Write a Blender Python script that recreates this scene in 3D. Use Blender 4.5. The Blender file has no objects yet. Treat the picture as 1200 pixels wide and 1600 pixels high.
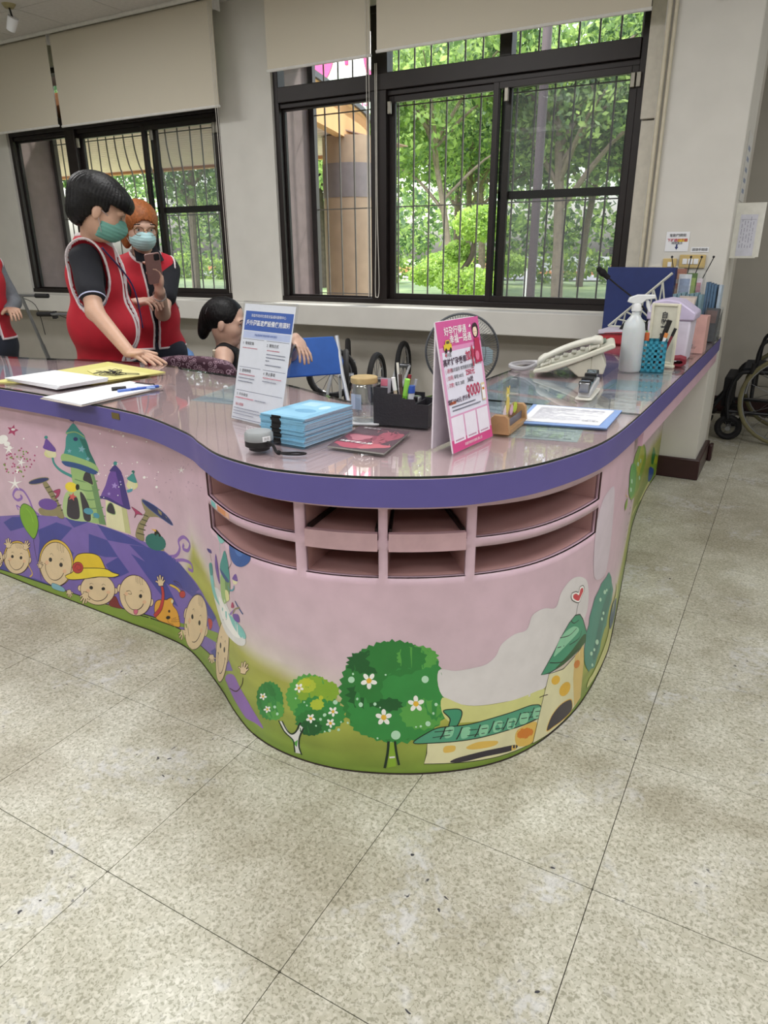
import bpy, bmesh, math, random
import numpy as np
from mathutils import Vector, Matrix
R_=random.Random(7)
SC=bpy.context.scene; COLL=SC.collection
# ---------------------------------------------------------------- camera
CAMH=1.22
def _cam():
    cd=bpy.data.cameras.new('camera'); cam=bpy.data.objects.new('camera',cd); COLL.objects.link(cam)
    yaw,pitch,roll=-0.513618562,0.356000559,-0.00512853952
    f=Vector((math.sin(yaw)*math.cos(pitch),math.cos(yaw)*math.cos(pitch),-math.sin(pitch)))
    r=Vector((math.cos(yaw),-math.sin(yaw),0)); u=r.cross(f)
    r2=r*math.cos(roll)+u*math.sin(roll); u2=-r*math.sin(roll)+u*math.cos(roll)
    M=Matrix((( r2.x,u2.x,-f.x,0),(r2.y,u2.y,-f.y,0),(r2.z,u2.z,-f.z,CAMH),(0,0,0,1)))
    cam.matrix_world=M
    cd.sensor_fit='VERTICAL'; cd.sensor_height=36.0; cd.lens=1093.45*36/1600
    cd.clip_start=.02; cd.clip_end=400
    SC.camera=cam
_cam()
# ---------------------------------------------------------------- sky, sun, lights, exposure
SC.view_settings.view_transform='Standard'; SC.view_settings.look='None'
SC.view_settings.gamma=1.0; SC.view_settings.use_curve_mapping=False
SC.view_settings.exposure=0.14
W=bpy.data.worlds.new('sky'); SC.world=W; W.use_nodes=True
nt=W.node_tree; nt.nodes.clear()
_o=nt.nodes.new('ShaderNodeOutputWorld'); _b=nt.nodes.new('ShaderNodeBackground'); _s=nt.nodes.new('ShaderNodeTexSky')
_s.sky_type='NISHITA'; _s.sun_elevation=math.radians(62); _s.sun_rotation=math.radians(200); _s.sun_disc=False
_s.air_density=1.4; _s.dust_density=4.0; _s.ozone_density=1.0
_h=nt.nodes.new('ShaderNodeHueSaturation'); _h.inputs['Saturation'].default_value=.45
nt.links.new(_s.outputs[0],_h.inputs['Color']); nt.links.new(_h.outputs[0],_b.inputs[0]); nt.links.new(_b.outputs[0],_o.inputs[0])
_b.inputs[1].default_value=.75
_sl=bpy.data.lights.new('sun','SUN'); _sl.energy=4.2; _sl.angle=math.radians(3); _sl.color=(1,.95,.86)
_so=bpy.data.objects.new('sun',_sl); COLL.objects.link(_so); _so.rotation_euler=(math.radians(-33),math.radians(22),0)
LAMPS=[(-4.4,2.5,26),(-2.2,2.5,26),(-4.2,.3,24),(-2.1,.3,24),(.1,.7,24),(2.0,.7,24),(-3.2,-1.6,28),(-.9,-1.6,28),(1.4,-1.6,28),(.9,2.5,24),(1.2,5.2,12)]
for i,(x,y,e) in enumerate(LAMPS):
    l=bpy.data.lights.new('ceiling_tube_light','AREA'); l.shape='RECTANGLE'; l.size=1.2; l.size_y=.5; l.energy=e; l.color=(1,.99,.98)
    o=bpy.data.objects.new('ceiling_tube_light',l); COLL.objects.link(o); o.location=(x,y,2.765 if y<5 else 2.7)
SC.cycles.max_bounces=10; SC.cycles.transparent_max_bounces=24; SC.cycles.glossy_bounces=4; SC.cycles.caustics_reflective=False; SC.cycles.caustics_refractive=False
# ---------------------------------------------------------------- helpers
def lin(c):
    if isinstance(c,str):
        c=c.lstrip('#'); c=[int(c[i:i+2],16)/255 for i in (0,2,4)]
    return tuple(((v/12.92) if v<=.04045 else ((v+.055)/1.055)**2.4) for v in c[:3])
_mats={}
def mat(name,col,rough=.5,metal=0,noise=.06,scale=30,spec=.5,bump=0,trans=0,coat=0,alpha=1,emit=0,sub=0):
    if name in _mats: return _mats[name]
    m=bpy.data.materials.new(name); m.use_nodes=True; t=m.node_tree; n=t.nodes; b=n['Principled BSDF']
    c=lin(col); b.inputs['Roughness'].default_value=rough; b.inputs['Metallic'].default_value=metal
    b.inputs['Specular IOR Level'].default_value=spec
    if trans: b.inputs['Transmission Weight'].default_value=trans
    if coat: b.inputs['Coat Weight'].default_value=coat; b.inputs['Coat Roughness'].default_value=.08
    if alpha<1: b.inputs['Alpha'].default_value=alpha
    if sub: b.inputs['Subsurface Weight'].default_value=sub; b.inputs['Subsurface Radius'].default_value=(.01,.004,.002)
    if emit: b.inputs['Emission Color'].default_value=(*c,1); b.inputs['Emission Strength'].default_value=emit
    g=n.new('ShaderNodeNewGeometry'); x=n.new('ShaderNodeTexNoise'); x.inputs['Scale'].default_value=scale; x.inputs['Detail'].default_value=3
    t.links.new(g.outputs['Position'],x.inputs['Vector'])
    r=n.new('ShaderNodeMapRange'); r.inputs['From Min'].default_value=.3; r.inputs['From Max'].default_value=.7
    r.inputs['To Min'].default_value=1-noise; r.inputs['To Max'].default_value=1+noise
    t.links.new(x.outputs['Fac'],r.inputs['Value'])
    v=n.new('ShaderNodeVectorMath'); v.operation='SCALE'; v.inputs[0].default_value=c; t.links.new(r.outputs[0],v.inputs['Scale'])
    t.links.new(v.outputs[0],b.inputs['Base Color'])
    if bump:
        bp=n.new('ShaderNodeBump'); bp.inputs['Strength'].default_value=bump; bp.inputs['Distance'].default_value=.004
        t.links.new(x.outputs['Fac'],bp.inputs['Height']); t.links.new(bp.outputs[0],b.inputs['Normal'])
    _mats[name]=m; return m
def mat_glass(name,tint=(1,1,1),refl=1.45,rough=.0,haze=0,hazecol=(.6,.6,.6),boost=1.0):
    """thin clear sheet: transparent with Fresnel gloss and optional even film"""
    if name in _mats: return _mats[name]
    m=bpy.data.materials.new(name); m.use_nodes=True; t=m.node_tree; n=t.nodes; n.clear()
    o=n.new('ShaderNodeOutputMaterial'); tr=n.new('ShaderNodeBsdfTransparent'); tr.inputs[0].default_value=(*tint,1)
    gl=n.new('ShaderNodeBsdfGlossy'); gl.inputs['Roughness'].default_value=rough; lw=n.new('ShaderNodeLayerWeight'); lw.inputs['Blend'].default_value=.5
    f0=((refl-1)/(refl+1))**2*boost*1.6; pw=n.new('ShaderNodeMath'); pw.operation='POWER'; pw.inputs[1].default_value=5; t.links.new(lw.outputs['Facing'],pw.inputs[0])
    fr=n.new('ShaderNodeMath'); fr.operation='MULTIPLY_ADD'; t.links.new(pw.outputs[0],fr.inputs[0]); fr.inputs[1].default_value=1-f0; fr.inputs[2].default_value=f0; fr.use_clamp=True
    mx=n.new('ShaderNodeMixShader'); t.links.new(fr.outputs[0],mx.inputs[0]); t.links.new(tr.outputs[0],mx.inputs[1]); t.links.new(gl.outputs[0],mx.inputs[2])
    last=mx
    if haze:
        d=n.new('ShaderNodeBsdfDiffuse'); d.inputs[0].default_value=(*hazecol,1); m2=n.new('ShaderNodeMixShader'); m2.inputs[0].default_value=haze
        t.links.new(mx.outputs[0],m2.inputs[1]); t.links.new(d.outputs[0],m2.inputs[2]); last=m2
    t.links.new(last.outputs[0],o.inputs[0]); _mats[name]=m; return m
def mat_vcol(name,rough=.5,noise=.06,scale=60,spec=.5,coat=0):
    m=mat(name,'#ffffff',rough,0,noise,scale,spec,coat=coat); t=m.node_tree
    v=[n for n in t.nodes if n.type=='VECT_MATH'][0]; a=t.nodes.new('ShaderNodeVertexColor'); a.layer_name='Col'
    t.links.new(a.outputs['Color'],v.inputs[0]); return m
class B:
    def __init__(s): s.v=[];s.f=[];s.m=[];s.T=Matrix.Identity(4);s.mi=0
    def at(s,x=0,y=0,z=0,rz=0,rx=0,ry=0):
        s.T=Matrix.Translation((x,y,z))@Matrix.Rotation(rz,4,'Z')@Matrix.Rotation(ry,4,'Y')@Matrix.Rotation(rx,4,'X'); return s
    def add(s,vs,fs,mi=None):
        k=len(s.v); T=s.T
        s.v+= [tuple(T@Vector(p)) for p in vs]; s.f+=[tuple(k+i for i in f) for f in fs]; s.m+=[s.mi if mi is None else mi]*len(fs); return s
    def box(s,x0,x1,y0,y1,z0,z1,mi=None):
        v=[(x,y,z) for z in (z0,z1) for y in (y0,y1) for x in (x0,x1)]
        return s.add(v,[(0,2,3,1),(4,5,7,6),(0,1,5,4),(1,3,7,5),(3,2,6,7),(2,0,4,6)],mi)
    def cbox(s,x,y,z,a,b,c,mi=None): return s.box(x-a/2,x+a/2,y-b/2,y+b/2,z-c/2,z+c/2,mi)
    def prism(s,pts,z0,z1,mi=None,axis='z'):
        n=len(pts); 
        ar=sum(pts[i][0]*pts[(i+1)%n][1]-pts[(i+1)%n][0]*pts[i][1] for i in range(n))
        if ar<0: pts=pts[::-1]
        f=(lambda p,z:(p[0],p[1],z)) if axis=='z' else ((lambda p,z:(p[0],-z,p[1])) if axis=='y' else (lambda p,z:(z,p[0],p[1])))
        v=[f(p,z0) for p in pts]+[f(p,z1) for p in pts]
        return s.add(v,[tuple(range(n-1,-1,-1)),tuple(range(n,2*n))]+[(i,(i+1)%n,n+(i+1)%n,n+i) for i in range(n)],mi)
    def lathe(s,prof,n=24,mi=None,ax='z',cap=True):
        v=[];f=[];m=len(prof)
        for (r,z) in prof:
            for i in range(n):
                a=2*math.pi*i/n; c,d=r*math.cos(a),r*math.sin(a)
                v.append((c,d,z) if ax=='z' else ((c,z,d) if ax=='y' else (z,c,d)))
        for j in range(m-1):
            for i in range(n):
                q=(j*n+i,j*n+(i+1)%n,(j+1)*n+(i+1)%n,(j+1)*n+i); f.append(q if ax!='y' else q[::-1])
        if cap:
            if prof[0][0]>1e-6: f.append(tuple(range(n-1,-1,-1)) if ax!='y' else tuple(range(n)))
            if prof[-1][0]>1e-6: 
                q=tuple((m-1)*n+i for i in range(n)); f.append(q if ax!='y' else q[::-1])
        return s.add(v,f,mi)
    def tube(s,path,r,n=8,mi=None,closed=False,sm=0):
        P=[Vector(p) for p in path]
        if sm: P=[Vector(q) for q in crv(path,sm,closed)]
        N=len(P); v=[];f=[]; up=None
        for i in range(N):
            a=P[i-1] if (i>0 or closed) else P[i]; b=P[(i+1)%N] if (i<N-1 or closed) else P[i]
            t=(b-a).normalized() if (b-a).length>1e-9 else Vector((0,0,1))
            if up is None: up=Vector((0,0,1)) if abs(t.z)<.9 else Vector((1,0,0))
            x=t.cross(up); 
            if x.length<1e-4: x=t.cross(Vector((0,1,.3)))
            x.normalize(); y=x.cross(t); up=y
            rr=r[i*len(r)//N] if isinstance(r,(list,tuple)) else r
            for k in range(n):
                q=2*math.pi*k/n; v.append(tuple(P[i]+x*rr*math.cos(q)+y*rr*math.sin(q)))
        for i in range(N if closed else N-1):
            for k in range(n):
                j=(i+1)%N; f.append((i*n+k,i*n+(k+1)%n,j*n+(k+1)%n,j*n+k))
        if not closed: f+= [tuple(range(n-1,-1,-1)),tuple((N-1)*n+k for k in range(n))]
        return s.add(v,f,mi)
    def bar(s,a,b,r,n=8,mi=None): return s.tube([a,b],r,n,mi)
    def sphere(s,x,y,z,rx,ry=None,rz=None,n=16,m=10,mi=None):
        ry=ry or rx; rz=rz or rx
        pr=[(math.sin(math.pi*j/m),-math.cos(math.pi*j/m)) for j in range(m+1)]
        v=[];f=[]
        for (r,q) in pr:
            for i in range(n):
                a=2*math.pi*i/n; v.append((x+rx*r*math.cos(a),y+ry*r*math.sin(a),z+rz*q))
        for j in range(m):
            for i in range(n): f.append((j*n+i,j*n+(i+1)%n,(j+1)*n+(i+1)%n,(j+1)*n+i))
        return s.add(v,f,mi)
    def rbox(s,x0,x1,y0,y1,z0,z1,r,mi=None,seg=4):
        """box with rounded vertical edges"""
        pts=[]
        for cx,cy,a0 in ((x1-r,y1-r,0),(x0+r,y1-r,90),(x0+r,y0+r,180),(x1-r,y0+r,270)):
            for k in range(seg+1):
                a=math.radians(a0+90*k/seg); pts.append((cx+r*math.cos(a),cy+r*math.sin(a)))
        return s.prism(pts,z0,z1,mi)
    def mesh(s,name,mats,smooth=False,ang=40):
        me=bpy.data.meshes.new(name); me.from_pydata(s.v,[],s.f)
        for m in (mats if isinstance(mats,(list,tuple)) else [mats]): me.materials.append(m)
        if len(me.materials)>1: me.polygons.foreach_set('material_index',s.m)
        if smooth:
            me.polygons.foreach_set('use_smooth',[True]*len(me.polygons)); me.set_sharp_from_angle(angle=math.radians(ang))
        me.update(); return me
    def obj(s,name,mats,parent=None,smooth=False,bev=0,ang=40,seg=2):
        o=bpy.data.objects.new(name,s.mesh(name,mats,smooth or bev>0,ang)); COLL.objects.link(o)
        if parent: o.parent=parent
        if bev:
            b=o.modifiers.new('bevel','BEVEL'); b.width=bev; b.segments=seg; b.limit_method='ANGLE'; b.angle_limit=math.radians(40)
        return o
def crv(P,n=8,closed=False):
    P=np.array(P,float); N=len(P)
    if N<3: return P
    g=(lambda i:P[i%N]) if closed else (lambda i:P[min(max(i,0),N-1)])
    t=np.linspace(0,1,n,endpoint=False)[:,None]; out=[]
    for i in range(N if closed else N-1):
        a,b,c,d=g(i-1),g(i),g(i+1),g(i+2)
        out.append(.5*((2*b)+(c-a)*t+(2*a-5*b+4*c-d)*t*t+(3*b-a-3*c+d)*t**3))
    if not closed: out.append(P[-1:])
    return np.vstack(out)
def resamp(P,step):
    d=np.r_[0,np.cumsum(np.linalg.norm(np.diff(P,axis=0),axis=1))]; n=int(round(d[-1]/step)); q=np.linspace(0,d[-1],n+1)
    return np.c_[np.interp(q,d,P[:,0]),np.interp(q,d,P[:,1])],q
def thing(name,label,cat,loc=(0,0,0),rz=0,group=None):
    o=bpy.data.objects.new(name,None); COLL.objects.link(o); o.location=loc; o.rotation_euler=(0,0,rz); o.empty_display_size=.05
    o['label']=label; o['category']=cat
    if group: o['group']=group
    return o
def tag(o,label,cat,group=None,loc=None,rz=0):
    o['label']=label; o['category']=cat
    if group: o['group']=group
    if loc: o.location=loc; o.rotation_euler=(0,0,rz)
    return o
def struct(o): o['kind']='structure'; return o
def sroot(name):
    o=bpy.data.objects.new(name,None); COLL.objects.link(o); o['kind']='structure'; return o
def dup(root,loc,rz=0,label=None,group=None):
    def cp(o,par):
        c=o.copy(); COLL.objects.link(c)
        if par: c.parent=par
        for ch in list(o.children): cp(ch,c)
        return c
    r=cp(root,None); r.location=loc; r.rotation_euler=(0,0,rz)
    if label: r['label']=label
    if group: r['group']=group
    return r
_fonts={}
def text(name,s,size,mat_,parent,M,align='CENTER',sx=1.0,bold=0,ext=0):
    """flat lettering laid on a surface; M is the 4x4 placing the text's XY plane"""
    c=bpy.data.curves.new('lettering','FONT'); c.body=s; c.size=size; c.align_x=align; c.align_y='CENTER'; c.resolution_u=2; c.offset=bold
    t=bpy.data.objects.new('lettering',c); COLL.objects.link(t); dg=bpy.context.evaluated_depsgraph_get()
    me=bpy.data.meshes.new_from_object(t.evaluated_get(dg)); bpy.data.objects.remove(t); bpy.data.curves.remove(c)
    me.name=name; me.transform(M@Matrix.Diagonal((sx,1,1,1))); me.materials.clear(); me.materials.append(mat_)
    o=bpy.data.objects.new(name,me); COLL.objects.link(o); o.parent=parent; return o
def plane_M(o,x,y): # origin, x axis dir, y axis dir
    x=Vector(x).normalized(); y=Vector(y).normalized(); z=x.cross(y); o=Vector(o)
    return Matrix(((x.x,y.x,z.x,o.x),(x.y,y.y,z.y,o.y),(x.z,y.z,z.z,o.z),(0,0,0,1)))
class Print:
    """flat print: coloured shapes in sheet coordinates, joined in one mesh with a colour attribute"""
    def __init__(s): s.v=[];s.f=[];s.c=[];s.k=0
    def poly(s,pts,col,h=None):
        s.k+=1; h=s.k*.00003 if h is None else h; k=len(s.v)
        s.v+=[(p[0],p[1],h) for p in pts]; s.f.append(tuple(range(k,k+len(pts)))); s.c.append(lin(col)); return s
    def rect(s,x0,y0,x1,y1,col): return s.poly([(x0,y0),(x1,y0),(x1,y1),(x0,y1)],col)
    def ell(s,x,y,rx,ry,col,n=14,rot=0):
        r=math.radians(rot); return s.poly([(x+rx*math.cos(a)*math.cos(r)-ry*math.sin(a)*math.sin(r),y+rx*math.cos(a)*math.sin(r)+ry*math.sin(a)*math.cos(r)) for a in [2*math.pi*i/n for i in range(n)]],col)
    def line(s,x0,y0,x1,y1,w,col):
        d=Vector((x1-x0,y1-y0)); d=Vector((-d.y,d.x)).normalized()*w/2
        return s.poly([(x0+d.x,y0+d.y),(x0-d.x,y0-d.y),(x1-d.x,y1-d.y),(x1+d.x,y1+d.y)],col)
    def obj(s,name,parent,M,base=.0002):
        bm=bmesh.new(); cl=bm.loops.layers.float_color.new('Col')
        for f,c in zip(s.f,s.c):
            vs=[bm.verts.new(M@Vector((s.v[i][0],s.v[i][1],s.v[i][2]+base))) for i in f]
            try: F=bm.faces.new(vs)
            except Exception: continue
            for l in F.loops: l[cl]=(*c,1)
        bmesh.ops.triangulate(bm,faces=bm.faces[:])
        me=bpy.data.meshes.new(name); bm.to_mesh(me); bm.free(); me.materials.append(mat_vcol('printed_colour',.5,.02)); o=bpy.data.objects.new(name,me); COLL.objects.link(o); o.parent=parent; return o

# ================================================================ STRUCTURE
WALLC=mat('wall_paint','#d0cec8',.75,0,.03,6,spec=.2)
WALLL=mat('shaded_lower_wall','#bdb8af',.75,0,.04,6,spec=.2)  # wall paint made darker: part of the shade below the ledge is coloured in
EXTC=mat('exterior_mauve_render','#8d7f7f',.9,0,.08,14)
TRIMW=mat('white_trim','#d9d8d4',.45)
FRAME=mat('dark_bronze_frame','#1d1615',.45,.2,.1,20)
BASEB=mat('maroon_base','#33191b',.35,0,.1,12)
def floor_mat():
    m=bpy.data.materials.new('speckled_vinyl_tile'); m.use_nodes=True; t=m.node_tree; n=t.nodes; b=n['Principled BSDF']
    g=n.new('ShaderNodeNewGeometry')
    def noise(sc,det=2,dist=0,rough=.5):
        x=n.new('ShaderNodeTexNoise'); x.inputs['Scale'].default_value=sc; x.inputs['Detail'].default_value=det; x.inputs['Distortion'].default_value=dist; x.inputs['Roughness'].default_value=rough
        t.links.new(mp.outputs[0],x.inputs['Vector']); return x
    mp=n.new('ShaderNodeMapping'); t.links.new(g.outputs['Position'],mp.inputs['Vector'])
    def ramp(src,a,b_,c0,c1):
        r=n.new('ShaderNodeValToRGB'); r.color_ramp.elements[0].position=a; r.color_ramp.elements[1].position=b_
        r.color_ramp.elements[0].color=(*lin(c0),1); r.color_ramp.elements[1].color=(*lin(c1),1); t.links.new(src,r.inputs[0]); return r
    def mix(f,a,b_,mode='MIX'):
        x=n.new('ShaderNodeMix'); x.data_type='RGBA'; x.blend_type=mode
        if isinstance(f,float): x.inputs[0].default_value=f
        else: t.links.new(f,x.inputs[0])
        t.links.new(a,x.inputs[6]); t.links.new(b_,x.inputs[7]); return x.outputs[2]
    sp=noise(150,1,.8); sp2=noise(88,1.5,.5); big=noise(1.6,4,.5,.6); big2=noise(3.6,5,.8,.65); fine=noise(45,3,.3); blot=noise(6,4,.3,.6)
    r1=ramp(sp.outputs['Fac'],.535,.60,'#cfcec3','#8d8d7d')
    r2=ramp(sp2.outputs['Fac'],.50,.62,'#b9b8aa','#dedcd2')
    c=mix(.48,r1.outputs[0],r2.outputs[0])
    r3=ramp(big.outputs['Fac'],.40,.60,'#b4ac98','#f8f8f4'); c=mix(.5,c,r3.outputs[0],'MULTIPLY')
    r5=ramp(blot.outputs['Fac'],.42,.62,'#d0ccbe','#ffffff'); c=mix(.45,c,r5.outputs[0],'MULTIPLY')
    def col(h): q=n.new('ShaderNodeRGB'); q.outputs[0].default_value=(*lin(h),1); return q.outputs[0]
    def mul(a_,b2): q=n.new('ShaderNodeMath'); q.operation='MULTIPLY'; t.links.new(a_,q.inputs[0]); (t.links.new(b2,q.inputs[1]) if not isinstance(b2,float) else setattr(q.inputs[1],'default_value',b2)); return q.outputs[0]
    r4=ramp(big2.outputs['Fac'],.555,.64,'#000000','#ffffff'); rf=ramp(fine.outputs['Fac'],.42,.56,'#202020','#ffffff')
    c=mix(mul(mul(r4.outputs[0],rf.outputs[0]),.42),c,col('#d0d2d8'))
    ch=noise(55,1,.4); rc=ramp(ch.outputs['Fac'],.715,.735,'#000000','#ffffff'); r6=ramp(big2.outputs['Fac'],.56,.60,'#000000','#ffffff')
    c=mix(mul(rc.outputs[0],r6.outputs[0]),c,col('#3b3b40'))
    t.links.new(c,b.inputs['Base Color'])
    rr=n.new('ShaderNodeMapRange'); rr.inputs['To Min'].default_value=.28; rr.inputs['To Max'].default_value=.55; t.links.new(big.outputs['Fac'],rr.inputs['Value']); t.links.new(rr.outputs[0],b.inputs['Roughness'])
    b.inputs['Specular IOR Level'].default_value=.35
    bp=n.new('ShaderNodeBump'); bp.inputs['Strength'].default_value=.15; bp.inputs['Distance'].default_value=.001; t.links.new(sp.outputs['Fac'],bp.inputs['Height']); t.links.new(bp.outputs[0],b.inputs['Normal'])
    return m
FLM=floor_mat(); GROUT=mat('dark_floor_joint','#3a342c',.8)
fl=struct(B().box(-8,3.6,-3.6,6.25,-.12,-.004).obj('floor',[GROUT]))
T=.4505
tme=None
b_=B(); g_=.0009; h_=T/2-g_; b_.rbox(-h_,h_,-h_,h_,-.006,0,.002,seg=1); tme=b_.mesh('floor_tile',[FLM])
for i in range(-6,8):
    for j in range(-1,13):
        x=-1.0596+T*(i+.5); y=.6861+T*(j+.5)
        if x>2.0 or y>6.2: continue
        if y>2.2 and x<-1.2: continue
        o=bpy.data.objects.new('floor_tile',tme); COLL.objects.link(o); o.parent=fl; o.location=(x,y,0)
# the part of the same floor that lies behind the counter, the camera and to the sides
b_=B()
xa=-1.0596-6*T; xb=-1.0596+6*T+.0
b_.box(-8,xa-.001,-3.6,6.2,-.006,0).box(xa,3.6,-3.6,.6861-T-.001,-.006,0).box(-1.0596+7*T,3.6,.6861-T,6.25,-.006,0).box(xa,-1.0596-0*T-.001,.6861+4*T,6.2,-.006,0)
b_.obj('floor_covering',[FLM],fl)
# ceiling
CEIL=mat('ceiling_board','#cfccc9',.85,0,.05,40)
ce=struct(B().box(-8,3.6,-3.6,4.5,2.806,2.9).obj('ceiling',[mat('ceiling_joint','#6f6a66',.9)]))
cm=B().box(-.298,.298,-.298,.298,2.797,2.806).mesh('ceiling_panel',[CEIL])
for i in range(13):
    for j in range(13):
        o=bpy.data.objects.new('ceiling_panel',cm); COLL.objects.link(o); o.parent=ce; o.location=(-7.6+.6*i if False else -7.7+.6*i,4.2-.3-.6*j+.15,0)
B().box(.1,3.6,-3.6,4.5,2.797,2.806).obj('ceiling_covering',[CEIL],ce)
struct(B().box(-.9,3.6,4.5,6.3,2.75,2.85).obj('trim_5',[CEIL]))
# window wall
Z1,Z2=.885,2.62
wx=[(-8,-6.2),(-3.785,-3.312),(-.868,-.77)]
b=B()
for a,c in wx: b.box(a,c,4.35,4.47,.875,2.8)
for a,c in ((-6.2,-3.785),(-3.312,-.868)): b.box(a,c,4.35,4.47,Z2,2.8).box(a,c,4.35,4.47,.8,Z1)
struct(b.obj('wall_back',[WALLC]))
struct(B().box(-8,-.5,4.42,4.5,-.01,.875).obj('wall_back_lower',[WALLL]))
b=B()
for a,c in ((-9,-6.2),(-3.785,-3.312)): b.box(a,c,4.47,4.82,-.3,3.2)
for a,c in ((-6.2,-3.785),(-3.312,-.868)): b.box(a,c,4.5,4.82,-.3,Z1).box(a,c,4.47,4.82,Z2,3.2)
struct(b.obj('wall_exterior',[EXTC]))
struct(B().box(-8,-.77,4.2,4.42,.735,.875).obj('trim_1',[WALLC],bev=.006))
# column at the right end of the windows
struct(B().box(-.77,-.335,4.165,4.66,0,2.8).obj('wall_pillar',[WALLC],bev=.006))
bb=B().prism([(-.56,4.142),(-.308,4.142),(-.308,4.66),(-.335,4.66),(-.335,4.165),(-.56,4.165)],0,.118)
struct(bb.obj('baseboard_pillar',[BASEB],bev=.006))
struct(B().box(-.308,-.285,4.6,4.68,0,.10).obj('baseboard_end_cap',[BASEB],bev=.006))
# far space right of the column
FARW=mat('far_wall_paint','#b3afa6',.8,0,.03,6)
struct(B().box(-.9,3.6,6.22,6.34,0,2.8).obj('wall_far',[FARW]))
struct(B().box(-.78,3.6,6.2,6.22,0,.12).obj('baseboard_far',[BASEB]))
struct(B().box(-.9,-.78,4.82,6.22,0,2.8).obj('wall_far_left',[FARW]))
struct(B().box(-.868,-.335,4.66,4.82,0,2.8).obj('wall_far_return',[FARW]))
struct(B().box(3.6,3.72,-3.6,6.3,0,2.8).obj('wall_right',[WALLC]))
struct(B().box(-8.12,-8,-3.6,4.5,0,2.8).obj('wall_left',[WALLC]))
struct(B().box(-8,3.6,-3.72,-3.6,0,2.8).obj('wall_front',[WALLC]))
# low curb at far left under the ledge
# conduits and trunking beside the right window
CON=mat('painted_conduit','#d2cdbf',.5)
struct(B().box(-.862,-.775,4.31,4.35,.875,1.86).box(-.868,-.772,4.305,4.35,1.868,2.8).obj('trim_2',[CON],bev=.004))
PIPE=mat('yellowed_pipe','#c4bda8',.5)
tag(B().bar((-.752,4.150,.875),(-.752,4.150,2.8),.011,10).obj('conduit_pipe',[PIPE],smooth=True),'yellowed vertical conduit pipe nearest the right window','pipe')
c2=B().bar((-.722,4.152,.875),(-.722,4.152,2.8),.009,10).obj('conduit_pipe',[PIPE],smooth=True); tag(c2,'thinner vertical conduit pipe on the pillar edge, right of its thicker neighbour','pipe')
tag(B().box(-.722,-.53,4.153,4.165,1.13,1.142).obj('cable_trunking',[CON]),'short horizontal cable trunking running to the switch plate','trunking')
# ---- windows
def pane_mat(): return mat_glass('window_glass',(.97,.98,.97),1.06)
SCR=mat_glass('insect_screen',(.82,.82,.84),1.01,haze=.16,hazecol=(.4,.4,.42))
RUB=mat('black_gasket','#0b0a0b',.6)
def window(name,x0,x1,p0,p1,m0,m1,topz):
    w=sroot(name); Y0,Y1=4.372,4.452; F=FRAME
    def fb(nm,a,b_,c,d,y0=Y0,y1=Y1,mt=F): return B().box(a,b_,y0,y1,c,d).obj(nm,[mt],w,bev=.003)
    fb('frame_sill',x0,x1,.885,.918,4.36); fb('frame_head',x0,x1,topz-.04,topz)
    fb('frame_jamb',x0,x0+.04,.918,topz-.04); fb('frame_jamb',x1-.045,x1,.918,topz-.04)
    fb('frame_transom',x0+.04,x1-.045,2.165,2.258,4.36); fb('frame_transom_lip',x0+.04,x1-.045,2.135,2.165,4.385)
    fb('frame_post',p0,p1,.918,2.165,4.358); fb('frame_post',p0,p1,2.258,topz-.04)
    fb('frame_mullion',m0+.028,m1-.005,2.258,topz-.04)
    # sashes
    for (a,c,yy) in ((x0+.04,p0,4.41),(p1,m1,4.40),(m0,x1-.045,4.375)):
        s=B()
        k=.012 if yy==4.41 else .036
        s.box(a,a+k,yy,yy+.03,.918,2.135).box(c-k,c,yy,yy+.03,.918,2.135).box(a+k,c-k,yy,yy+.03,.918,.918+k).box(a+k,c-k,yy,yy+.03,2.135-k,2.135)
        o=s.obj('sash',[F],w,bev=.002)
        B().box(a+k,c-k,yy+.013,yy+.017,.918+k,2.135-k).obj('pane',[pane_mat()],o)
        g=B(); q=.006; g.box(a+k,a+k+q,yy+.004,yy+.026,.93,2.12).box(c-k-q,c-k,yy+.004,yy+.026,.93,2.12).obj('gasket',[RUB],o)
    for (a,c) in ((x0+.04,p0),(p1,m0+.028),(m1-.005,x1-.045)):
        B().box(a,c,4.41,4.414,2.258,topz-.04).obj('pane',[pane_mat()],w)
    # insect screens: right sash (with a mid rail) and left light
    s=B(); a,c=m0+.036,x1-.06; s.box(a,c,4.43,4.445,1.515,1.56).box(a,a+.02,4.43,4.445,.93,2.13).box(c-.02,c,4.43,4.445,.93,2.13)
    o=s.obj('screen_frame',[RUB],w); B().box(a+.02,c-.02,4.437,4.438,.93,2.13).obj('screen_mesh',[SCR],o)
    for (xx,yy) in ((p1+.02,4.36),(m1-.02,4.36),(x1-.07,4.356),(x1-.04,4.356)):
        B().box(xx-.012,xx+.012,yy,yy+.018,2.03,2.10).obj('latch',[mat('dull_metal','#8e8a80',.4,.7)],w,bev=.003)
    return w
window('window_1',-6.2,-3.785,-5.46,-5.34,-4.60,-4.47,2.62)
window('window_2',-3.312,-.868,-2.545,-2.43,-1.725,-1.62,2.62)
BAR=mat('grey_security_bar','#77736f',.5,.3)
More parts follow.
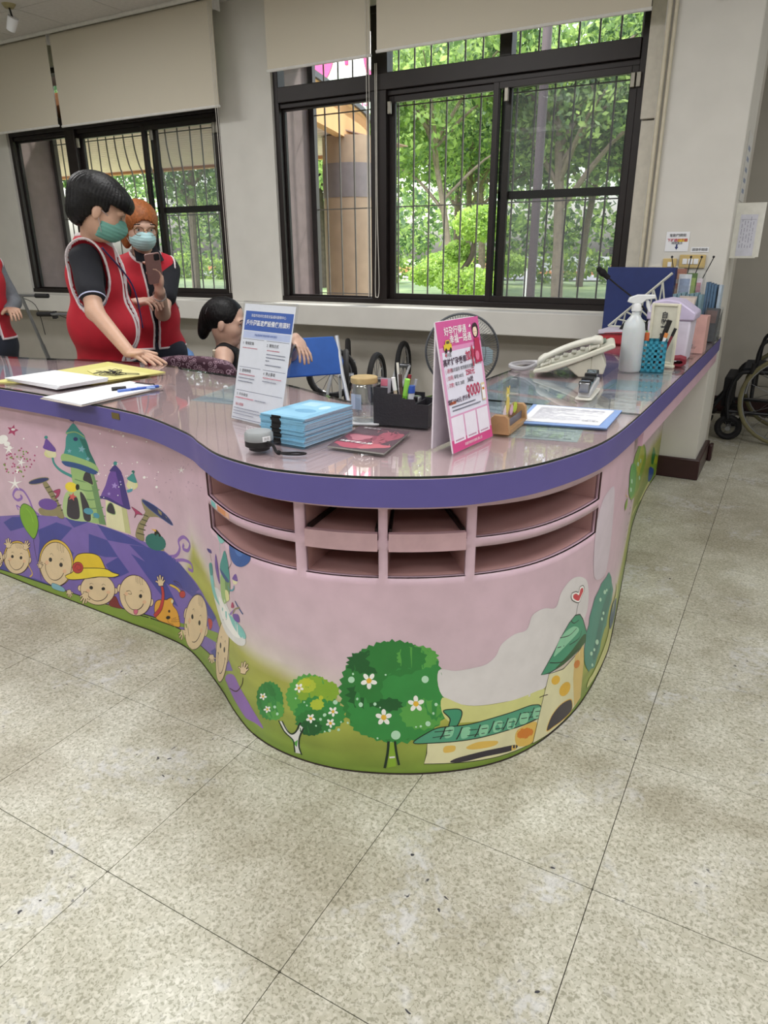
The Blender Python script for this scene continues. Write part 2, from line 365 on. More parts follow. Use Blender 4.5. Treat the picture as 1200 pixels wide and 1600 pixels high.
def grille(x0,x1,label,bulge):
    g=thing('window_grille',label,'window bars',(x0,4.80,.9)); n=int((x1-x0-.1)/.121)
    B().box(.0,.045,-.02,.02,0,1.8).obj('edge_frame',[mat('grille_frame','#4a4647',.5,.3)],g)
    for i in range(n):
        x=.13+i*.121; b=B()
        if bulge and 5<=i<=12:
            sh=.05*math.sin((i-4)/9*3.14)
            b.tube([(x-sh,0,1.8),(x-sh,0,1.25),(x-sh*.3,0,1.05),(x+sh*.8,0,.85),(x+sh*.8,0,0)],.006,6,sm=4)
        else: b.bar((x,0,0),(x,0,1.8),.006,6)
        b.obj('bar',[BAR],g,smooth=True)
    for z in (.02,.62,1.25,1.75): B().box(.04,x1-x0,-.009,-.004,z-.004,z+.004).obj('crossbar',[BAR],g)
grille(-6.2,-3.785,'grey metal security bars outside the left window, middle ones bent',1)
grille(-3.312,-.868,'grey metal security bars outside the wide centre window',0)
# ---- roller blinds
def blind_mat():
    m=bpy.data.materials.new('blind_fabric'); m.use_nodes=True; t=m.node_tree; n=t.nodes; b=n['Principled BSDF']
    g=n.new('ShaderNodeNewGeometry'); w=n.new('ShaderNodeTexWave'); w.inputs['Scale'].default_value=260; w.bands_direction='Z'; w.inputs['Distortion'].default_value=2
    t.links.new(g.outputs['Position'],w.inputs['Vector']); r=n.new('ShaderNodeValToRGB'); r.color_ramp.elements[0].color=(*lin('#d0c9b8'),1); r.color_ramp.elements[1].color=(*lin('#dcd5c4'),1)
    t.links.new(w.outputs['Fac'],r.inputs[0]); t.links.new(r.outputs[0],b.inputs['Base Color']); b.inputs['Roughness'].default_value=.8
    tr=n.new('ShaderNodeBsdfTranslucent'); t.links.new(r.outputs[0],tr.inputs[0]); mx=n.new('ShaderNodeMixShader'); mx.inputs[0].default_value=.12
    o=n['Material Output']; t.links.new(b.outputs[0],mx.inputs[1]); t.links.new(tr.outputs[0],mx.inputs[2]); t.links.new(mx.outputs[0],o.inputs[0]); return m
BLM=blind_mat(); CH=mat('bead_chain','#c9c5bc',.4)
def blind(x0,x1,zb,label,chain=1):
    w=x1-x0; t=thing('roller_blind',label,'blind',((x0+x1)/2,4.215,2.79),group='roller blinds above the windows')
    B().bar((-w/2,0,-.04),(w/2,0,-.04),.034,16).obj('roller',[BLM],t,smooth=True)
    B().box(-w/2+.004,w/2-.004,-.036,-.033,zb-2.79,-.04).obj('fabric',[BLM],t)
    B().bar((-w/2,-.034,zb-2.79),(w/2,-.034,zb-2.79),.009,8).obj('bottom_bar',[TRIMW],t,smooth=True)
    for s in (-1,1): B().cbox(s*(w/2+.003),0,-.035,.004,.07,.09).obj('bracket',[TRIMW],t)
    if chain:
        for dx in (-.012,.006): B().bar((w/2+dx-.012,-.05,-.04),(w/2+dx-.012,-.05,-1.85),.0022,5).obj('pull_chain',[CH],t)
    return t
blind(-6.16,-5.285,2.165,'beige roller blind, leftmost, cut by the left picture edge',0)
blind(-5.245,-3.625,2.155,'wide beige roller blind over the left window, right of the gap')
blind(-3.205,-2.432,2.313,'narrow beige roller blind over the left light of the centre window')
blind(-2.395,-.842,2.327,'wide beige roller blind over the right part of the centre window',0)
struct(B().bar((-8,4.175,2.79),(-.77,4.175,2.79),.016,10).obj('trim_3',[TRIMW],smooth=True))

# ================================================================ COUNTER
PANEL=[(-3.5,1.50),(-3.1,1.50),(-2.65,1.487),(-2.371,1.472),(-2.107,1.463),(-1.849,1.452),(-1.70,1.446),(-1.531,1.420),(-1.321,1.318),(-1.177,1.234),(-1.067,1.184),(-.946,1.166),(-.818,1.18),(-.695,1.225),(-.584,1.289),(-.483,1.377),(-.414,1.480),(-.365,1.625),(-.340,1.786),(-.336,2.0),(-.352,2.2),(-.43,2.8),(-.495,3.3),(-.528,3.8),(-.53,4.165)]
TOP=[(-3.5,1.452),(-3.1,1.45),(-2.65,1.442),(-2.30,1.434),(-2.07,1.424),(-1.747,1.392),(-1.521,1.352),(-1.292,1.266),(-1.195,1.21),(-1.076,1.148),(-.944,1.118),(-.862,1.120),(-.762,1.141),(-.666,1.178),(-.552,1.247),(-.475,1.33),(-.412,1.433),(-.356,1.595),(-.331,1.745),(-.32,2.013),(-.315,2.426),(-.306,3.25),(-.301,3.845),(-.301,4.140)]
INNER=[(-.87,4.140),(-.875,3.6),(-.89,3.0),(-.907,2.49),(-.925,2.15),(-.975,1.92),(-1.05,1.81),(-1.14,1.80),(-1.30,1.87),(-1.506,1.95),(-1.764,1.995),(-2.0,2.03),(-2.22,2.075),(-2.55,2.04),(-2.97,1.93),(-3.5,1.93)]
PC,PS=resamp(crv(PANEL,24),.01)
TC,TS=resamp(crv(TOP,24),.015)
IC,_=resamp(crv(INNER,10),.03)
GT=.7934; LT=.7856; BT=.726
PN=np.gradient(PC,axis=0); PN=np.c_[PN[:,1],-PN[:,0]]/np.linalg.norm(PN,axis=1)[:,None]   # outward normal
TN=np.gradient(TC,axis=0); TN=np.c_[TN[:,1],-TN[:,0]]/np.linalg.norm(TN,axis=1)[:,None]
def pp(s,z,off=0):
    x=np.interp(s,PS,PC[:,0]); y=np.interp(s,PS,PC[:,1]); nx=np.interp(s,PS,PN[:,0]); ny=np.interp(s,PS,PN[:,1]); return (x+nx*off,y+ny*off,z)
PURPLE=mat('violet_laminate_edge','#585092',.38,0,.04,10)
PINKL=mat('pink_laminate','#d3b9bd',.3,0,.03,8)
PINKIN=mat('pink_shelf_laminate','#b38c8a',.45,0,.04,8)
DARKL=mat('dark_board_edge','#2a1d1c',.6)
ctr=thing('reception_counter','curved pink reception counter with violet edge and painted cartoon mural','counter',(0,0,0))
bm=bmesh.new()
out=[tuple(p) for p in TC]+[tuple(p) for p in IC]
def slab(name,outline,z0,z1,mats,side=0,parent=ctr):
    bm=bmesh.new(); top=[bm.verts.new((x,y,z1)) for x,y in outline]; bot=[bm.verts.new((x,y,z0)) for x,y in outline]; n=len(top)
    ft=bm.faces.new(top); fb=bm.faces.new(bot[::-1]); sides=[bm.faces.new((bot[i],bot[(i+1)%n],top[(i+1)%n],top[i])) for i in range(n)]
    for f in sides: f.material_index=side
    bmesh.ops.recalc_face_normals(bm,faces=bm.faces[:]); bmesh.ops.triangulate(bm,faces=[ft,fb])
    me=bpy.data.meshes.new(name); bm.to_mesh(me); bm.free()
    for m in mats: me.materials.append(m)
    o=bpy.data.objects.new(name,me); COLL.objects.link(o); o.parent=parent; return o
inset=[tuple(p) for p in TC-TN*.004]+[tuple(p) for p in IC]
slab('counter_top',inset,.745,LT,[PINKL])
b=B()
n=len(TC)
for (za,zb,o1,o0) in ((BT,LT+.0005,0,-.0038),):
    v=[];f=[]
    for i in range(n):
        for (o_,z) in ((0,za),(0,zb),(-.0038,zb),(-.0038,za)): v.append((TC[i,0]+TN[i,0]*o_,TC[i,1]+TN[i,1]*o_,z))
    for i in range(n-1):
        for k in range(4): a=i*4+k; c=i*4+(k+1)%4; f.append((a,a+4,c+4,c))
    b.add(v,f)
b.obj('edge_band',[PURPLE],ctr,smooth=True,ang=60)
# soffit strip under the band
v=[];f=[]
for i in range(n):
    for (o_,z) in ((-.004,BT),(-.004,BT+.019),(-.09,BT+.019),(-.09,BT)): v.append((TC[i,0]+TN[i,0]*o_,TC[i,1]+TN[i,1]*o_,z))
for i in range(n-1):
    for k in range(4): a=i*4+k; c=i*4+(k+1)%4; f.append((a,a+4,c+4,c))
B().add(v,f).obj('edge_batten',[PINKL],ctr,smooth=True,ang=60)
GLS=mat_glass('counter_glass',(.985,.99,.99),1.5,.012); GLE=mat('glass_cut_edge','#12211d',.2)
k=int(np.argmin(np.abs(TC[:,1]-2.03)+(TC[:,0]<-.6)*9)); ki=int(np.argmin(np.abs(IC[:,1]-2.03)+(IC[:,0]<-.99)*9))
gi=TC-TN*.001
slab('glass_sheet',[tuple(p) for p in gi[:k+1]]+[tuple(p) for p in IC[ki:]],LT+.0022,GT,[GLS,GLE],1)
slab('glass_sheet',[tuple(p) for p in gi[k:]]+[tuple(p) for p in IC[:ki+1]],LT+.0022,GT,[GLS,GLE],1)
# ---- front panel with shelf openings
OP=[(2.297,2.674),(2.698,2.868),(2.888,3.063),(3.084,3.518)]
ZR=[(.540,.608),(.631,.703)]
PAL=dict(vio='#7763ae',nvy='#454895',nvy2='#2b3468',lil='#8d68b4',lil2='#a58cd0',grs='#7f9a3c',blk='#1d1b1c',blk2='#35303a',tan='#8f8560',tdk='#4a4a30',blu='#4a6aa8',blu2='#2f4f86',blu3='#4f93a8',bl4='#2f569c',bl5='#4a72b8',mgn='#a83a66',mg2='#b04a7a',mg3='#d06a86',pur='#6b4a9c',pur2='#43347c',tea='#3f8f8c',tea2='#2b6d66',gr1='#98b878',gr2='#6b8f60',gr3='#a9c08a',gr4='#7a9a4a',cre='#dcd8b0',cre2='#bcbd8a',yel='#e6cf3c',yel2='#d8d79a',yel3='#b8c234',yhr='#d9b64a',yhd='#e0c02c',lbl='#7fb0c0',cor='#d05a5a',wht='#efeeec',wh2='#dcdcdc',wh3='#b4dcc0',gol='#e2b43a',pk2='#a88aa0',brn='#3d2420',skn='#dcc5a0',chk='#dfb592',red='#b83a3a',dred='#7c2a2c',gld='#dba03c',grb='#79a832',grl='#8cbc42',dgr='#27562c',aqu='#7cc0bc',dgn='#142a1c',cld='#d6d2d4',cl2='#cfc2cf',gcr='#cfd08a',grn='#3f9270',gre2='#4f9a7c',gre3='#8ac8a4',och='#dcb85c',och2='#d8bc74',org='#cf7c2c',hrt='#c8404a',tg0='#1c5a2c',tg1='#2c7a38',tg2='#348a42',tg3='#55a048',tg4='#86ac34',tg5='#b0c23c',tq1='#3f8a7a',tq2='#2f7468',tq3='#3a5a78')
def mural_mat():
    m=mat_vcol('mural_film',.34,.05,18,spec=.45); return m
MUR=mural_mat()
ZG=[(0,.045),(1.7,.05),(1.95,.2),(2.1,.42),(2.3,.33),(2.45,.26),(2.6,.25),(2.75,.21),(3.0,.2),(3.17,.185),(3.32,.175),(3.53,.17),(3.7,.2),(4.6,.22),(6.2,.25)]
def vnoise(x,y,sd):
    xi,yi=np.floor(x),np.floor(y); fx,fy=x-xi,y-yi; fx=fx*fx*(3-2*fx); fy=fy*fy*(3-2*fy)
    h=lambda a,b_: np.modf(np.abs(np.sin(a*127.1+b_*311.7+sd)*43758.5))[0]
    return (h(xi,yi)*(1-fx)+h(xi+1,yi)*fx)*(1-fy)+(h(xi,yi+1)*(1-fx)+h(xi+1,yi+1)*fx)*fy
def base_col(s,z):
    zg=np.interp(s,[a for a,_ in ZG],[c for _,c in ZG])
    L=lambda c:np.array(lin(c))
    top,mid,cream,ga,gb=L('#c8a8b8'),L('#cfb9c5'),L('#d2cabf'),L('#b2b254'),L('#74913a')
    t=np.clip((z-zg)/(.74-zg),0,1); c=mid*(1-t**.8)+top*t**.8
    w=np.clip(1-(z-zg)/.12,0,1)**1.5*(z>zg); c=c*(1-w)+cream*w
    q=(vnoise(s*9,z*7,1)-.5)*.10; c=c*(1+q)+np.array([.03,.0,.02])*(vnoise(s*3,z*5,4)-.5)
    g=np.clip((zg-z)/max(zg,.05),0,1); gc=ga*(1-g)+gb*g; gc=gc*(1+(vnoise(s*7,z*90,2)-.5)*.35)
    k=np.clip((zg+.03-z)/.05,0,1); c=c*(1-k)+gc*k
    return np.clip(c,0,1)
def panel():
    sb=sorted(set([0,float(PS[-1])]+[x for o in OP for x in o]+[round(x,3) for x in np.arange(0,PS[-1],.02)]))
    sb=[s for i,s in enumerate(sb) if i==0 or s-sb[i-1]>.0015]
    zb=sorted(set([.0,.004,.008]+[round(.02*i,3) for i in range(1,37)]+[BT]+[z for r in ZR for z in r])); zb=[z for i,z in enumerate(zb) if i==0 or z-zb[i-1]>.0015]
    V=[];C=[];F=[]
    for s in sb:
        for z in zb:
            V.append(pp(s,z)); C.append(base_col(s,z))
    m=len(zb)
    def inhole(s,z): return any(a<s<c for a,c in OP) and any(a<z<c for a,c in ZR)
    for i in range(len(sb)-1):
        for j in range(m-1):
            if inhole((sb[i]+sb[i+1])/2,(zb[j]+zb[j+1])/2): continue
            F.append((i*m+j,(i+1)*m+j,(i+1)*m+j+1,i*m+j+1))
    me=bpy.data.meshes.new('front_panel'); me.from_pydata(V,[],F); ca=me.color_attributes.new('Col','FLOAT_COLOR','POINT')
    ca.data.foreach_set('color',np.c_[np.array(C),np.ones(len(C))].astype(np.float32).ravel()); me.materials.append(MUR); me.polygons.foreach_set('use_smooth',[True]*len(F)); me.update()
    o=bpy.data.objects.new('front_panel',me); COLL.objects.link(o); o.parent=ctr
    so=o.modifiers.new('solid','SOLIDIFY'); so.thickness=.012; so.offset=-1 if False else -1
    return o
PAN=panel()
def strip(name,s0,s1,z0,z1,d0,d1,mats,par,step=.02):
    """board following the curve between depths d0..d1 behind the panel face"""
    ss=np.linspace(s0,s1,max(2,int((s1-s0)/step)+1)); v=[];f=[]
    for s in ss:
        for (d,z) in ((-d0,z0),(-d0,z1),(-d1,z1),(-d1,z0)): v.append(pp(s,z,d))
    for i in range(len(ss)-1):
        for k in range(4): a=i*4+k; c=i*4+(k+1)%4; f.append((a,c,c+4,a+4))
    f+= [(0,3,2,1),tuple((len(ss)-1)*4+k for k in (0,1,2,3))]
    return B().add(v,f).obj(name,mats,par,smooth=True,ang=50)
D=.22
for i,(a,c) in enumerate(OP):
    strip('shelf_board',a-.01,c+.01,.528,.540,.013,D,[PINKIN],ctr)
    strip('shelf_board',a-.01,c+.01,.703,.712,.013,D,[PINKIN],ctr)
    strip('shelf_back',a-.01,c+.01,.53,.712,D-.006,D,[PINKIN],ctr)
    strip('shelf_board',a+.001,c-.001,.610,.630,.013,D,[PINKIN],ctr)
    for s in (a-.009,c): strip('shelf_side',s,s+.009,.53,.71,.013,D,[PINKIN],ctr,.1)
for i in (1,2):
    a,c=OP[i]
    strip('tray_front',a+.002,c-.002,.604,.646,-.003,.010,[mat('pink_tray_front','#c2a0a8',.35)],ctr)
    tr=strip('sliding_tray',a+.008,c-.008,.632,.640,.012,D-.02,[PINKIN],ctr)
    for s in (a+.003,c-.009):
        strip('drawer_rail',s,s+.006,.640,.652,.012,D-.03,[mat('steel_rail','#3b3634',.35,.8)],ctr,.1)
for (x,z) in ((3.512,.675),(3.512,.65)):
    q=pp(x,z,-.09); B().sphere(*q,.003).obj('peg_hole',[DARKL],ctr)
# thin dark joints around the openings
JT=mat('dark_joint','#4d3436',.7)
for (a,c) in OP:
    for (z0,z1) in ZR:
        strip('opening_edge',a,c,z0-.0008,z0,-.0003,.004,[JT],ctr)
        if (a,c) in (OP[0],OP[3]): strip('opening_edge',(a if a<2.5 else c)-.0006,(a if a<2.5 else c)+.0006,z0,z1,-.0004,.004,[JT],ctr,.1)
# colour snippets of the mural print on the left rail
for s0,s1,cl in ((2.325,2.36,'#6fb8b8'),(2.363,2.366,'#eeeeee'),(2.375,2.43,'#cf8a5c'),(2.43,2.45,'#d8a890')):
    strip('rail_print',s0,s1,.612,.627,-.0006,.002,[mat('rail_'+cl[1:],cl,.4)],ctr)
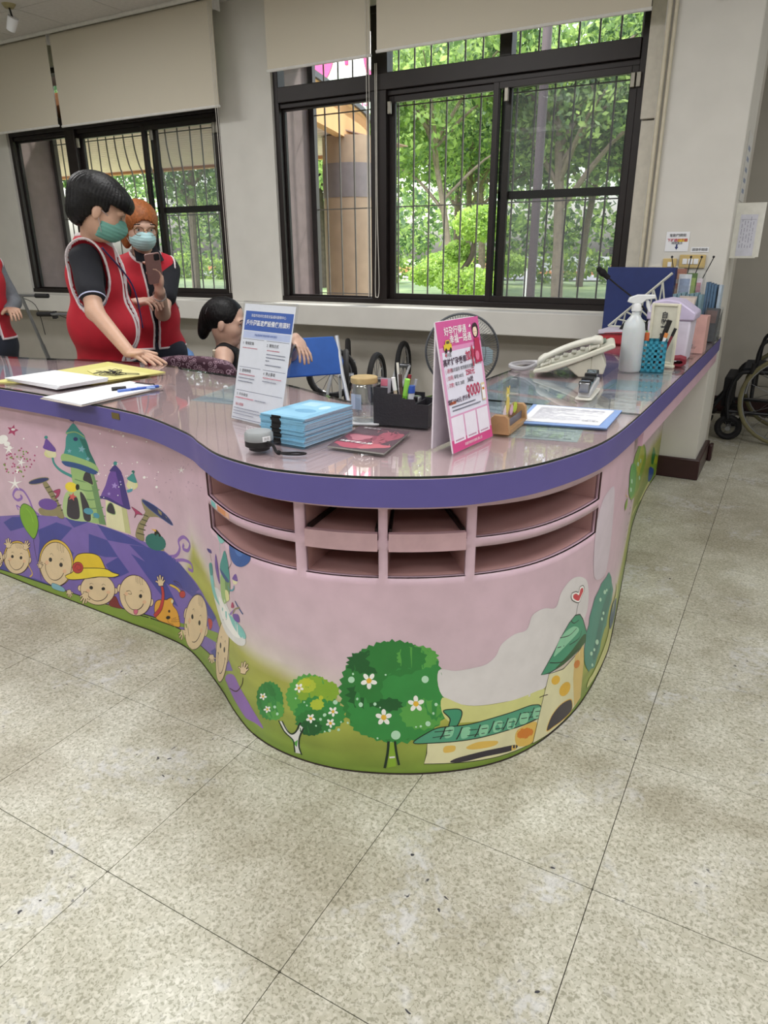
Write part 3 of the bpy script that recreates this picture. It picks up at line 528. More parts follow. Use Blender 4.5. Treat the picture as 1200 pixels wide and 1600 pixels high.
# ---- mural shapes
MURAL="""p vio 0 - 1.2 1731,445,1907,532,2189,598,2464,649,2758,689,3015,707,3237,707,3444,695,3595,678,3766,663,3892,626,4032,602,4190,587,4292,565,4388,527,4513,482,4251,311,3805,161,3529,129,3257,102,2966,85,2702,73,2221,39,1733,23,1585,27
p vio 0 - 1.2 3423,699,3508,687,3642,674,3758,654,3868,642,4065,591,4241,570,4390,535,4500,507,4583,450,4667,348,4751,286,4465,125,4313,149,4036,102,3836,113,3584,106,3304,86
p lil 1 - 1.2 4582,140,4745,259,4848,229,4949,184,5062,93,4981,85,4824,47,4702,69
p nvy 0 - 1.2 1940,487,2084,560,2459,644,2228,507,2017,430
p nvy 0 - 1.2 2398,520,2643,629,2824,622,2656,488,2392,431
p nvy 0 - 1.2 2762,688,3024,707,2841,627
p nvy 0 - 1.2 3002,615,3197,608,3288,504,3149,471,2967,465
p nvy 0 - 1.2 3113,710,3359,697,3604,646,3397,626,3201,609
p nvy 0 - 1.2 2392,431,2656,488,2789,420,2656,213,2452,75,2317,249
p nvy 0 - 1.2 3422,623,3607,647,3765,656,3891,619,4088,492,3776,417,3614,494
p nvy 0 - 1.2 3288,504,3381,412,3292,363,3206,322,3136,412
p nvy 0 - 1.2 3722,430,4087,489,4302,547,4408,490,4136,452,3897,443
p nvy 0 - 1.2 1770,133,1885,37,2234,80,2516,76,2549,40,2219,31,1738,40
p nvy 0 - 1.2 3426,560,3598,523,3748,431,3851,287,3710,298,3551,433
p nvy 0 - 1.2 3591,646,3868,642,4065,591,4239,565,4141,498,3870,479,3741,559
p nvy 0 - 1.2 4058,474,4262,549,4387,524,4513,503,4442,440,4287,449
p nvy 0 - 1.2 4338,194,4484,300,4557,258,4599,200,4468,137
p grs 0 - 1.2 1635,26,1738,40,2060,51,2406,63,2742,69,3062,76,3367,105,3618,123,3887,178,4524,408,4502,327,3421,17,3047,8,2492,-16,2031,-42,1597,-82
p grs 0 - 1.2 3306,95,3584,110,3838,123,4038,111,4316,161,4500,155,4606,123,4731,86,4858,63,5006,54,4972,9,4704,-33,4551,28,4452,76,4239,78,3976,46,3808,51,3559,57,3296,44
l blk 0 - 3 1636,31,2062,56,2408,68,2743,73,3064,84,3368,110,3619,127
l blk 1 - 3 3305,90,3584,107,3837,119,4066,122,4344,165
l lil 1 - 13 3805,631,3900,664,3966,733,3961,784,4054,838,4147,829,4100,767,4016,750,4040,786
l lil 1 - 12 3870,619,3995,666,4128,691,4147,651,4068,633
l lil 1 - 12 2453,647,2388,676,2358,752,2300,811,2209,802,2157,744,2205,718,2271,751,2254,768
l lil 1 - 8 2231,660,2178,671,2191,638
p tan 1 tdk 1 2567,902,2619,924,2709,802,2748,687,2667,681,2646,790
l tdk 1 - 3 2586,879,2646,900
l tdk 1 - 3 2612,849,2670,870
l tdk 1 - 3 2638,820,2693,840
l tdk 1 - 3 2664,790,2717,810
l tdk 1 - 3 2690,760,2741,780
l tdk 1 - 3 2716,730,2764,750
e nvy2 1 tan 2 2522,921,2650,958,2522,901
p tan 1 tdk 1 3662,935,3704,908,3650,855,3586,768,3576,686,3498,697,3538,788,3604,857
l tdk 1 - 3 3514,728,3591,730
l tdk 1 - 3 3537,765,3607,766
l tdk 1 - 3 3559,802,3623,801
l tdk 1 - 3 3582,838,3638,835
l tdk 1 - 3 3605,874,3653,870
p tan 1 - 1.2 3623,986,3913,875,3755,886,3648,878
e nvy2 1 blu 1.5 3761,923,3909,871,3738,903
p mgn 1 blk 1 2673,868,2758,899,2730,845,2677,816,2707,854
p mgn 1 blk 1 3498,906,3601,871,3543,863,3512,832,3525,871
p tan 1 - 1.2 2470,705,2694,746,2711,696,2486,653
e pur 1 - 1.2 2580,755,2692,765,2558,708
p tan 1 - 1.2 3610,706,3769,676,3738,654,3630,674
e tea2 1 - 1.2 3696,705,3789,692,3648,644
p blk 1 - 1.2 3712,796,3744,779,3757,756,3696,754
p gol 0 - 1.2 3665,788,3717,794,3711,778
p gr1 0 - 1.2 2921,1095,3161,1093,3179,999,3190,864,3211,721,3014,705,2976,721,2930,906,2913,1004
p gr2 0 - 1.2 3106,1091,3161,1093,3179,999,3190,864,3211,721,3138,715,3129,878,3115,1012
l gr2 1 - 3 2945,1003,3066,1002,3192,1031
l gr2 1 - 3 2948,941,3070,940,3198,971
l gr2 1 - 3 2952,878,3074,878,3204,911
l gr2 1 - 3 2955,814,3078,816,3210,849
l gr2 1 - 3 2959,750,3082,752,3217,788
p blk2 1 gr1 2 3035,1012,3058,1059,3089,1082,3122,1081,3136,1047,3138,994,3085,1001
p tea 1 - 1.2 2952,1316,3120,1317,3160,1225,3202,1130,3125,1094,2979,1099,2857,1126,2900,1219
p tea2 1 - 1.2 3069,1313,3120,1317,3160,1225,3202,1130,3145,1100,3116,1207
p gr1 1 - 1.2 2861,1170,3015,1168,3174,1150,3217,1120,3207,1098,3112,1116,2966,1124,2835,1117
p blu2 1 - 1.2 2835,1114,2966,1124,3112,1116,3208,1095,3156,1071,2994,1085,2871,1085
p tea 1 - 1.2 3032,1399,3081,1362,3130,1327,3117,1304,3033,1315,2931,1316,2974,1361
l gr1 1 - 3 2934,1320,3039,1342,3128,1318
e pur2 1 - 1.2 3031,1430,3068,1434,3026,1410
l pur2 1 - 2 3030,1420,3031,1395
e nvy2 1 - 1.2 3027,1293,3052,1296,3024,1279
p lbl 0 - 1.2 3090,1259,3091,1241,3118,1241,3090,1228,3088,1209,3070,1219,3041,1208,3058,1227,3042,1239,3071,1240
p lbl 0 - 1.2 2943,1217,2947,1207,2966,1209,2949,1199,2951,1188,2937,1192,2919,1183,2927,1196,2914,1202,2933,1205
p lbl 0 - 1.2 3130,1190,3133,1179,3152,1181,3135,1172,3138,1160,3124,1165,3107,1156,3114,1168,3102,1174,3120,1177
l tea 1 - 14 2737,1138,2742,1084,2802,1043,2920,1018
e yel2 1 - 1.2 2715,1150,2783,1159,2706,1118
p cre 1 - 1.2 2678,1180,2779,1171,2767,1130,2690,1131
p pur 1 - 1.2 2699,1253,2738,1234,2785,1194,2769,1170,2650,1178,2668,1212
e tea 1 - 1.2 2702,1263,2722,1266,2698,1251
p gr3 1 - 1.2 2812,879,3013,933,3046,838,3056,721,2760,695
p blk2 1 - 1.2 2792,705,2822,822,2852,864,2914,880,2944,844,2921,713
p blk2 1 - 1.2 2980,914,3023,897,3059,815,3047,722,2979,715,2976,799
e yel 1 - 1.2 2890,937,2952,932,2862,899
e blk 1 - 1.2 2962,949,2984,953,2956,926
p cor 0 - 1.2 2908,902,2905,878,2938,877,2902,861,2896,837,2876,851,2839,836,2864,861,2847,877,2881,878
e blu3 1 - 1.2 3040,789,3091,790,3025,764
e blu3 1 - 1.2 3120,773,3150,766,3103,754
p cre 0 - 1.2 3246,912,3446,881,3454,706,3361,707,3211,710
p cre2 0 - 1.2 3398,890,3446,881,3454,706,3399,707
p blk2 1 gr1 2 3244,825,3258,871,3292,898,3319,882,3324,821
p pur 1 - 1.2 3344,1122,3444,1123,3465,1023,3482,911,3472,884,3399,897,3284,925,3203,923,3268,1014
p pur2 1 - 1.2 3394,1123,3444,1123,3465,1023,3482,911,3472,884,3418,906,3408,1025
p pur2 1 - 1.2 3203,929,3285,931,3400,903,3479,905,3471,882,3397,888,3272,910,3195,911
p pur2 1 - 1.2 3391,1170,3421,1157,3448,1129,3438,1111,3387,1126,3333,1120,3351,1141
e tea 1 - 1.2 3400,1183,3420,1186,3397,1169
p lil2 0 - 1.2 3371,1052,3373,1036,3396,1037,3374,1025,3373,1008,3357,1016,3333,1005,3346,1023,3332,1033,3356,1035
p lil2 0 - 1.2 3295,973,3298,965,3312,967,3299,959,3301,950,3290,953,3277,946,3283,956,3273,960,3288,963
p lil2 0 - 1.2 3426,1073,3428,1067,3437,1068,3429,1063,3430,1057,3423,1059,3414,1054,3418,1061,3411,1064,3421,1066
e yel2 1 - 1.2 3534,1060,3591,1070,3528,1027
l blu3 1 - 11 3474,1006,3521,1026,3522,1056
p cre 1 - 1.2 3504,1094,3567,1087,3553,1041,3498,1046
p tea 1 - 1.2 3560,1146,3574,1123,3584,1084,3535,1081,3491,1095,3523,1120
e tea2 1 - 1.2 3561,1151,3577,1154,3559,1140
e wht 1 - 1.2 2180,1186,2240,1194,2171,1157
e wht 1 - 1.2 2213,1151,2254,1157,2206,1131
e wht 1 - 1.2 2238,1128,2266,1132,2234,1115
e wht 1 - 1.2 2150,1162,2197,1169,2142,1140
e wht 1 - 1.2 2281,956,2312,961,2276,940
p wht 0 - 1.2 2238,1160,2237,1124,2301,1138,2240,1112,2256,1082,2219,1101,2163,1068,2202,1107,2152,1117,2214,1121
p wht 0 - 1.2 2235,916,2230,863,2321,888,2233,850,2260,807,2210,837,2131,785,2192,843,2115,853,2205,859
p wht 0 - 1.2 4149,1305,4151,1285,4217,1305,4154,1280,4179,1268,4138,1273,4089,1245,4125,1273,4071,1269,4132,1280
p wht 0 - 1.2 3217,1103,3217,1087,3242,1094,3218,1083,3226,1070,3212,1079,3191,1064,3207,1081,3186,1085,3210,1086
p wht 0 - 1.2 2382,1074,2363,1040,2413,1041,2359,1028,2354,995,2339,1022,2284,1001,2331,1030,2303,1050,2346,1042
e gr4 1 - 1.2 2325,963,2336,965,2323,956
e mg2 1 - 1.2 2242,1009,2253,1011,2239,1002
e gr4 1 - 1.2 2308,963,2320,965,2306,956
e mg2 1 - 1.2 2123,979,2135,981,2120,972
e gr4 1 - 1.2 2329,958,2341,959,2327,951
e mg2 1 - 1.2 2253,988,2265,990,2251,981
e mg2 1 - 1.2 2370,1000,2381,1002,2368,993
e gr4 1 - 1.2 2439,1125,2450,1126,2437,1118
e mg2 1 - 1.2 2531,1110,2541,1111,2529,1103
e mg2 1 - 1.2 2135,931,2147,933,2132,924
e mg2 1 - 1.2 2400,1067,2411,1068,2398,1060
e mg2 1 - 1.2 2346,927,2357,929,2344,920
e gr4 1 - 1.2 2130,949,2142,950,2127,941
e gr4 1 - 1.2 2222,1051,2234,1053,2220,1044
e gr4 1 - 1.2 2428,1069,2439,1071,2426,1062
e mg2 1 - 1.2 2290,1085,2301,1087,2288,1078
e mg2 1 - 1.2 2431,1055,2442,1057,2429,1048
e mg2 1 - 1.2 2240,1081,2252,1083,2238,1074
e mg2 1 - 1.2 2132,988,2144,990,2130,981
e mg2 1 - 1.2 2221,980,2233,982,2219,973
e gr4 1 - 1.2 2358,1072,2369,1074,2356,1065
e mg2 1 - 1.2 2385,1142,2396,1144,2383,1136
e mg2 1 - 1.2 2172,1034,2183,1036,2169,1027
e gr4 1 - 1.2 2295,988,2307,989,2293,981
e mg2 1 - 1.2 2472,1037,2483,1038,2470,1030
e mg2 1 - 1.2 2243,1062,2254,1063,2241,1055
e mg2 1 - 1.2 2257,951,2268,953,2255,944
e gr4 1 - 1.2 2157,928,2168,930,2154,921
e gr4 1 - 1.2 2311,1069,2322,1071,2309,1062
e mg2 1 - 1.2 2293,951,2304,953,2291,944
e mg2 1 - 1.2 2513,1070,2524,1071,2511,1063
e gr4 1 - 1.2 2401,1120,2412,1122,2399,1113
e gr4 1 - 1.2 2242,1049,2254,1051,2240,1042
e mg2 1 - 1.2 2217,931,2228,933,2214,924
e mg2 1 - 1.2 2210,1071,2222,1072,2208,1064
e mg2 1 - 1.2 2258,1046,2270,1048,2256,1039
e mg2 1 - 1.2 2231,1081,2242,1082,2228,1074
e mg2 1 - 1.2 2374,978,2385,980,2372,971
e mg2 1 - 1.2 2453,1119,2464,1121,2451,1112
e gr4 1 - 1.2 2406,1010,2417,1012,2404,1003
e gr4 1 - 1.2 2348,1121,2359,1123,2346,1114
e gr4 1 - 1.2 2398,1101,2409,1102,2396,1094
e mg2 1 - 1.2 2258,1003,2270,1005,2256,996
e mg2 1 - 1.2 2466,1071,2476,1072,2464,1064
e mg2 1 - 1.2 2449,1013,2460,1015,2447,1006
e mg2 1 - 1.2 2314,989,2325,991,2312,982
e mg2 1 - 1.2 2256,952,2268,954,2254,945
e mg2 1 - 1.2 2385,1083,2396,1085,2383,1077
e mg2 1 - 1.2 2181,1061,2193,1063,2179,1054
e gr4 1 - 1.2 2126,976,2138,978,2124,969
e mg2 1 - 1.2 2147,948,2159,950,2145,941
e gr4 1 - 1.2 2118,982,2130,984,2116,975
e gr4 1 - 1.2 2339,925,2350,926,2337,918
e mg2 1 - 1.2 2363,1124,2374,1126,2361,1117
l pk2 0 - 1.6 4336,1378,4358,1393
l pk2 0 - 1.6 4248,1193,4267,1190
l pk2 0 - 1.6 4319,1251,4346,1255
l pk2 0 - 1.6 4446,1404,4471,1418
l pk2 0 - 1.6 3975,1221,3956,1222
l pk2 0 - 1.6 3950,1175,3929,1169
l pk2 0 - 1.6 4206,1132,4217,1124
l pk2 0 - 1.6 4082,1149,4080,1135
l pk2 0 - 1.6 3804,1179,3788,1178
l pk2 0 - 1.6 4239,1236,4266,1239
l pk2 0 - 1.6 3913,1058,3899,1043
l pk2 0 - 1.6 4173,1300,4188,1315
l pk2 0 - 1.6 3943,1098,3928,1084
l pk2 0 - 1.6 4193,1199,4212,1196
l pk2 0 - 1.6 4207,1133,4218,1125
l pk2 0 - 1.6 4324,1324,4352,1337
l pk2 0 - 1.6 4183,1301,4200,1316
l pk2 0 - 1.6 3793,1136,3777,1132
l pk2 0 - 1.6 4390,1258,4416,1262
l pk2 0 - 1.6 4044,1035,4040,1021
l pk2 0 - 1.6 4389,1257,4415,1260
l pk2 0 - 1.6 4140,1296,4149,1310
l pk2 0 - 1.6 4270,1340,4292,1355
l pk2 0 - 1.6 4242,1239,4270,1243
l pk2 0 - 1.6 4231,1228,4256,1229
l pk2 0 - 1.6 4208,1300,4230,1315
l pk2 0 - 1.6 3800,1168,3784,1166
l pk2 0 - 1.6 3943,1055,3931,1039
l pk2 0 - 1.6 4435,1241,4460,1243
l pk2 0 - 1.6 3954,1292,3944,1301
l pk2 0 - 1.6 3936,1100,3920,1086
l pk2 0 - 1.6 4192,1199,4210,1195
l pk2 0 - 1.6 4063,1373,4062,1385
l pk2 0 - 1.6 4191,1338,4204,1352
l pk2 0 - 1.6 3867,1270,3855,1276
l pk2 0 - 1.6 4012,1249,3998,1256
l pk2 0 - 1.6 3890,1289,3879,1296
l pk2 0 - 1.6 4459,1265,4486,1269
l pk2 0 - 1.6 4156,1365,4162,1378
l pk2 0 - 1.6 3807,1068,3791,1058
l pk2 0 - 1.6 3893,1145,3874,1137
l pk2 0 - 1.6 4112,1092,4113,1080
l pk2 0 - 1.6 4061,1273,4056,1284
e wht 1 - 1.2 3732,1371,3738,1372,3731,1367
e wht 1 - 1.2 3362,1412,3368,1413,3362,1409
e wht 1 - 1.2 3380,964,3386,965,3379,960
e wht 1 - 1.2 3526,1037,3532,1038,3526,1033
e wht 1 - 1.2 3286,1085,3292,1086,3285,1081
e wht 1 - 1.2 3767,1145,3773,1147,3766,1142
e wht 1 - 1.2 3732,1232,3738,1233,3731,1229
e wht 1 - 1.2 3494,1391,3499,1392,3493,1387
e wht 1 - 1.2 3420,1183,3426,1183,3419,1179
e wht 1 - 1.2 3693,1139,3699,1140,3692,1136
e wht 1 - 1.2 3538,1338,3543,1339,3537,1334
e wht 1 - 1.2 3461,1191,3466,1192,3460,1187
e wht 1 - 1.2 3550,1142,3556,1143,3549,1138
e wht 1 - 1.2 3425,1045,3430,1045,3424,1041
e wht 1 - 1.2 3401,1025,3407,1026,3401,1021
e wht 1 - 1.2 3291,1363,3297,1363,3290,1359
e wht 1 - 1.2 3498,1116,3504,1117,3497,1112
e wht 1 - 1.2 3424,1293,3429,1294,3423,1290
e wht 1 - 1.2 3231,923,3237,924,3230,919
e wht 1 - 1.2 3563,1205,3568,1206,3562,1202
e wht 1 - 1.2 3371,1165,3377,1166,3370,1161
e wht 1 - 1.2 3288,1153,3294,1154,3287,1149
e wht 1 - 1.2 3521,1036,3527,1037,3520,1032
e wht 1 - 1.2 3386,1392,3392,1393,3385,1389
e wht 1 - 1.2 3812,1193,3818,1194,3811,1189
e wht 1 - 1.2 3482,1111,3487,1112,3481,1107
e wht 1 - 1.2 3665,1133,3679,1136,3663,1124
e wht 1 - 1.2 3511,1376,3521,1377,3509,1369
e wht 1 - 1.2 3396,1293,3405,1294,3395,1287
e wht 1 - 1.2 3775,1090,3788,1093,3774,1082
e wht 1 - 1.2 3615,1222,3624,1223,3614,1216
e wht 1 - 1.2 3427,1405,3436,1406,3426,1399
e wht 1 - 1.2 2575,1178,2586,1180,2573,1172
e wht 1 - 1.2 2436,1219,2447,1221,2434,1213
p mgn 0 - 1.2 2352,1310,2349,1281,2394,1276,2344,1257,2333,1226,2304,1244,2251,1228,2285,1259,2264,1281,2313,1282
e wh2 1 - 1.2 2328,1272,2354,1275,2325,1263
p skn 1 brn 1.6 1705,118,1696,103,1688,101,1689,114,1697,130,1706,131
p skn 1 brn 1.6 1825,146,1816,131,1808,129,1808,142,1817,157,1826,159
p skn 1 brn 2 1816,144,1794,102,1762,67,1729,49,1703,53,1692,78,1698,117,1720,159,1751,193,1784,211,1810,207,1821,182
e blk 1 - 1.2 1737,132,1747,134,1733,121
l brn 1 - 1 1737,148,1745,156,1750,151
e blk 1 - 1.2 1778,141,1788,144,1774,131
l brn 1 - 1 1778,158,1786,165,1791,161
l brn 1 - 2 1715,106,1714,87,1723,71,1736,70,1757,82,1776,103,1788,126
l brn 1 - 1.4 1710,103,1717,107,1718,103
l brn 1 - 1.4 1783,125,1789,129,1792,125
p yhr 1 brn 1.6 2221,240,2163,159,2068,89,1961,51,1873,57,1829,105,1840,182,1904,266,2001,333,2105,367,2188,359,2230,313
p skn 1 brn 1.6 1872,179,1847,150,1822,147,1822,171,1847,199,1872,203
p skn 1 brn 1.6 2230,233,2208,206,2184,203,2183,226,2206,253,2229,257
p skn 1 brn 2 2204,229,2149,152,2060,87,1961,51,1880,57,1839,103,1851,175,1910,254,2001,318,2097,350,2174,342,2212,298
e blk 1 - 1.2 1968,204,1989,209,1963,189
l brn 1 - 1 1965,235,1989,249,2004,240
e blk 1 - 1.2 2092,223,2112,228,2087,208
l brn 1 - 1 2089,253,2112,267,2127,259
l brn 1 - 2 1905,156,1906,120,1938,93,1979,91,2039,114,2094,155,2126,197
l brn 1 - 1.4 1889,150,1910,159,1917,152
l brn 1 - 1.4 2111,193,2128,201,2137,195
e chk 1 - 1.2 1923,170,1946,175,1918,155
e chk 1 - 1.2 2131,202,2152,207,2127,188
l brn 1 - 1 2061,342,2054,316,2057,298
l brn 1 - 1 2079,344,2074,319,2072,294
l brn 1 - 1 2096,347,2093,322,2092,303
l brn 1 - 1 2113,349,2112,325,2107,299
l brn 1 - 1 2130,351,2131,327,2127,308
l yhr 1 - 6 2174,185,2211,119,2164,77
p skn 1 brn 1.3 1910,266,1906,288,1880,291,1895,305,1915,304,1919,337,1936,343,1936,314,1954,356,1971,357,1960,319,1987,352,2000,349,1977,315,2005,333,2008,324,1974,293,1969,280
p skn 1 brn 1.3 2149,313,2161,339,2146,351,2165,362,2177,355,2201,391,2216,392,2197,360,2236,401,2247,398,2216,359,2255,388,2260,380,2224,349,2254,361,2249,350,2208,325,2196,312
l brn 1 - 1.4 1910,258,1869,172,1753,83
p yhr 1 brn 1.6 2735,266,2654,165,2543,95,2431,76,2350,114,2324,200,2360,309,2447,409,2558,474,2665,488,2740,450,2766,370
p skn 1 brn 1.6 2743,253,2713,221,2689,223,2695,258,2725,290,2749,288
p skn 1 brn 2 2716,256,2639,161,2535,94,2431,76,2356,112,2333,193,2368,295,2449,390,2553,452,2652,466,2722,430,2745,354
e blk 1 - 1.2 2487,299,2508,303,2482,280
l brn 1 - 1 2494,344,2520,357,2532,339
e blk 1 - 1.2 2608,285,2629,289,2603,266
l brn 1 - 1 2615,329,2640,342,2652,325
l brn 1 - 2 2413,248,2401,196,2423,145,2461,128,2524,141,2588,183,2631,234
l brn 1 - 1.4 2396,246,2418,252,2422,239
l brn 1 - 1.4 2617,234,2635,240,2642,227
e chk 1 - 1.2 2434,263,2458,268,2429,244
e chk 1 - 1.2 2638,240,2661,245,2633,222
l brn 1 - 1 2616,467,2602,432,2599,404
l brn 1 - 1 2633,465,2621,430,2612,395
l brn 1 - 1 2650,462,2639,428,2633,400
l brn 1 - 1 2667,460,2658,425,2646,390
l brn 1 - 1 2684,458,2677,423,2667,396
p skn 1 brn 1.3 2309,189,2309,207,2293,212,2305,222,2317,219,2325,246,2337,249,2332,226,2350,258,2361,257,2348,228,2370,252,2378,248,2358,223,2379,235,2379,228,2353,206,2348,196
p lbl 1 brn 1 2459,99,2584,93,2585,57,2446,51
p skn 1 brn 1.3 2665,96,2675,82,2697,83,2689,71,2673,70,2680,46,2668,40,2659,60,2658,29,2645,25,2642,53,2630,26,2619,27,2628,54,2610,38,2606,44,2623,70,2623,79
p skn 1 brn 1.6 2821,147,2800,120,2770,114,2763,135,2785,162,2814,168
p skn 1 brn 1.6 3227,230,3208,205,3181,199,3173,219,3193,244,3220,250
p skn 1 brn 2 3196,224,3153,153,3068,89,2962,49,2865,45,2804,79,2796,142,2845,215,2934,279,3038,315,3131,317,3188,283
e blk 1 - 1.2 2927,179,2949,184,2924,164
l brn 1 - 1 2915,204,2939,219,2960,213
e blk 1 - 1.2 3067,207,3088,213,3064,193
l brn 1 - 1 3056,232,3078,247,3099,241
l brn 1 - 2 2867,131,2877,101,2924,81,2972,84,3036,109,3088,149,3114,188
l brn 1 - 1.4 2850,125,2872,134,2882,129
l brn 1 - 1.4 3098,184,3115,192,3128,188
e chk 1 - 1.2 2884,145,2909,151,2881,131
e chk 1 - 1.2 3119,193,3142,199,3116,180
p yhd 1 brn 2 2757,252,2764,338,2828,415,2956,458,3072,464,3116,408,3123,355,3033,292,2865,243
p yel 1 brn 2 2636,201,2727,251,2777,292,2968,345,3128,377,3201,368,3271,367,3193,329,3033,292,2862,233,2690,185
e red 1 brn 1.5 2807,309,2873,325,2795,261
l dred 1 - 2 2768,297,2797,332,2844,336,2841,307,2806,289,2801,307
p skn 1 brn 1.3 2882,124,2875,94,2894,82,2875,67,2860,75,2840,31,2824,28,2838,67,2803,15,2788,18,2816,66,2778,29,2769,37,2806,77,2773,60,2776,72,2819,105,2829,121
p dred 1 brn 1 3189,181,3224,121,3247,99,3103,87
p skn 1 brn 1.6 3275,258,3251,230,3228,232,3230,262,3254,290,3277,288
p skn 1 brn 1.6 3587,232,3564,204,3542,205,3543,234,3566,261,3588,260
p skn 1 brn 2 3562,233,3507,152,3427,96,3341,80,3271,108,3240,174,3256,260,3314,340,3395,393,3478,406,3544,377,3576,315
l brn 1 - 1.6 3322,254,3360,268,3373,246,3332,240
e blk 1 - 1.2 3464,254,3481,258,3461,238
l brn 1 - 1 3464,291,3484,302,3497,288
l brn 1 - 2 3301,222,3299,179,3325,137,3359,124,3411,135,3460,170,3490,213
l brn 1 - 1.4 3287,219,3306,225,3311,214
l brn 1 - 1.4 3478,212,3492,218,3500,207
p mg3 1 brn 1 3376,126,3370,95,3396,96,3417,133
e chk 1 - 1.2 3318,234,3338,239,3315,219
e chk 1 - 1.2 3495,217,3515,223,3493,202
l brn 1 - 1 3447,406,3440,377,3441,354
l brn 1 - 1 3462,404,3456,375,3453,346
l brn 1 - 1 3477,403,3472,373,3470,350
l brn 1 - 1 3492,401,3488,372,3482,342
l brn 1 - 1 3506,399,3505,370,3500,347
p gld 1 brn 1.8 3604,234,3645,274,3734,303,3746,311,3785,332,3810,317,3794,281,3835,248,3851,175,3830,128,3710,116,3602,118,3588,171
e cre 1 - 1.2 3788,305,3802,306,3778,287
e blk 1 - 1.2 3726,167,3750,175,3723,153
e brn 1 - 1.2 3746,221,3759,225,3744,210
e brn 1 - 1.2 3669,216,3678,219,3667,207
l brn 1 - 1 3757,169,3808,191,3856,219
l brn 1 - 1 3755,157,3806,177,3852,200
l brn 1 - 1 3753,145,3803,162,3848,181
l brn 1 - 1.2 3719,151,3727,127,3774,131
l brn 1 - 17 3704,391,3702,318,3658,215,3581,134
l red 1 - 14 3704,391,3702,318,3658,215,3581,134
p skn 1 brn 1.3 3673,387,3665,406,3642,408,3652,421,3669,421,3665,451,3678,456,3684,431,3691,469,3705,471,3703,437,3719,467,3731,465,3718,434,3738,451,3742,444,3720,414,3719,402
p skn 1 brn 1.6 3960,274,3929,233,3911,235,3923,277,3954,317,3973,316
p skn 1 brn 1.6 4312,309,4269,261,4243,257,4260,301,4302,348,4328,352
p skn 1 brn 2 4282,304,4172,167,4047,60,3951,21,3903,59,3900,153,3944,275,4033,396,4152,490,4265,532,4334,510,4341,428
e blk 1 - 1.2 4048,295,4069,304,4043,275
l brn 1 - 1 4065,349,4095,371,4102,352
e blk 1 - 1.2 4170,307,4193,318,4164,286
l brn 1 - 1 4188,361,4220,384,4229,367
l brn 1 - 2 3970,224,3951,162,3958,103,3987,88,4048,114,4122,180,4182,253
l brn 1 - 1.4 3956,219,3976,229,3976,214
l brn 1 - 1.4 4166,249,4187,261,4192,248
e chk 1 - 1.2 3992,244,4012,253,3987,223
e chk 1 - 1.2 4191,262,4215,274,4185,241
l brn 1 - 1 4225,523,4201,479,4190,446
l brn 1 - 1 4243,525,4221,482,4202,438
l brn 1 - 1 4262,527,4241,484,4227,450
l brn 1 - 1 4280,529,4261,486,4238,442
l brn 1 - 1 4298,531,4281,489,4263,455
p yhr 1 brn 1 3921,412,3879,433,3804,436,3785,420,3858,415,3899,397
l brn 1 - 1.6 3930,424,3892,454,3834,467,3906,474,3945,430
e red 1 brn 1.5 3930,406,3973,422,3924,378
p skn 1 brn 1.3 3910,137,3908,114,3931,112,3914,96,3897,97,3885,62,3870,56,3876,86,3852,43,3839,42,3856,81,3828,48,3819,53,3844,87,3818,69,3818,79,3851,109,3858,123
p skn 1 brn 1.3 4380,191,4392,180,4427,192,4412,176,4385,166,4391,144,4369,132,4360,149,4349,114,4326,103,4330,132,4303,97,4284,91,4306,126,4272,98,4266,102,4303,140,4305,150
p red 1 brn 1 4353,418,4417,443,4424,411,4368,354
p skn 1 brn 1.6 4489,313,4457,263,4443,262,4460,309,4492,358,4506,360
p skn 1 brn 1.6 4703,346,4673,298,4659,296,4676,342,4705,390,4718,391
p skn 1 brn 2 4688,344,4602,200,4507,83,4436,35,4406,69,4421,171,4476,311,4563,452,4655,555,4720,593,4747,562,4736,473
e blk 1 - 1.2 4553,343,4570,352,4547,320
l brn 1 - 1 4575,403,4598,426,4599,406
e blk 1 - 1.2 4629,355,4646,364,4623,333
l brn 1 - 1 4650,414,4671,437,4672,417
l brn 1 - 2 4487,260,4461,189,4456,126,4473,112,4517,144,4576,216,4625,296
l brn 1 - 1.4 4476,253,4492,265,4489,249
l brn 1 - 1.4 4615,291,4630,304,4629,289
p skn 1 brn 1.3 4870,336,4870,359,4841,355,4862,374,4883,377,4895,413,4913,422,4907,392,4932,438,4947,441,4931,401,4960,437,4970,434,4944,399,4971,419,4971,410,4938,376,4931,362
l brn 1 - 2.2 4898,323,4876,268,4783,172,4662,121
l brn 1 - 1.2 2315,429,2307,290,2322,191,2314,85
p grb 1 dgr 2 2229,667,2290,706,2381,688,2420,627,2408,541,2328,436,2261,468,2213,529,2200,598
l grl 1 - 3 2301,673,2345,640,2358,573
p wh2 1 - 1.2 4510,684,4562,574,4681,499,4841,504,4937,537,4966,581,4918,622,4811,662,4665,733
p aqu 1 - 1.2 4482,822,4539,780,4555,694,4625,641,4742,649,4850,653,4952,637,4963,588,4834,574,4661,621,4501,651
p wht 1 - 1.2 4624,687,4745,659,4819,603,4910,573,4806,542,4648,577
p gr1 1 - 1.2 4702,847,4827,880,4819,799,4729,688,4675,719
p gr2 1 - 1.2 4769,861,4833,881,4826,810,4759,720
p tea 1 - 1.2 4800,1023,4829,983,4837,927,4829,864,4744,847,4697,885,4750,966
p blu2 1 - 1.2 4697,885,4773,876,4829,862,4786,842,4713,860
p yel2 1 - 1.2 4750,778,4796,789,4804,748,4759,720
p pur 1 - 1.2 4638,945,4663,893,4667,833,4668,779,4630,799,4606,862
p pur2 1 - 1.2 4469,913,4543,931,4552,914,4492,899
l tan 1 - 3 4519,900,4535,861
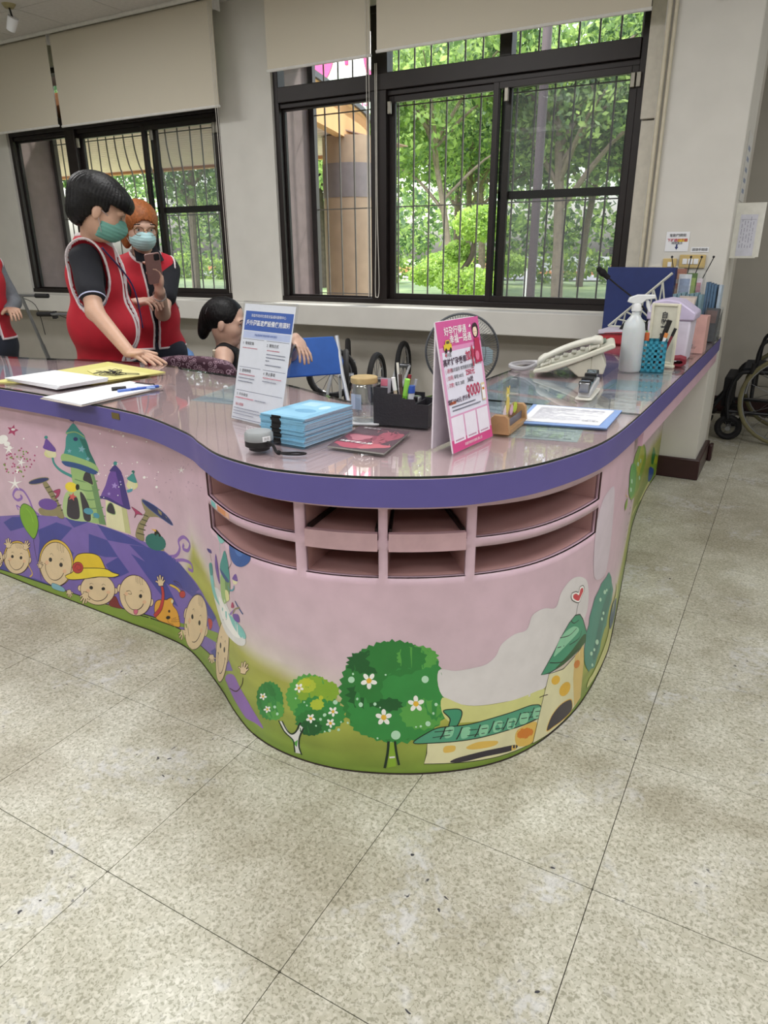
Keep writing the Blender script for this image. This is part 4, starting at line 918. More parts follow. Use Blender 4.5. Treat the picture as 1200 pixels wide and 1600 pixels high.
p tea 1 - 1.2 4482,822,4537,848,4542,790,4491,760
l blu3 1 - 5 4800,826,4826,810,4877,836,4887,861
p cre 1 - 1.2 4880,901,4930,912,4920,883,4878,870
p pur 1 - 1.2 4918,939,4934,917,4928,901,4871,893
l lil 1 - 4 4792,654,4838,692,4866,714
l blu2 1 - 4 4883,772,4919,750,4961,730
l tan 1 - 3 4931,755,4873,721,4835,678
p pur 1 - 1.2 4834,673,4907,705,4917,666,4859,649
p mgn 1 - 1.2 4842,749,4866,731,4820,707
l brn 1 - 1.2 4886,1103,4866,1038,4878,984,4828,932
l aqu 1 - 1.2 4768,1112,4733,1032,4729,971
l aqu 1 - 1 4823,1098,4800,1039
p bl4 1 - 1.2 4881,1113,4967,1137,5037,1134,5069,1103,5057,1052,4996,1005,4922,990,4876,1021
e bl5 1 - 1.2 4974,1087,5011,1104,4985,1056
p aqu 1 - 1.2 4703,1096,4824,1102,4790,1063,4736,1046
p tg2 0 - 1.2 5220,327,5226,311,5212,293,5214,275,5201,260,5198,239,5183,230,5177,206,5161,201,5150,184,5135,185,5121,164,5108,172,5092,158,5082,167,5063,155,5058,173,5038,166,5044,193,5028,194,5029,213,5019,223,5034,248,5024,261,5038,282,5037,301,5053,319,5059,339,5077,352,5085,374,5102,381,5114,399,5128,401,5143,417,5154,410,5169,419,5176,407,5193,417,5196,399,5209,400,5208,379,5223,378,5219,357,5226,346
p tg1 0 - 1.2 5170,330,5178,317,5166,299,5163,281,5149,268,5145,246,5129,241,5118,221,5103,221,5088,203,5077,212,5061,202,5053,214,5037,210,5038,230,5020,230,5032,256,5020,265,5033,287,5031,304,5045,322,5052,341,5068,353,5078,373,5093,378,5106,397,5119,391,5134,404,5142,393,5155,395,5160,382,5171,378,5169,360,5181,352
p tg3 0 - 1.2 5222,270,5226,259,5215,245,5214,230,5198,221,5191,205,5177,198,5164,184,5150,186,5135,176,5127,185,5109,177,5108,191,5092,190,5098,207,5089,215,5100,231,5095,244,5113,258,5117,274,5135,282,5145,297,5160,299,5174,313,5185,308,5199,313,5204,302,5219,305,5217,289,5229,286
p tg2 0 - 1.2 5176,293,5177,276,5163,259,5154,239,5136,228,5118,213,5102,216,5080,205,5075,221,5061,226,5066,246,5064,262,5080,281,5091,301,5110,313,5128,330,5143,325,5163,333,5167,317,5180,311
e wht 1 - 1.2 5098,302,5110,306,5096,295
e wht 1 - 1.2 5082,284,5083,275,5074,279
e wht 1 - 1.2 5064,283,5052,273,5061,287
e wht 1 - 1.2 5069,301,5061,305,5076,309
e wht 1 - 1.2 5091,313,5097,324,5097,313
e gol 1 - 1.2 5081,297,5091,301,5080,289
e wht 1 - 1.2 5121,229,5131,228,5117,222
e wht 1 - 1.2 5102,214,5098,203,5094,211
e wht 1 - 1.2 5089,220,5076,213,5089,226
e wht 1 - 1.2 5101,240,5097,246,5108,245
e wht 1 - 1.2 5120,245,5130,255,5125,242
e gol 1 - 1.2 5107,230,5116,234,5106,222
p tg3 0 - 1.2 5499,426,5509,411,5494,395,5502,377,5484,365,5486,345,5469,335,5463,317,5445,313,5438,291,5419,292,5407,274,5390,275,5375,261,5360,267,5342,253,5329,262,5312,258,5302,270,5281,264,5281,286,5263,286,5264,306,5248,310,5254,330,5241,340,5248,359,5239,373,5255,393,5254,410,5273,425,5269,446,5290,458,5294,478,5315,484,5324,505,5343,507,5355,526,5373,520,5388,538,5402,526,5418,538,5430,528,5446,532,5455,520,5470,518,5475,504,5490,500,5491,483,5504,474,5498,455,5508,443
p tg4 0 - 1.2 5496,458,5508,445,5492,432,5495,416,5481,405,5478,388,5459,383,5452,365,5434,365,5421,348,5406,354,5389,340,5378,353,5359,343,5352,357,5331,351,5330,368,5313,371,5320,390,5305,397,5317,415,5305,426,5323,442,5319,458,5335,470,5338,488,5359,493,5367,511,5384,514,5398,526,5413,522,5429,534,5440,523,5458,533,5465,519,5482,521,5483,504,5501,501,5492,482,5507,474
p tg5 0 - 1.2 5419,475,5421,464,5410,453,5406,441,5392,434,5381,423,5367,421,5351,415,5341,420,5326,419,5322,429,5313,436,5317,448,5312,458,5324,470,5330,483,5345,490,5356,503,5371,502,5385,509,5394,501,5409,503,5411,492,5422,487
p tg2 0 - 1.2 5560,336,5572,323,5556,308,5560,291,5542,280,5538,263,5516,257,5511,238,5490,234,5478,215,5457,216,5440,200,5422,204,5400,190,5386,200,5364,193,5352,203,5331,201,5327,216,5302,214,5308,235,5292,241,5298,259,5281,268,5299,288,5292,302,5313,319,5310,337,5334,350,5338,369,5363,376,5373,396,5396,396,5411,415,5430,413,5449,424,5464,415,5485,427,5497,416,5519,422,5522,403,5544,404,5541,385,5560,380,5556,363,5572,353
p tg1 0 - 1.2 5495,280,5503,270,5491,257,5495,244,5478,234,5473,220,5453,216,5446,201,5428,198,5415,183,5398,185,5381,175,5369,182,5348,172,5342,184,5322,179,5318,191,5302,193,5305,208,5287,211,5302,228,5290,237,5307,252,5303,265,5322,277,5327,292,5347,299,5355,316,5375,317,5388,330,5405,329,5421,339,5434,333,5453,341,5460,330,5479,333,5477,316,5493,314,5491,301,5504,294
p tg0 0 - 1.2 5438,233,5444,222,5430,210,5427,197,5410,190,5401,174,5383,174,5368,164,5354,168,5336,162,5329,171,5312,172,5319,188,5308,196,5319,210,5316,222,5333,234,5341,248,5359,253,5372,266,5388,264,5405,273,5415,265,5432,266,5431,252,5447,248
p tg4 0 - 1.2 5536,465,5541,450,5528,439,5527,422,5512,417,5503,402,5489,405,5475,397,5466,409,5450,406,5448,422,5438,431,5443,447,5438,462,5452,474,5455,490,5470,495,5478,513,5492,507,5506,517,5515,506,5528,503,5530,489,5540,480
p tg5 0 - 1.2 5455,373,5460,363,5448,355,5444,343,5432,339,5420,331,5410,334,5395,330,5394,342,5381,344,5388,356,5382,366,5394,375,5399,387,5412,390,5423,401,5434,396,5447,399,5451,389,5461,385
p yel3 0 - 1.2 5391,484,5393,476,5383,469,5377,458,5366,458,5356,454,5349,459,5341,463,5344,472,5342,481,5351,488,5358,498,5368,499,5379,503,5384,496,5394,494
p yel3 0 - 1.2 5456,413,5455,405,5449,401,5443,395,5438,398,5432,400,5433,408,5433,415,5439,420,5445,425,5450,422,5456,420
e wht 1 - 1.2 5341,436,5351,436,5339,428
e wht 1 - 1.2 5325,420,5325,408,5318,417
e wht 1 - 1.2 5309,426,5298,418,5307,432
e wht 1 - 1.2 5315,446,5309,453,5322,453
e wht 1 - 1.2 5335,453,5342,464,5341,450
e gol 1 - 1.2 5325,436,5334,439,5325,427
e wht 1 - 1.2 5398,275,5409,274,5396,267
e wht 1 - 1.2 5383,258,5383,246,5376,255
e wht 1 - 1.2 5368,264,5357,257,5365,271
e wht 1 - 1.2 5374,285,5367,292,5379,292
e wht 1 - 1.2 5392,292,5399,303,5398,289
e gol 1 - 1.2 5383,275,5392,277,5383,266
e wht 1 - 1.2 5520,341,5530,339,5518,333
e wht 1 - 1.2 5505,325,5505,313,5498,323
e wht 1 - 1.2 5489,333,5479,327,5487,340
e wht 1 - 1.2 5495,355,5488,363,5501,361
e wht 1 - 1.2 5514,359,5520,371,5520,356
e gol 1 - 1.2 5505,343,5513,344,5504,333
e wht 1 - 1.2 5504,271,5513,270,5502,263
e wht 1 - 1.2 5490,255,5490,244,5483,254
e wht 1 - 1.2 5475,263,5465,257,5473,270
e wht 1 - 1.2 5480,283,5474,291,5486,289
e wht 1 - 1.2 5498,288,5504,299,5504,285
e gol 1 - 1.2 5489,272,5497,274,5489,263
e wh3 1 - 1.2 5302,369,5308,371,5302,363
e wh3 1 - 1.2 5351,361,5356,362,5350,355
e wh3 1 - 1.2 5365,346,5370,347,5365,340
e wh3 1 - 1.2 5437,283,5445,285,5437,274
e wh3 1 - 1.2 5460,314,5470,317,5459,303
e wh3 1 - 1.2 5518,399,5530,401,5518,386
e wh3 1 - 1.2 5483,228,5491,229,5483,218
e wh3 1 - 1.2 5530,241,5538,243,5530,232
e wh3 1 - 1.2 5411,238,5416,239,5411,232
e wh3 1 - 1.2 5457,215,5462,216,5457,209
e wh3 1 - 1.2 5544,289,5549,290,5544,283
e wh3 1 - 1.2 5578,289,5584,289,5578,282
e wh3 1 - 1.2 5163,268,5173,272,5163,259
e wh3 1 - 1.2 5178,232,5188,236,5177,222
p wh2 0 - 1.2 5210,201,5255,136,5310,185,5318,216,5339,203,5309,120,5314,38,5278,31,5273,107,5219,145,5190,192
p tg3 0 - 1.2 5251,116,5301,117,5292,72,5272,86
l dgn 1 - 3.2 5184,194,5218,139,5269,109,5276,68,5278,33
l dgn 1 - 3.2 5207,200,5235,155,5263,142,5292,167,5314,215,5324,233
l dgn 1 - 3.4 5340,204,5312,138,5306,77,5320,32
p tg1 0 - 1.2 6039,479,6052,456,6034,439,6046,414,6030,398,6038,372,6013,362,6020,334,5997,326,5997,300,5978,292,5971,269,5948,268,5940,244,5917,246,5907,222,5886,224,5871,207,5849,218,5834,191,5813,210,5795,188,5776,201,5756,192,5739,210,5718,201,5705,224,5681,213,5669,234,5645,229,5638,255,5613,254,5612,283,5589,286,5589,313,5567,321,5570,347,5554,361,5561,387,5542,401,5553,426,5537,443,5553,467,5534,486,5555,508,5542,531,5564,549,5555,574,5575,590,5575,614,5599,624,5599,650,5622,657,5622,686,5647,689,5655,712,5677,713,5687,735,5710,728,5722,752,5742,748,5759,760,5778,750,5795,771,5813,752,5832,765,5847,747,5868,758,5881,737,5903,742,5912,718,5935,720,5943,697,5963,691,5969,668,5993,662,5992,636,6014,625,6011,600,6028,584,6027,562,6045,544,6031,521,6049,500
p tg2 0 - 1.2 6040,392,6055,369,6043,349,6052,323,6028,310,6026,286,6001,277,5998,251,5969,248,5960,223,5930,225,5917,202,5888,207,5870,184,5842,198,5818,179,5794,197,5768,188,5748,205,5718,195,5703,216,5676,218,5667,242,5636,243,5636,271,5605,276,5612,306,5586,317,5597,343,5575,360,5589,385,5574,405,5595,428,5587,451,5616,468,5610,494,5635,508,5639,534,5670,540,5680,563,5705,569,5722,589,5748,589,5768,607,5794,596,5817,610,5840,597,5866,607,5884,586,5912,591,5928,572,5956,570,5966,546,5994,538,5997,513,6023,500,6020,475,6045,458,6040,435,6060,413
p tg0 0 - 1.2 5835,466,5870,446,5826,436,5834,412,5799,408,5792,383,5755,389,5732,370,5703,380,5669,368,5651,386,5614,382,5609,404,5581,412,5596,435,5565,447,5594,467,5575,488,5615,500,5620,521,5657,523,5671,548,5705,537,5734,557,5754,534,5791,545,5798,521,5837,521,5829,497,5866,486
p tg1 0 - 1.2 5873,562,5888,537,5870,518,5875,490,5852,478,5847,451,5823,444,5811,420,5786,423,5767,403,5744,418,5721,400,5703,420,5677,412,5669,442,5643,443,5638,468,5613,477,5621,507,5602,524,5613,550,5600,573,5619,595,5617,621,5643,634,5647,660,5669,669,5682,691,5706,689,5724,708,5746,696,5768,714,5786,694,5811,700,5822,677,5843,669,5848,644,5873,633,5866,605,5888,587
p tg2 0 - 1.2 6021,588,6033,565,6013,551,6018,528,5998,519,5997,494,5977,490,5967,469,5944,475,5928,462,5909,471,5889,461,5873,476,5852,474,5843,498,5821,499,5819,524,5798,532,5803,557,5788,572,5795,593,5787,613,5799,631,5796,654,5818,663,5822,684,5842,689,5851,710,5872,708,5887,720,5906,712,5925,719,5940,705,5961,708,5973,689,5994,684,5999,661,6015,647,6012,625,6028,607
p tg3 0 - 1.2 6001,667,6014,654,5999,646,6003,632,5982,628,5977,614,5952,619,5940,608,5920,614,5902,605,5887,617,5863,610,5858,628,5834,627,5836,642,5811,647,5825,661,5809,671,5825,682,5815,695,5831,703,5833,717,5857,716,5862,733,5885,727,5900,739,5919,730,5940,736,5952,722,5974,722,5980,708,5998,701,5999,689,6016,678
p tg0 0 - 1.2 5754,644,5772,630,5744,621,5751,604,5730,598,5724,581,5698,586,5683,572,5664,584,5642,573,5633,589,5605,582,5603,598,5577,601,5593,620,5576,630,5595,644,5580,659,5609,666,5606,685,5635,682,5645,699,5666,692,5685,708,5700,696,5724,702,5729,685,5755,684,5746,666,5770,659
p tg2 0 - 1.2 5980,309,5988,292,5968,280,5969,263,5945,253,5934,237,5901,234,5882,220,5849,220,5822,207,5790,213,5758,207,5730,214,5698,213,5677,225,5642,226,5635,243,5603,249,5607,267,5584,278,5601,297,5586,312,5612,328,5610,345,5637,358,5646,376,5679,384,5700,397,5733,399,5759,413,5790,408,5822,414,5846,402,5880,404,5901,391,5932,385,5943,368,5969,357,5971,340,5992,325
p tg2 0 - 1.2 5976,484,5985,456,5965,436,5964,406,5940,394,5926,369,5899,369,5877,349,5852,362,5825,358,5806,378,5780,386,5774,415,5750,430,5753,460,5739,484,5754,510,5750,539,5771,559,5781,585,5806,593,5824,616,5851,608,5875,618,5896,602,5923,601,5937,577,5961,563,5966,535,5986,512
p tg3 0 - 1.2 6034,349,6044,329,6029,314,6028,293,6005,288,5993,272,5969,274,5951,260,5929,276,5905,267,5892,287,5864,285,5860,308,5842,320,5843,340,5828,357,5845,374,5836,396,5863,404,5864,427,5890,428,5904,443,5926,440,5948,449,5966,431,5992,435,6000,413,6026,405,6024,383,6047,368
p tg1 0 - 1.2 5947,665,5954,645,5933,630,5935,606,5904,600,5888,582,5857,582,5833,566,5804,577,5772,569,5755,589,5723,590,5715,611,5686,620,5693,643,5670,660,5691,680,5691,700,5719,712,5723,736,5754,741,5774,757,5804,753,5832,767,5856,750,5887,750,5900,730,5932,724,5928,700,5959,685
p tg0 0 - 1.2 5837,412,5850,399,5825,393,5822,378,5798,380,5781,366,5764,380,5740,375,5736,389,5711,393,5724,408,5709,421,5735,428,5739,443,5765,440,5781,454,5799,444,5822,445,5827,432,5846,425
p tg2 0 - 1.2 6053,457,6060,424,6049,404,6052,366,6037,362,6033,328,6019,337,6010,310,5998,327,5986,322,5977,348,5964,354,5960,385,5948,403,5952,437,5941,465,5948,492,5948,523,5957,542,5959,574,5973,573,5979,605,5993,587,6004,608,6014,582,6027,585,6034,556,6046,543,6047,510,6059,487
e wht 1 - 1.2 5700,564,5709,579,5708,557
e wht 1 - 1.2 5708,533,5724,529,5705,521
e wht 1 - 1.2 5686,512,5686,493,5675,511
e wht 1 - 1.2 5663,529,5647,522,5660,541
e wht 1 - 1.2 5672,561,5662,575,5680,569
e gol 1 - 1.2 5686,540,5698,541,5685,525
e wht 1 - 1.2 5932,426,5947,432,5936,414
e wht 1 - 1.2 5924,394,5935,379,5916,386
e wht 1 - 1.2 5896,394,5887,378,5887,401
e wht 1 - 1.2 5886,425,5871,431,5889,437
e wht 1 - 1.2 5908,445,5907,464,5919,445
e gol 1 - 1.2 5909,417,5922,417,5910,402
e wht 1 - 1.2 5755,366,5755,385,5766,366
e wht 1 - 1.2 5778,347,5793,353,5781,334
e wht 1 - 1.2 5769,314,5779,299,5760,306
e wht 1 - 1.2 5741,313,5731,296,5732,320
e wht 1 - 1.2 5732,344,5716,349,5735,357
e gol 1 - 1.2 5755,337,5768,337,5755,321
e wh3 1 - 1.2 5601,538,5617,539,5600,520
e wh3 1 - 1.2 5951,552,5968,551,5951,532
e wh3 1 - 1.2 5644,402,5655,403,5644,388
e wh3 1 - 1.2 5713,411,5721,412,5713,401
e wh3 1 - 1.2 5628,433,5634,433,5627,425
e wh3 1 - 1.2 6006,408,6014,407,6006,398
e wh3 1 - 1.2 5994,358,6000,357,5994,350
e wh3 1 - 1.2 5969,300,5982,299,5970,285
e wh3 1 - 1.2 5813,236,5836,237,5813,209
e wh3 1 - 1.2 5610,571,5615,571,5610,564
e wh3 1 - 1.2 5790,185,5799,186,5790,174
e wh3 1 - 1.2 5724,213,5729,213,5724,207
e wh3 1 - 1.2 5738,393,5742,393,5738,388
e wh3 1 - 1.2 5765,577,5770,577,5765,572
e wh3 1 - 1.2 5911,284,5916,284,5911,279
e wh3 1 - 1.2 5934,287,5940,287,5934,280
p tg4 0 - 1.2 5785,193,5809,194,5814,49,5771,38
l wh2 1 - 6 5782,101,5809,105
l dgn 1 - 7.5 5778,198,5773,129,5758,35
l dgn 1 - 7 5809,200,5816,131,5829,56
p cld 1 - 1.2 6013,595,6096,587,6181,592,6249,602,6297,639,6325,696,6392,732,6467,737,6499,806,6578,817,6672,789,6711,860,6793,900,6896,879,6992,810,7037,679,6995,581,6758,432,6619,333,6368,360,6161,385,6035,455
p gcr 1 - 1.2 6035,444,6161,383,6368,358,6618,339,6642,276,6634,209,6266,275,6067,308
p grn 1 blk 2 6042,367,6079,374,6125,366,6135,333,6111,272,6073,274,6076,319
p cre 0 blk 1.6 5967,188,6168,187,6380,183,6610,163,6593,84,6573,27,6332,36,6174,46,5953,61,5965,125
p och 1 - 1.2 6054,157,6105,156,6103,124,6053,121
p och 1 - 1.2 6165,137,6230,157,6332,136,6317,111,6201,117
e org 1 - 1.2 6510,117,6573,102,6523,79
p och 1 - 1.2 6454,159,6593,150,6575,32,6462,60
e org 1 - 1.2 6510,117,6564,109,6524,84
p blk2 1 - 1.2 6084,60,6132,82,6275,94,6441,74,6448,44,6277,58,6143,51
p och 0 - 1.2 6425,75,6451,71,6453,40,6425,45
p gre2 1 blk 2 5899,191,5964,245,6030,273,6165,272,6318,284,6495,282,6574,264,6618,234,6621,179,6561,172,6380,183,6168,181,5994,185
p gre3 1 - 1.2 6057,265,6097,269,6089,216,6054,211
l blk 1 - 2.4 6056,276,6045,238,6030,205
l blk 1 - 1.6 6002,250,6093,251
l blk 1 - 1.6 5993,217,6079,224
p gre3 1 - 1.2 6139,252,6180,254,6173,201,6137,197
l blk 1 - 2.4 6139,263,6127,225,6112,193
p gre3 1 - 1.2 6234,248,6277,247,6270,194,6232,194
l blk 1 - 2.4 6233,260,6222,222,6206,191
l blk 1 - 1.6 6176,239,6273,230
l blk 1 - 1.6 6167,206,6259,204
p gre3 1 - 1.2 6309,253,6355,249,6347,196,6308,198
l blk 1 - 2.4 6308,264,6296,227,6280,197
p gre3 1 - 1.2 6391,245,6441,237,6433,184,6390,190
l blk 1 - 2.4 6390,257,6377,221,6360,192
l blk 1 - 1.6 6326,245,6436,220
l blk 1 - 1.6 6317,213,6420,196
p gre3 1 - 1.2 6469,248,6526,234,6518,181,6469,192
l blk 1 - 2.4 6468,260,6455,225,6436,197
p gre3 1 - 1.2 6566,240,6632,219,6623,166,6566,184
l blk 1 - 2.4 6564,252,6549,218,6528,192
l blk 1 - 1.6 6484,254,6626,203
l blk 1 - 1.6 6474,223,6605,182
p cre 0 blk 1.6 6666,410,6805,375,6984,408,7033,421,7068,281,7078,47,6865,14,6709,12,6577,22,6597,119,6628,259
p och2 0 - 1.2 6926,400,7035,414,7068,281,7078,47,6988,40,6933,252
e gol 1 - 1.2 6735,340,6770,310,6711,326
e gol 1 - 1.2 6845,230,6897,188,6808,206
e org 1 - 1.2 6965,327,7003,302,6950,309
p blk2 1 gol 2 6691,44,6722,116,6792,147,6875,140,6942,108,6958,32,6863,25,6761,34
p grn 0 blk 2.2 6597,432,6677,513,6751,594,6818,645,6879,665,6933,647,6979,600,7050,497,7079,429,6970,415,6800,407,6665,414
p gre3 1 - 1.2 6751,594,6866,603,6943,546,6820,520,6730,502,6694,506
p dgr 1 - 1.2 7079,429,6970,415,6800,407,6724,418,6853,447,7017,488
l blk 1 - 1.8 6738,591,6832,566,6910,574
l blk 1 - 1.8 6843,504,6953,494,6982,528
l blk 1 - 1.8 6721,540,6787,523
l blk 1 - 1.8 6662,477,6796,426,6968,428
l blk 1 - 1.8 6837,648,6873,620,6928,616
l blk 1 - 1.4 6887,666,6893,704,6904,733
p wht 1 blk 1.6 6905,728,6824,775,6812,813,6852,811,6888,795,6898,819,6936,814,6958,779,6933,755
p hrt 1 - 1.2 6898,741,6840,777,6834,799,6863,796,6896,775,6907,804,6934,801,6944,779,6921,758
l brn 0 - 2 6600,297,6640,291,6671,281
p tq1 0 - 1.2 7411,704,7501,634,7535,587,7629,494,7622,470,7623,422,7565,402,7532,339,7532,296,7478,297,7416,248,7403,182,7355,173,7313,117,7260,143,7214,164,7189,159,7125,222,7095,258,7077,291,7053,377,7061,434,7056,482,7089,516,7083,561,7112,610,7144,660,7207,679,7251,702,7342,698
p tq2 1 - 1.2 7514,568,7547,450,7450,379,7379,272,7307,179,7224,249,7263,356,7331,499
e wh3 1 - 1.2 7355,600,7390,585,7362,583
e wh3 1 - 1.2 7264,592,7290,580,7269,577
e wh3 1 - 1.2 7387,448,7415,435,7393,434
e wh3 1 - 1.2 7304,297,7346,276,7313,275
e wh3 1 - 1.2 7197,276,7225,262,7203,259
e wh3 1 - 1.2 7254,272,7277,260,7258,259
e wh3 1 - 1.2 7404,591,7427,581,7408,580
e wh3 1 - 1.2 7362,422,7389,409,7368,408
e wh3 1 - 1.2 7250,171,7273,158,7255,157
p gcr 1 - 1.2 7690,516,7823,402,7675,323,7640,162,7317,94,7218,97,7216,45,7718,22,7938,120,8014,285
p tq3 1 - 1.2 7959,275,8027,133,7793,153,7684,195,7639,300,7712,373
p cl2 1 - 1.2 7149,1260,7255,1268,7313,1212,7355,990,7347,785,7276,734,7085,811,7031,1099,7080,1224
p tg4 1 - 1.2 9681,940,10565,657,10813,454,10528,356,10153,332,8643,747,7873,1042,7912,1129,8001,1203,8368,1186
p yel3 1 - 1.2 9948,857,10548,593,10350,510,10020,521,8979,895,9253,930
p tg3 1 - 1.2 7819,1242,8777,938,9273,639,8471,820,7910,1041
e wh3 1 - 1.2 8100,1051,8233,1011,8151,1020
e wh3 1 - 1.2 10291,425,10391,396,10334,390
e wh3 1 - 1.2 10120,638,10243,605,10175,602
e wh3 1 - 1.2 9292,835,9683,727,9426,779
e wh3 1 - 1.2 8139,981,8279,937,8193,948
l pur 1 - 3 10721,782,10625,736,10438,738
l blu3 1 - 3 10493,783,10467,715
l och 1 - 2 7706,1115,7679,1092,7848,1025
p tg4 1 - 1.2 7813,1028,7847,972,7730,978,7704,1030
l dgn 1 - 2.4 8655,740,8465,783
l dgn 1 - 2.4 8587,711,8404,753
l dgn 1 - 2.4 8537,689,8360,730
l dgn 1 - 2.4 8442,645,8275,685
l dgn 1 - 2.4 8381,616,8222,655
l dgn 1 - 2.4 8308,579,8160,617
p gcr 1 - 1.2 10274,104,11030,61,11502,78,11876,77,11882,-7,11255,-46,9730,250
p tg4 1 - 1.2 11716,299,11920,168,11876,77,11738,-29,11389,80,11380,267
p bl4 1 - 1.2 11315,246,11679,129,11637,40,11370,76
p yel3 1 - 1.2 11586,331,11860,203,11822,152,11591,252
p tg1 1 - 1.2 11446,442,11651,315,11560,220,11385,305
l dgn 1 - 2 11666,526,11639,505
l dgn 1 - 2 11641,474,11614,453
l dgn 1 - 2 11616,421,11588,401
l dgn 1 - 2 11590,369,11562,349"""
def build_mural():
    bmx=bmesh.new(); cl=bmx.loops.layers.float_color.new('Col'); boxes=[]
    def layer(pts):
        x0,y0=pts.min(0); x1,y1=pts.max(0); l=0
        for b_ in boxes:
            if b_[0]<x1 and b_[2]>x0 and b_[1]<y1 and b_[3]>y0 and b_[4]>=l: l=b_[4]+1
        boxes.append((x0,y0,x1,y1,l)); return l
    def inhole(s,z): return any(a<s<c for a,c in OP) and any(a<z<c for a,c in ZR)
    def emit(pts,faces,lay,colf):
        off=.0002+lay*.00003
        t=bmesh.new(); vs=[t.verts.new((p[0],p[1],0)) for p in pts]
        for f in faces:
            try: t.faces.new([vs[i] for i in f])
            except Exception: pass
        if not t.faces: t.free(); return
        x0,x1=pts[:,0].min(),pts[:,0].max(); cuts=list(np.arange(math.ceil(x0/.025)*.025,x1,.025))
        if x1>2.28 and x0<3.53 and pts[:,1].max()>.535: cuts+= [s for o in OP for s in o if x0<s<x1]
        for s in cuts: bmesh.ops.bisect_plane(t,geom=t.verts[:]+t.edges[:]+t.faces[:],dist=1e-7,plane_co=(s,0,0),plane_no=(1,0,0))
        if x1>2.28 and x0<3.53 and pts[:,1].max()>.535:
            for r in ZR:
                for z in r: bmesh.ops.bisect_plane(t,geom=t.verts[:]+t.edges[:]+t.faces[:],dist=1e-7,plane_co=(0,z,0),plane_no=(0,1,0))
        bmesh.ops.bisect_plane(t,geom=t.verts[:]+t.edges[:]+t.faces[:],dist=1e-7,plane_co=(0,BT-.001,0),plane_no=(0,1,0),clear_outer=True)
        bmesh.ops.bisect_plane(t,geom=t.verts[:]+t.edges[:]+t.faces[:],dist=1e-7,plane_co=(0,.003,0),plane_no=(0,-1,0),clear_outer=True)
        bmesh.ops.triangulate(t,faces=t.faces[:])
        mp={}
        for f in t.faces:
            c=f.calc_center_median()
            if inhole(c.x,c.y) or c.x>PS[-1]-.001: continue
            vv=[]
            for v in f.verts:
                if v.index not in mp or True:
                    key=(round(v.co.x,6),round(v.co.y,6))
                    if key not in mp: mp[key]=bmx.verts.new(pp(v.co.x,v.co.y,off))
                    vv.append(mp[key])
            if len(set(vv))<3: continue
            if f.normal.z<0: vv=vv[::-1]
            try: F=bmx.faces.new(vv)
            except Exception: continue
            for l in F.loops: l[cl]=(*colf,1)
        t.free()
    def fill(pts,col):
        emit(pts,[tuple(range(len(pts)))],layer(pts),np.array(lin(PAL[col])))
    def stroke(pts,col,w,closed=False):
        n=len(pts); d=np.gradient(pts,axis=0) if not closed else (np.roll(pts,-1,0)-np.roll(pts,1,0))
        L=np.linalg.norm(d,axis=1); L[L<1e-9]=1; nn=np.c_[-d[:,1],d[:,0]]/L[:,None]*w/2
        a=pts+nn; c=pts-nn; P=np.vstack([a,c]); F=[(i,(i+1)%n,n+(i+1)%n,n+i) for i in range(n if closed else n-1)]
        emit(P,F,layer(P),np.array(lin(PAL[col])))
    for ln in MURAL.strip().split('\n'):
        k,col,sm,ol,w,dat=ln.split(' '); P=np.array([float(x)/2000 for x in dat.split(',')]).reshape(-1,2); w=float(w)*(.00085 if float(w)>4.5 else .00135); sm=int(sm)
        if k=='p':
            Q=crv(P,5,True) if sm else P
            fill(Q,col)
            if ol!='-': stroke(Q,ol,w,True)
        elif k=='l': stroke(crv(P,5) if (sm and len(P)>2) else P,col,w)
        else:
            c,a,b_=P; u,v=a-c,b_-c; N=16 if np.linalg.norm(u)>.006 else 8
            Q=np.array([c+u*math.cos(t)+v*math.sin(t) for t in [2*math.pi*i/N for i in range(N)]])
            ar=u[0]*v[1]-u[1]*v[0]
            fill(Q if ar>0 else Q[::-1],col)
            if ol!='-': stroke(Q,ol,w,True)
    me=bpy.data.meshes.new('mural_print'); bmx.to_mesh(me); bmx.free(); me.materials.append(MUR); me.polygons.foreach_set('use_smooth',[True]*len(me.polygons))
    o=bpy.data.objects.new('mural_print',me); COLL.objects.link(o); o.parent=PAN; o['label']='cartoon mural of children, castle, trees and cottage'
build_mural()
# kick strip at the foot
strip('foot_edge',0,float(PS[-1]),0,.0035,-.002,.004,[DARKL],ctr,.03)
# apron under the right arm
v=[];f=[]; idx=[i for i in range(n) if TC[i,1]>2.15 and TC[i,0]>-.6]
for i in idx:
    for (o_,z) in ((-.008,.668),(-.008,BT+.001),(-.022,BT+.001),(-.022,.668)): v.append((TC[i,0]+TN[i,0]*o_,TC[i,1]+TN[i,1]*o_,z))
for i in range(len(idx)-1):
    for k in range(4): a=i*4+k; c=i*4+(k+1)%4; f.append((a,a+4,c+4,c))
f+=[(0,1,2,3),tuple((len(idx)-1)*4+q for q in (3,2,1,0))]
B().add(v,f).obj('apron',[mat('pink_apron','#ccaabb',.36,0,.05,7)],ctr)
# deck under right arm and inner support panels
for q in ((-.87,-.53,2.9,2.92),(-2.6,-2.58,1.5,1.95),(-1.5,-1.48,1.45,1.9)): B().box(*q,0,.745).obj('support_panel',[PINKIN],ctr)
# small brass label on the violet edge
i=int(np.argmin(np.abs(TC[:,0]+1.69)+(TC[:,1]>1.6)*9)); a=math.atan2(TN[i,1],TN[i,0])
tg=B(); tg.at(TC[i,0]+TN[i,0]*.0008,TC[i,1]+TN[i,1]*.0008,.770,a).box(-.001,.001,-.019,.019,-.009,.009); tg.obj('label_tag',[mat('brass_tag','#7a6a3c',.35,.5)],ctr)['label']='small worn brass label tag'

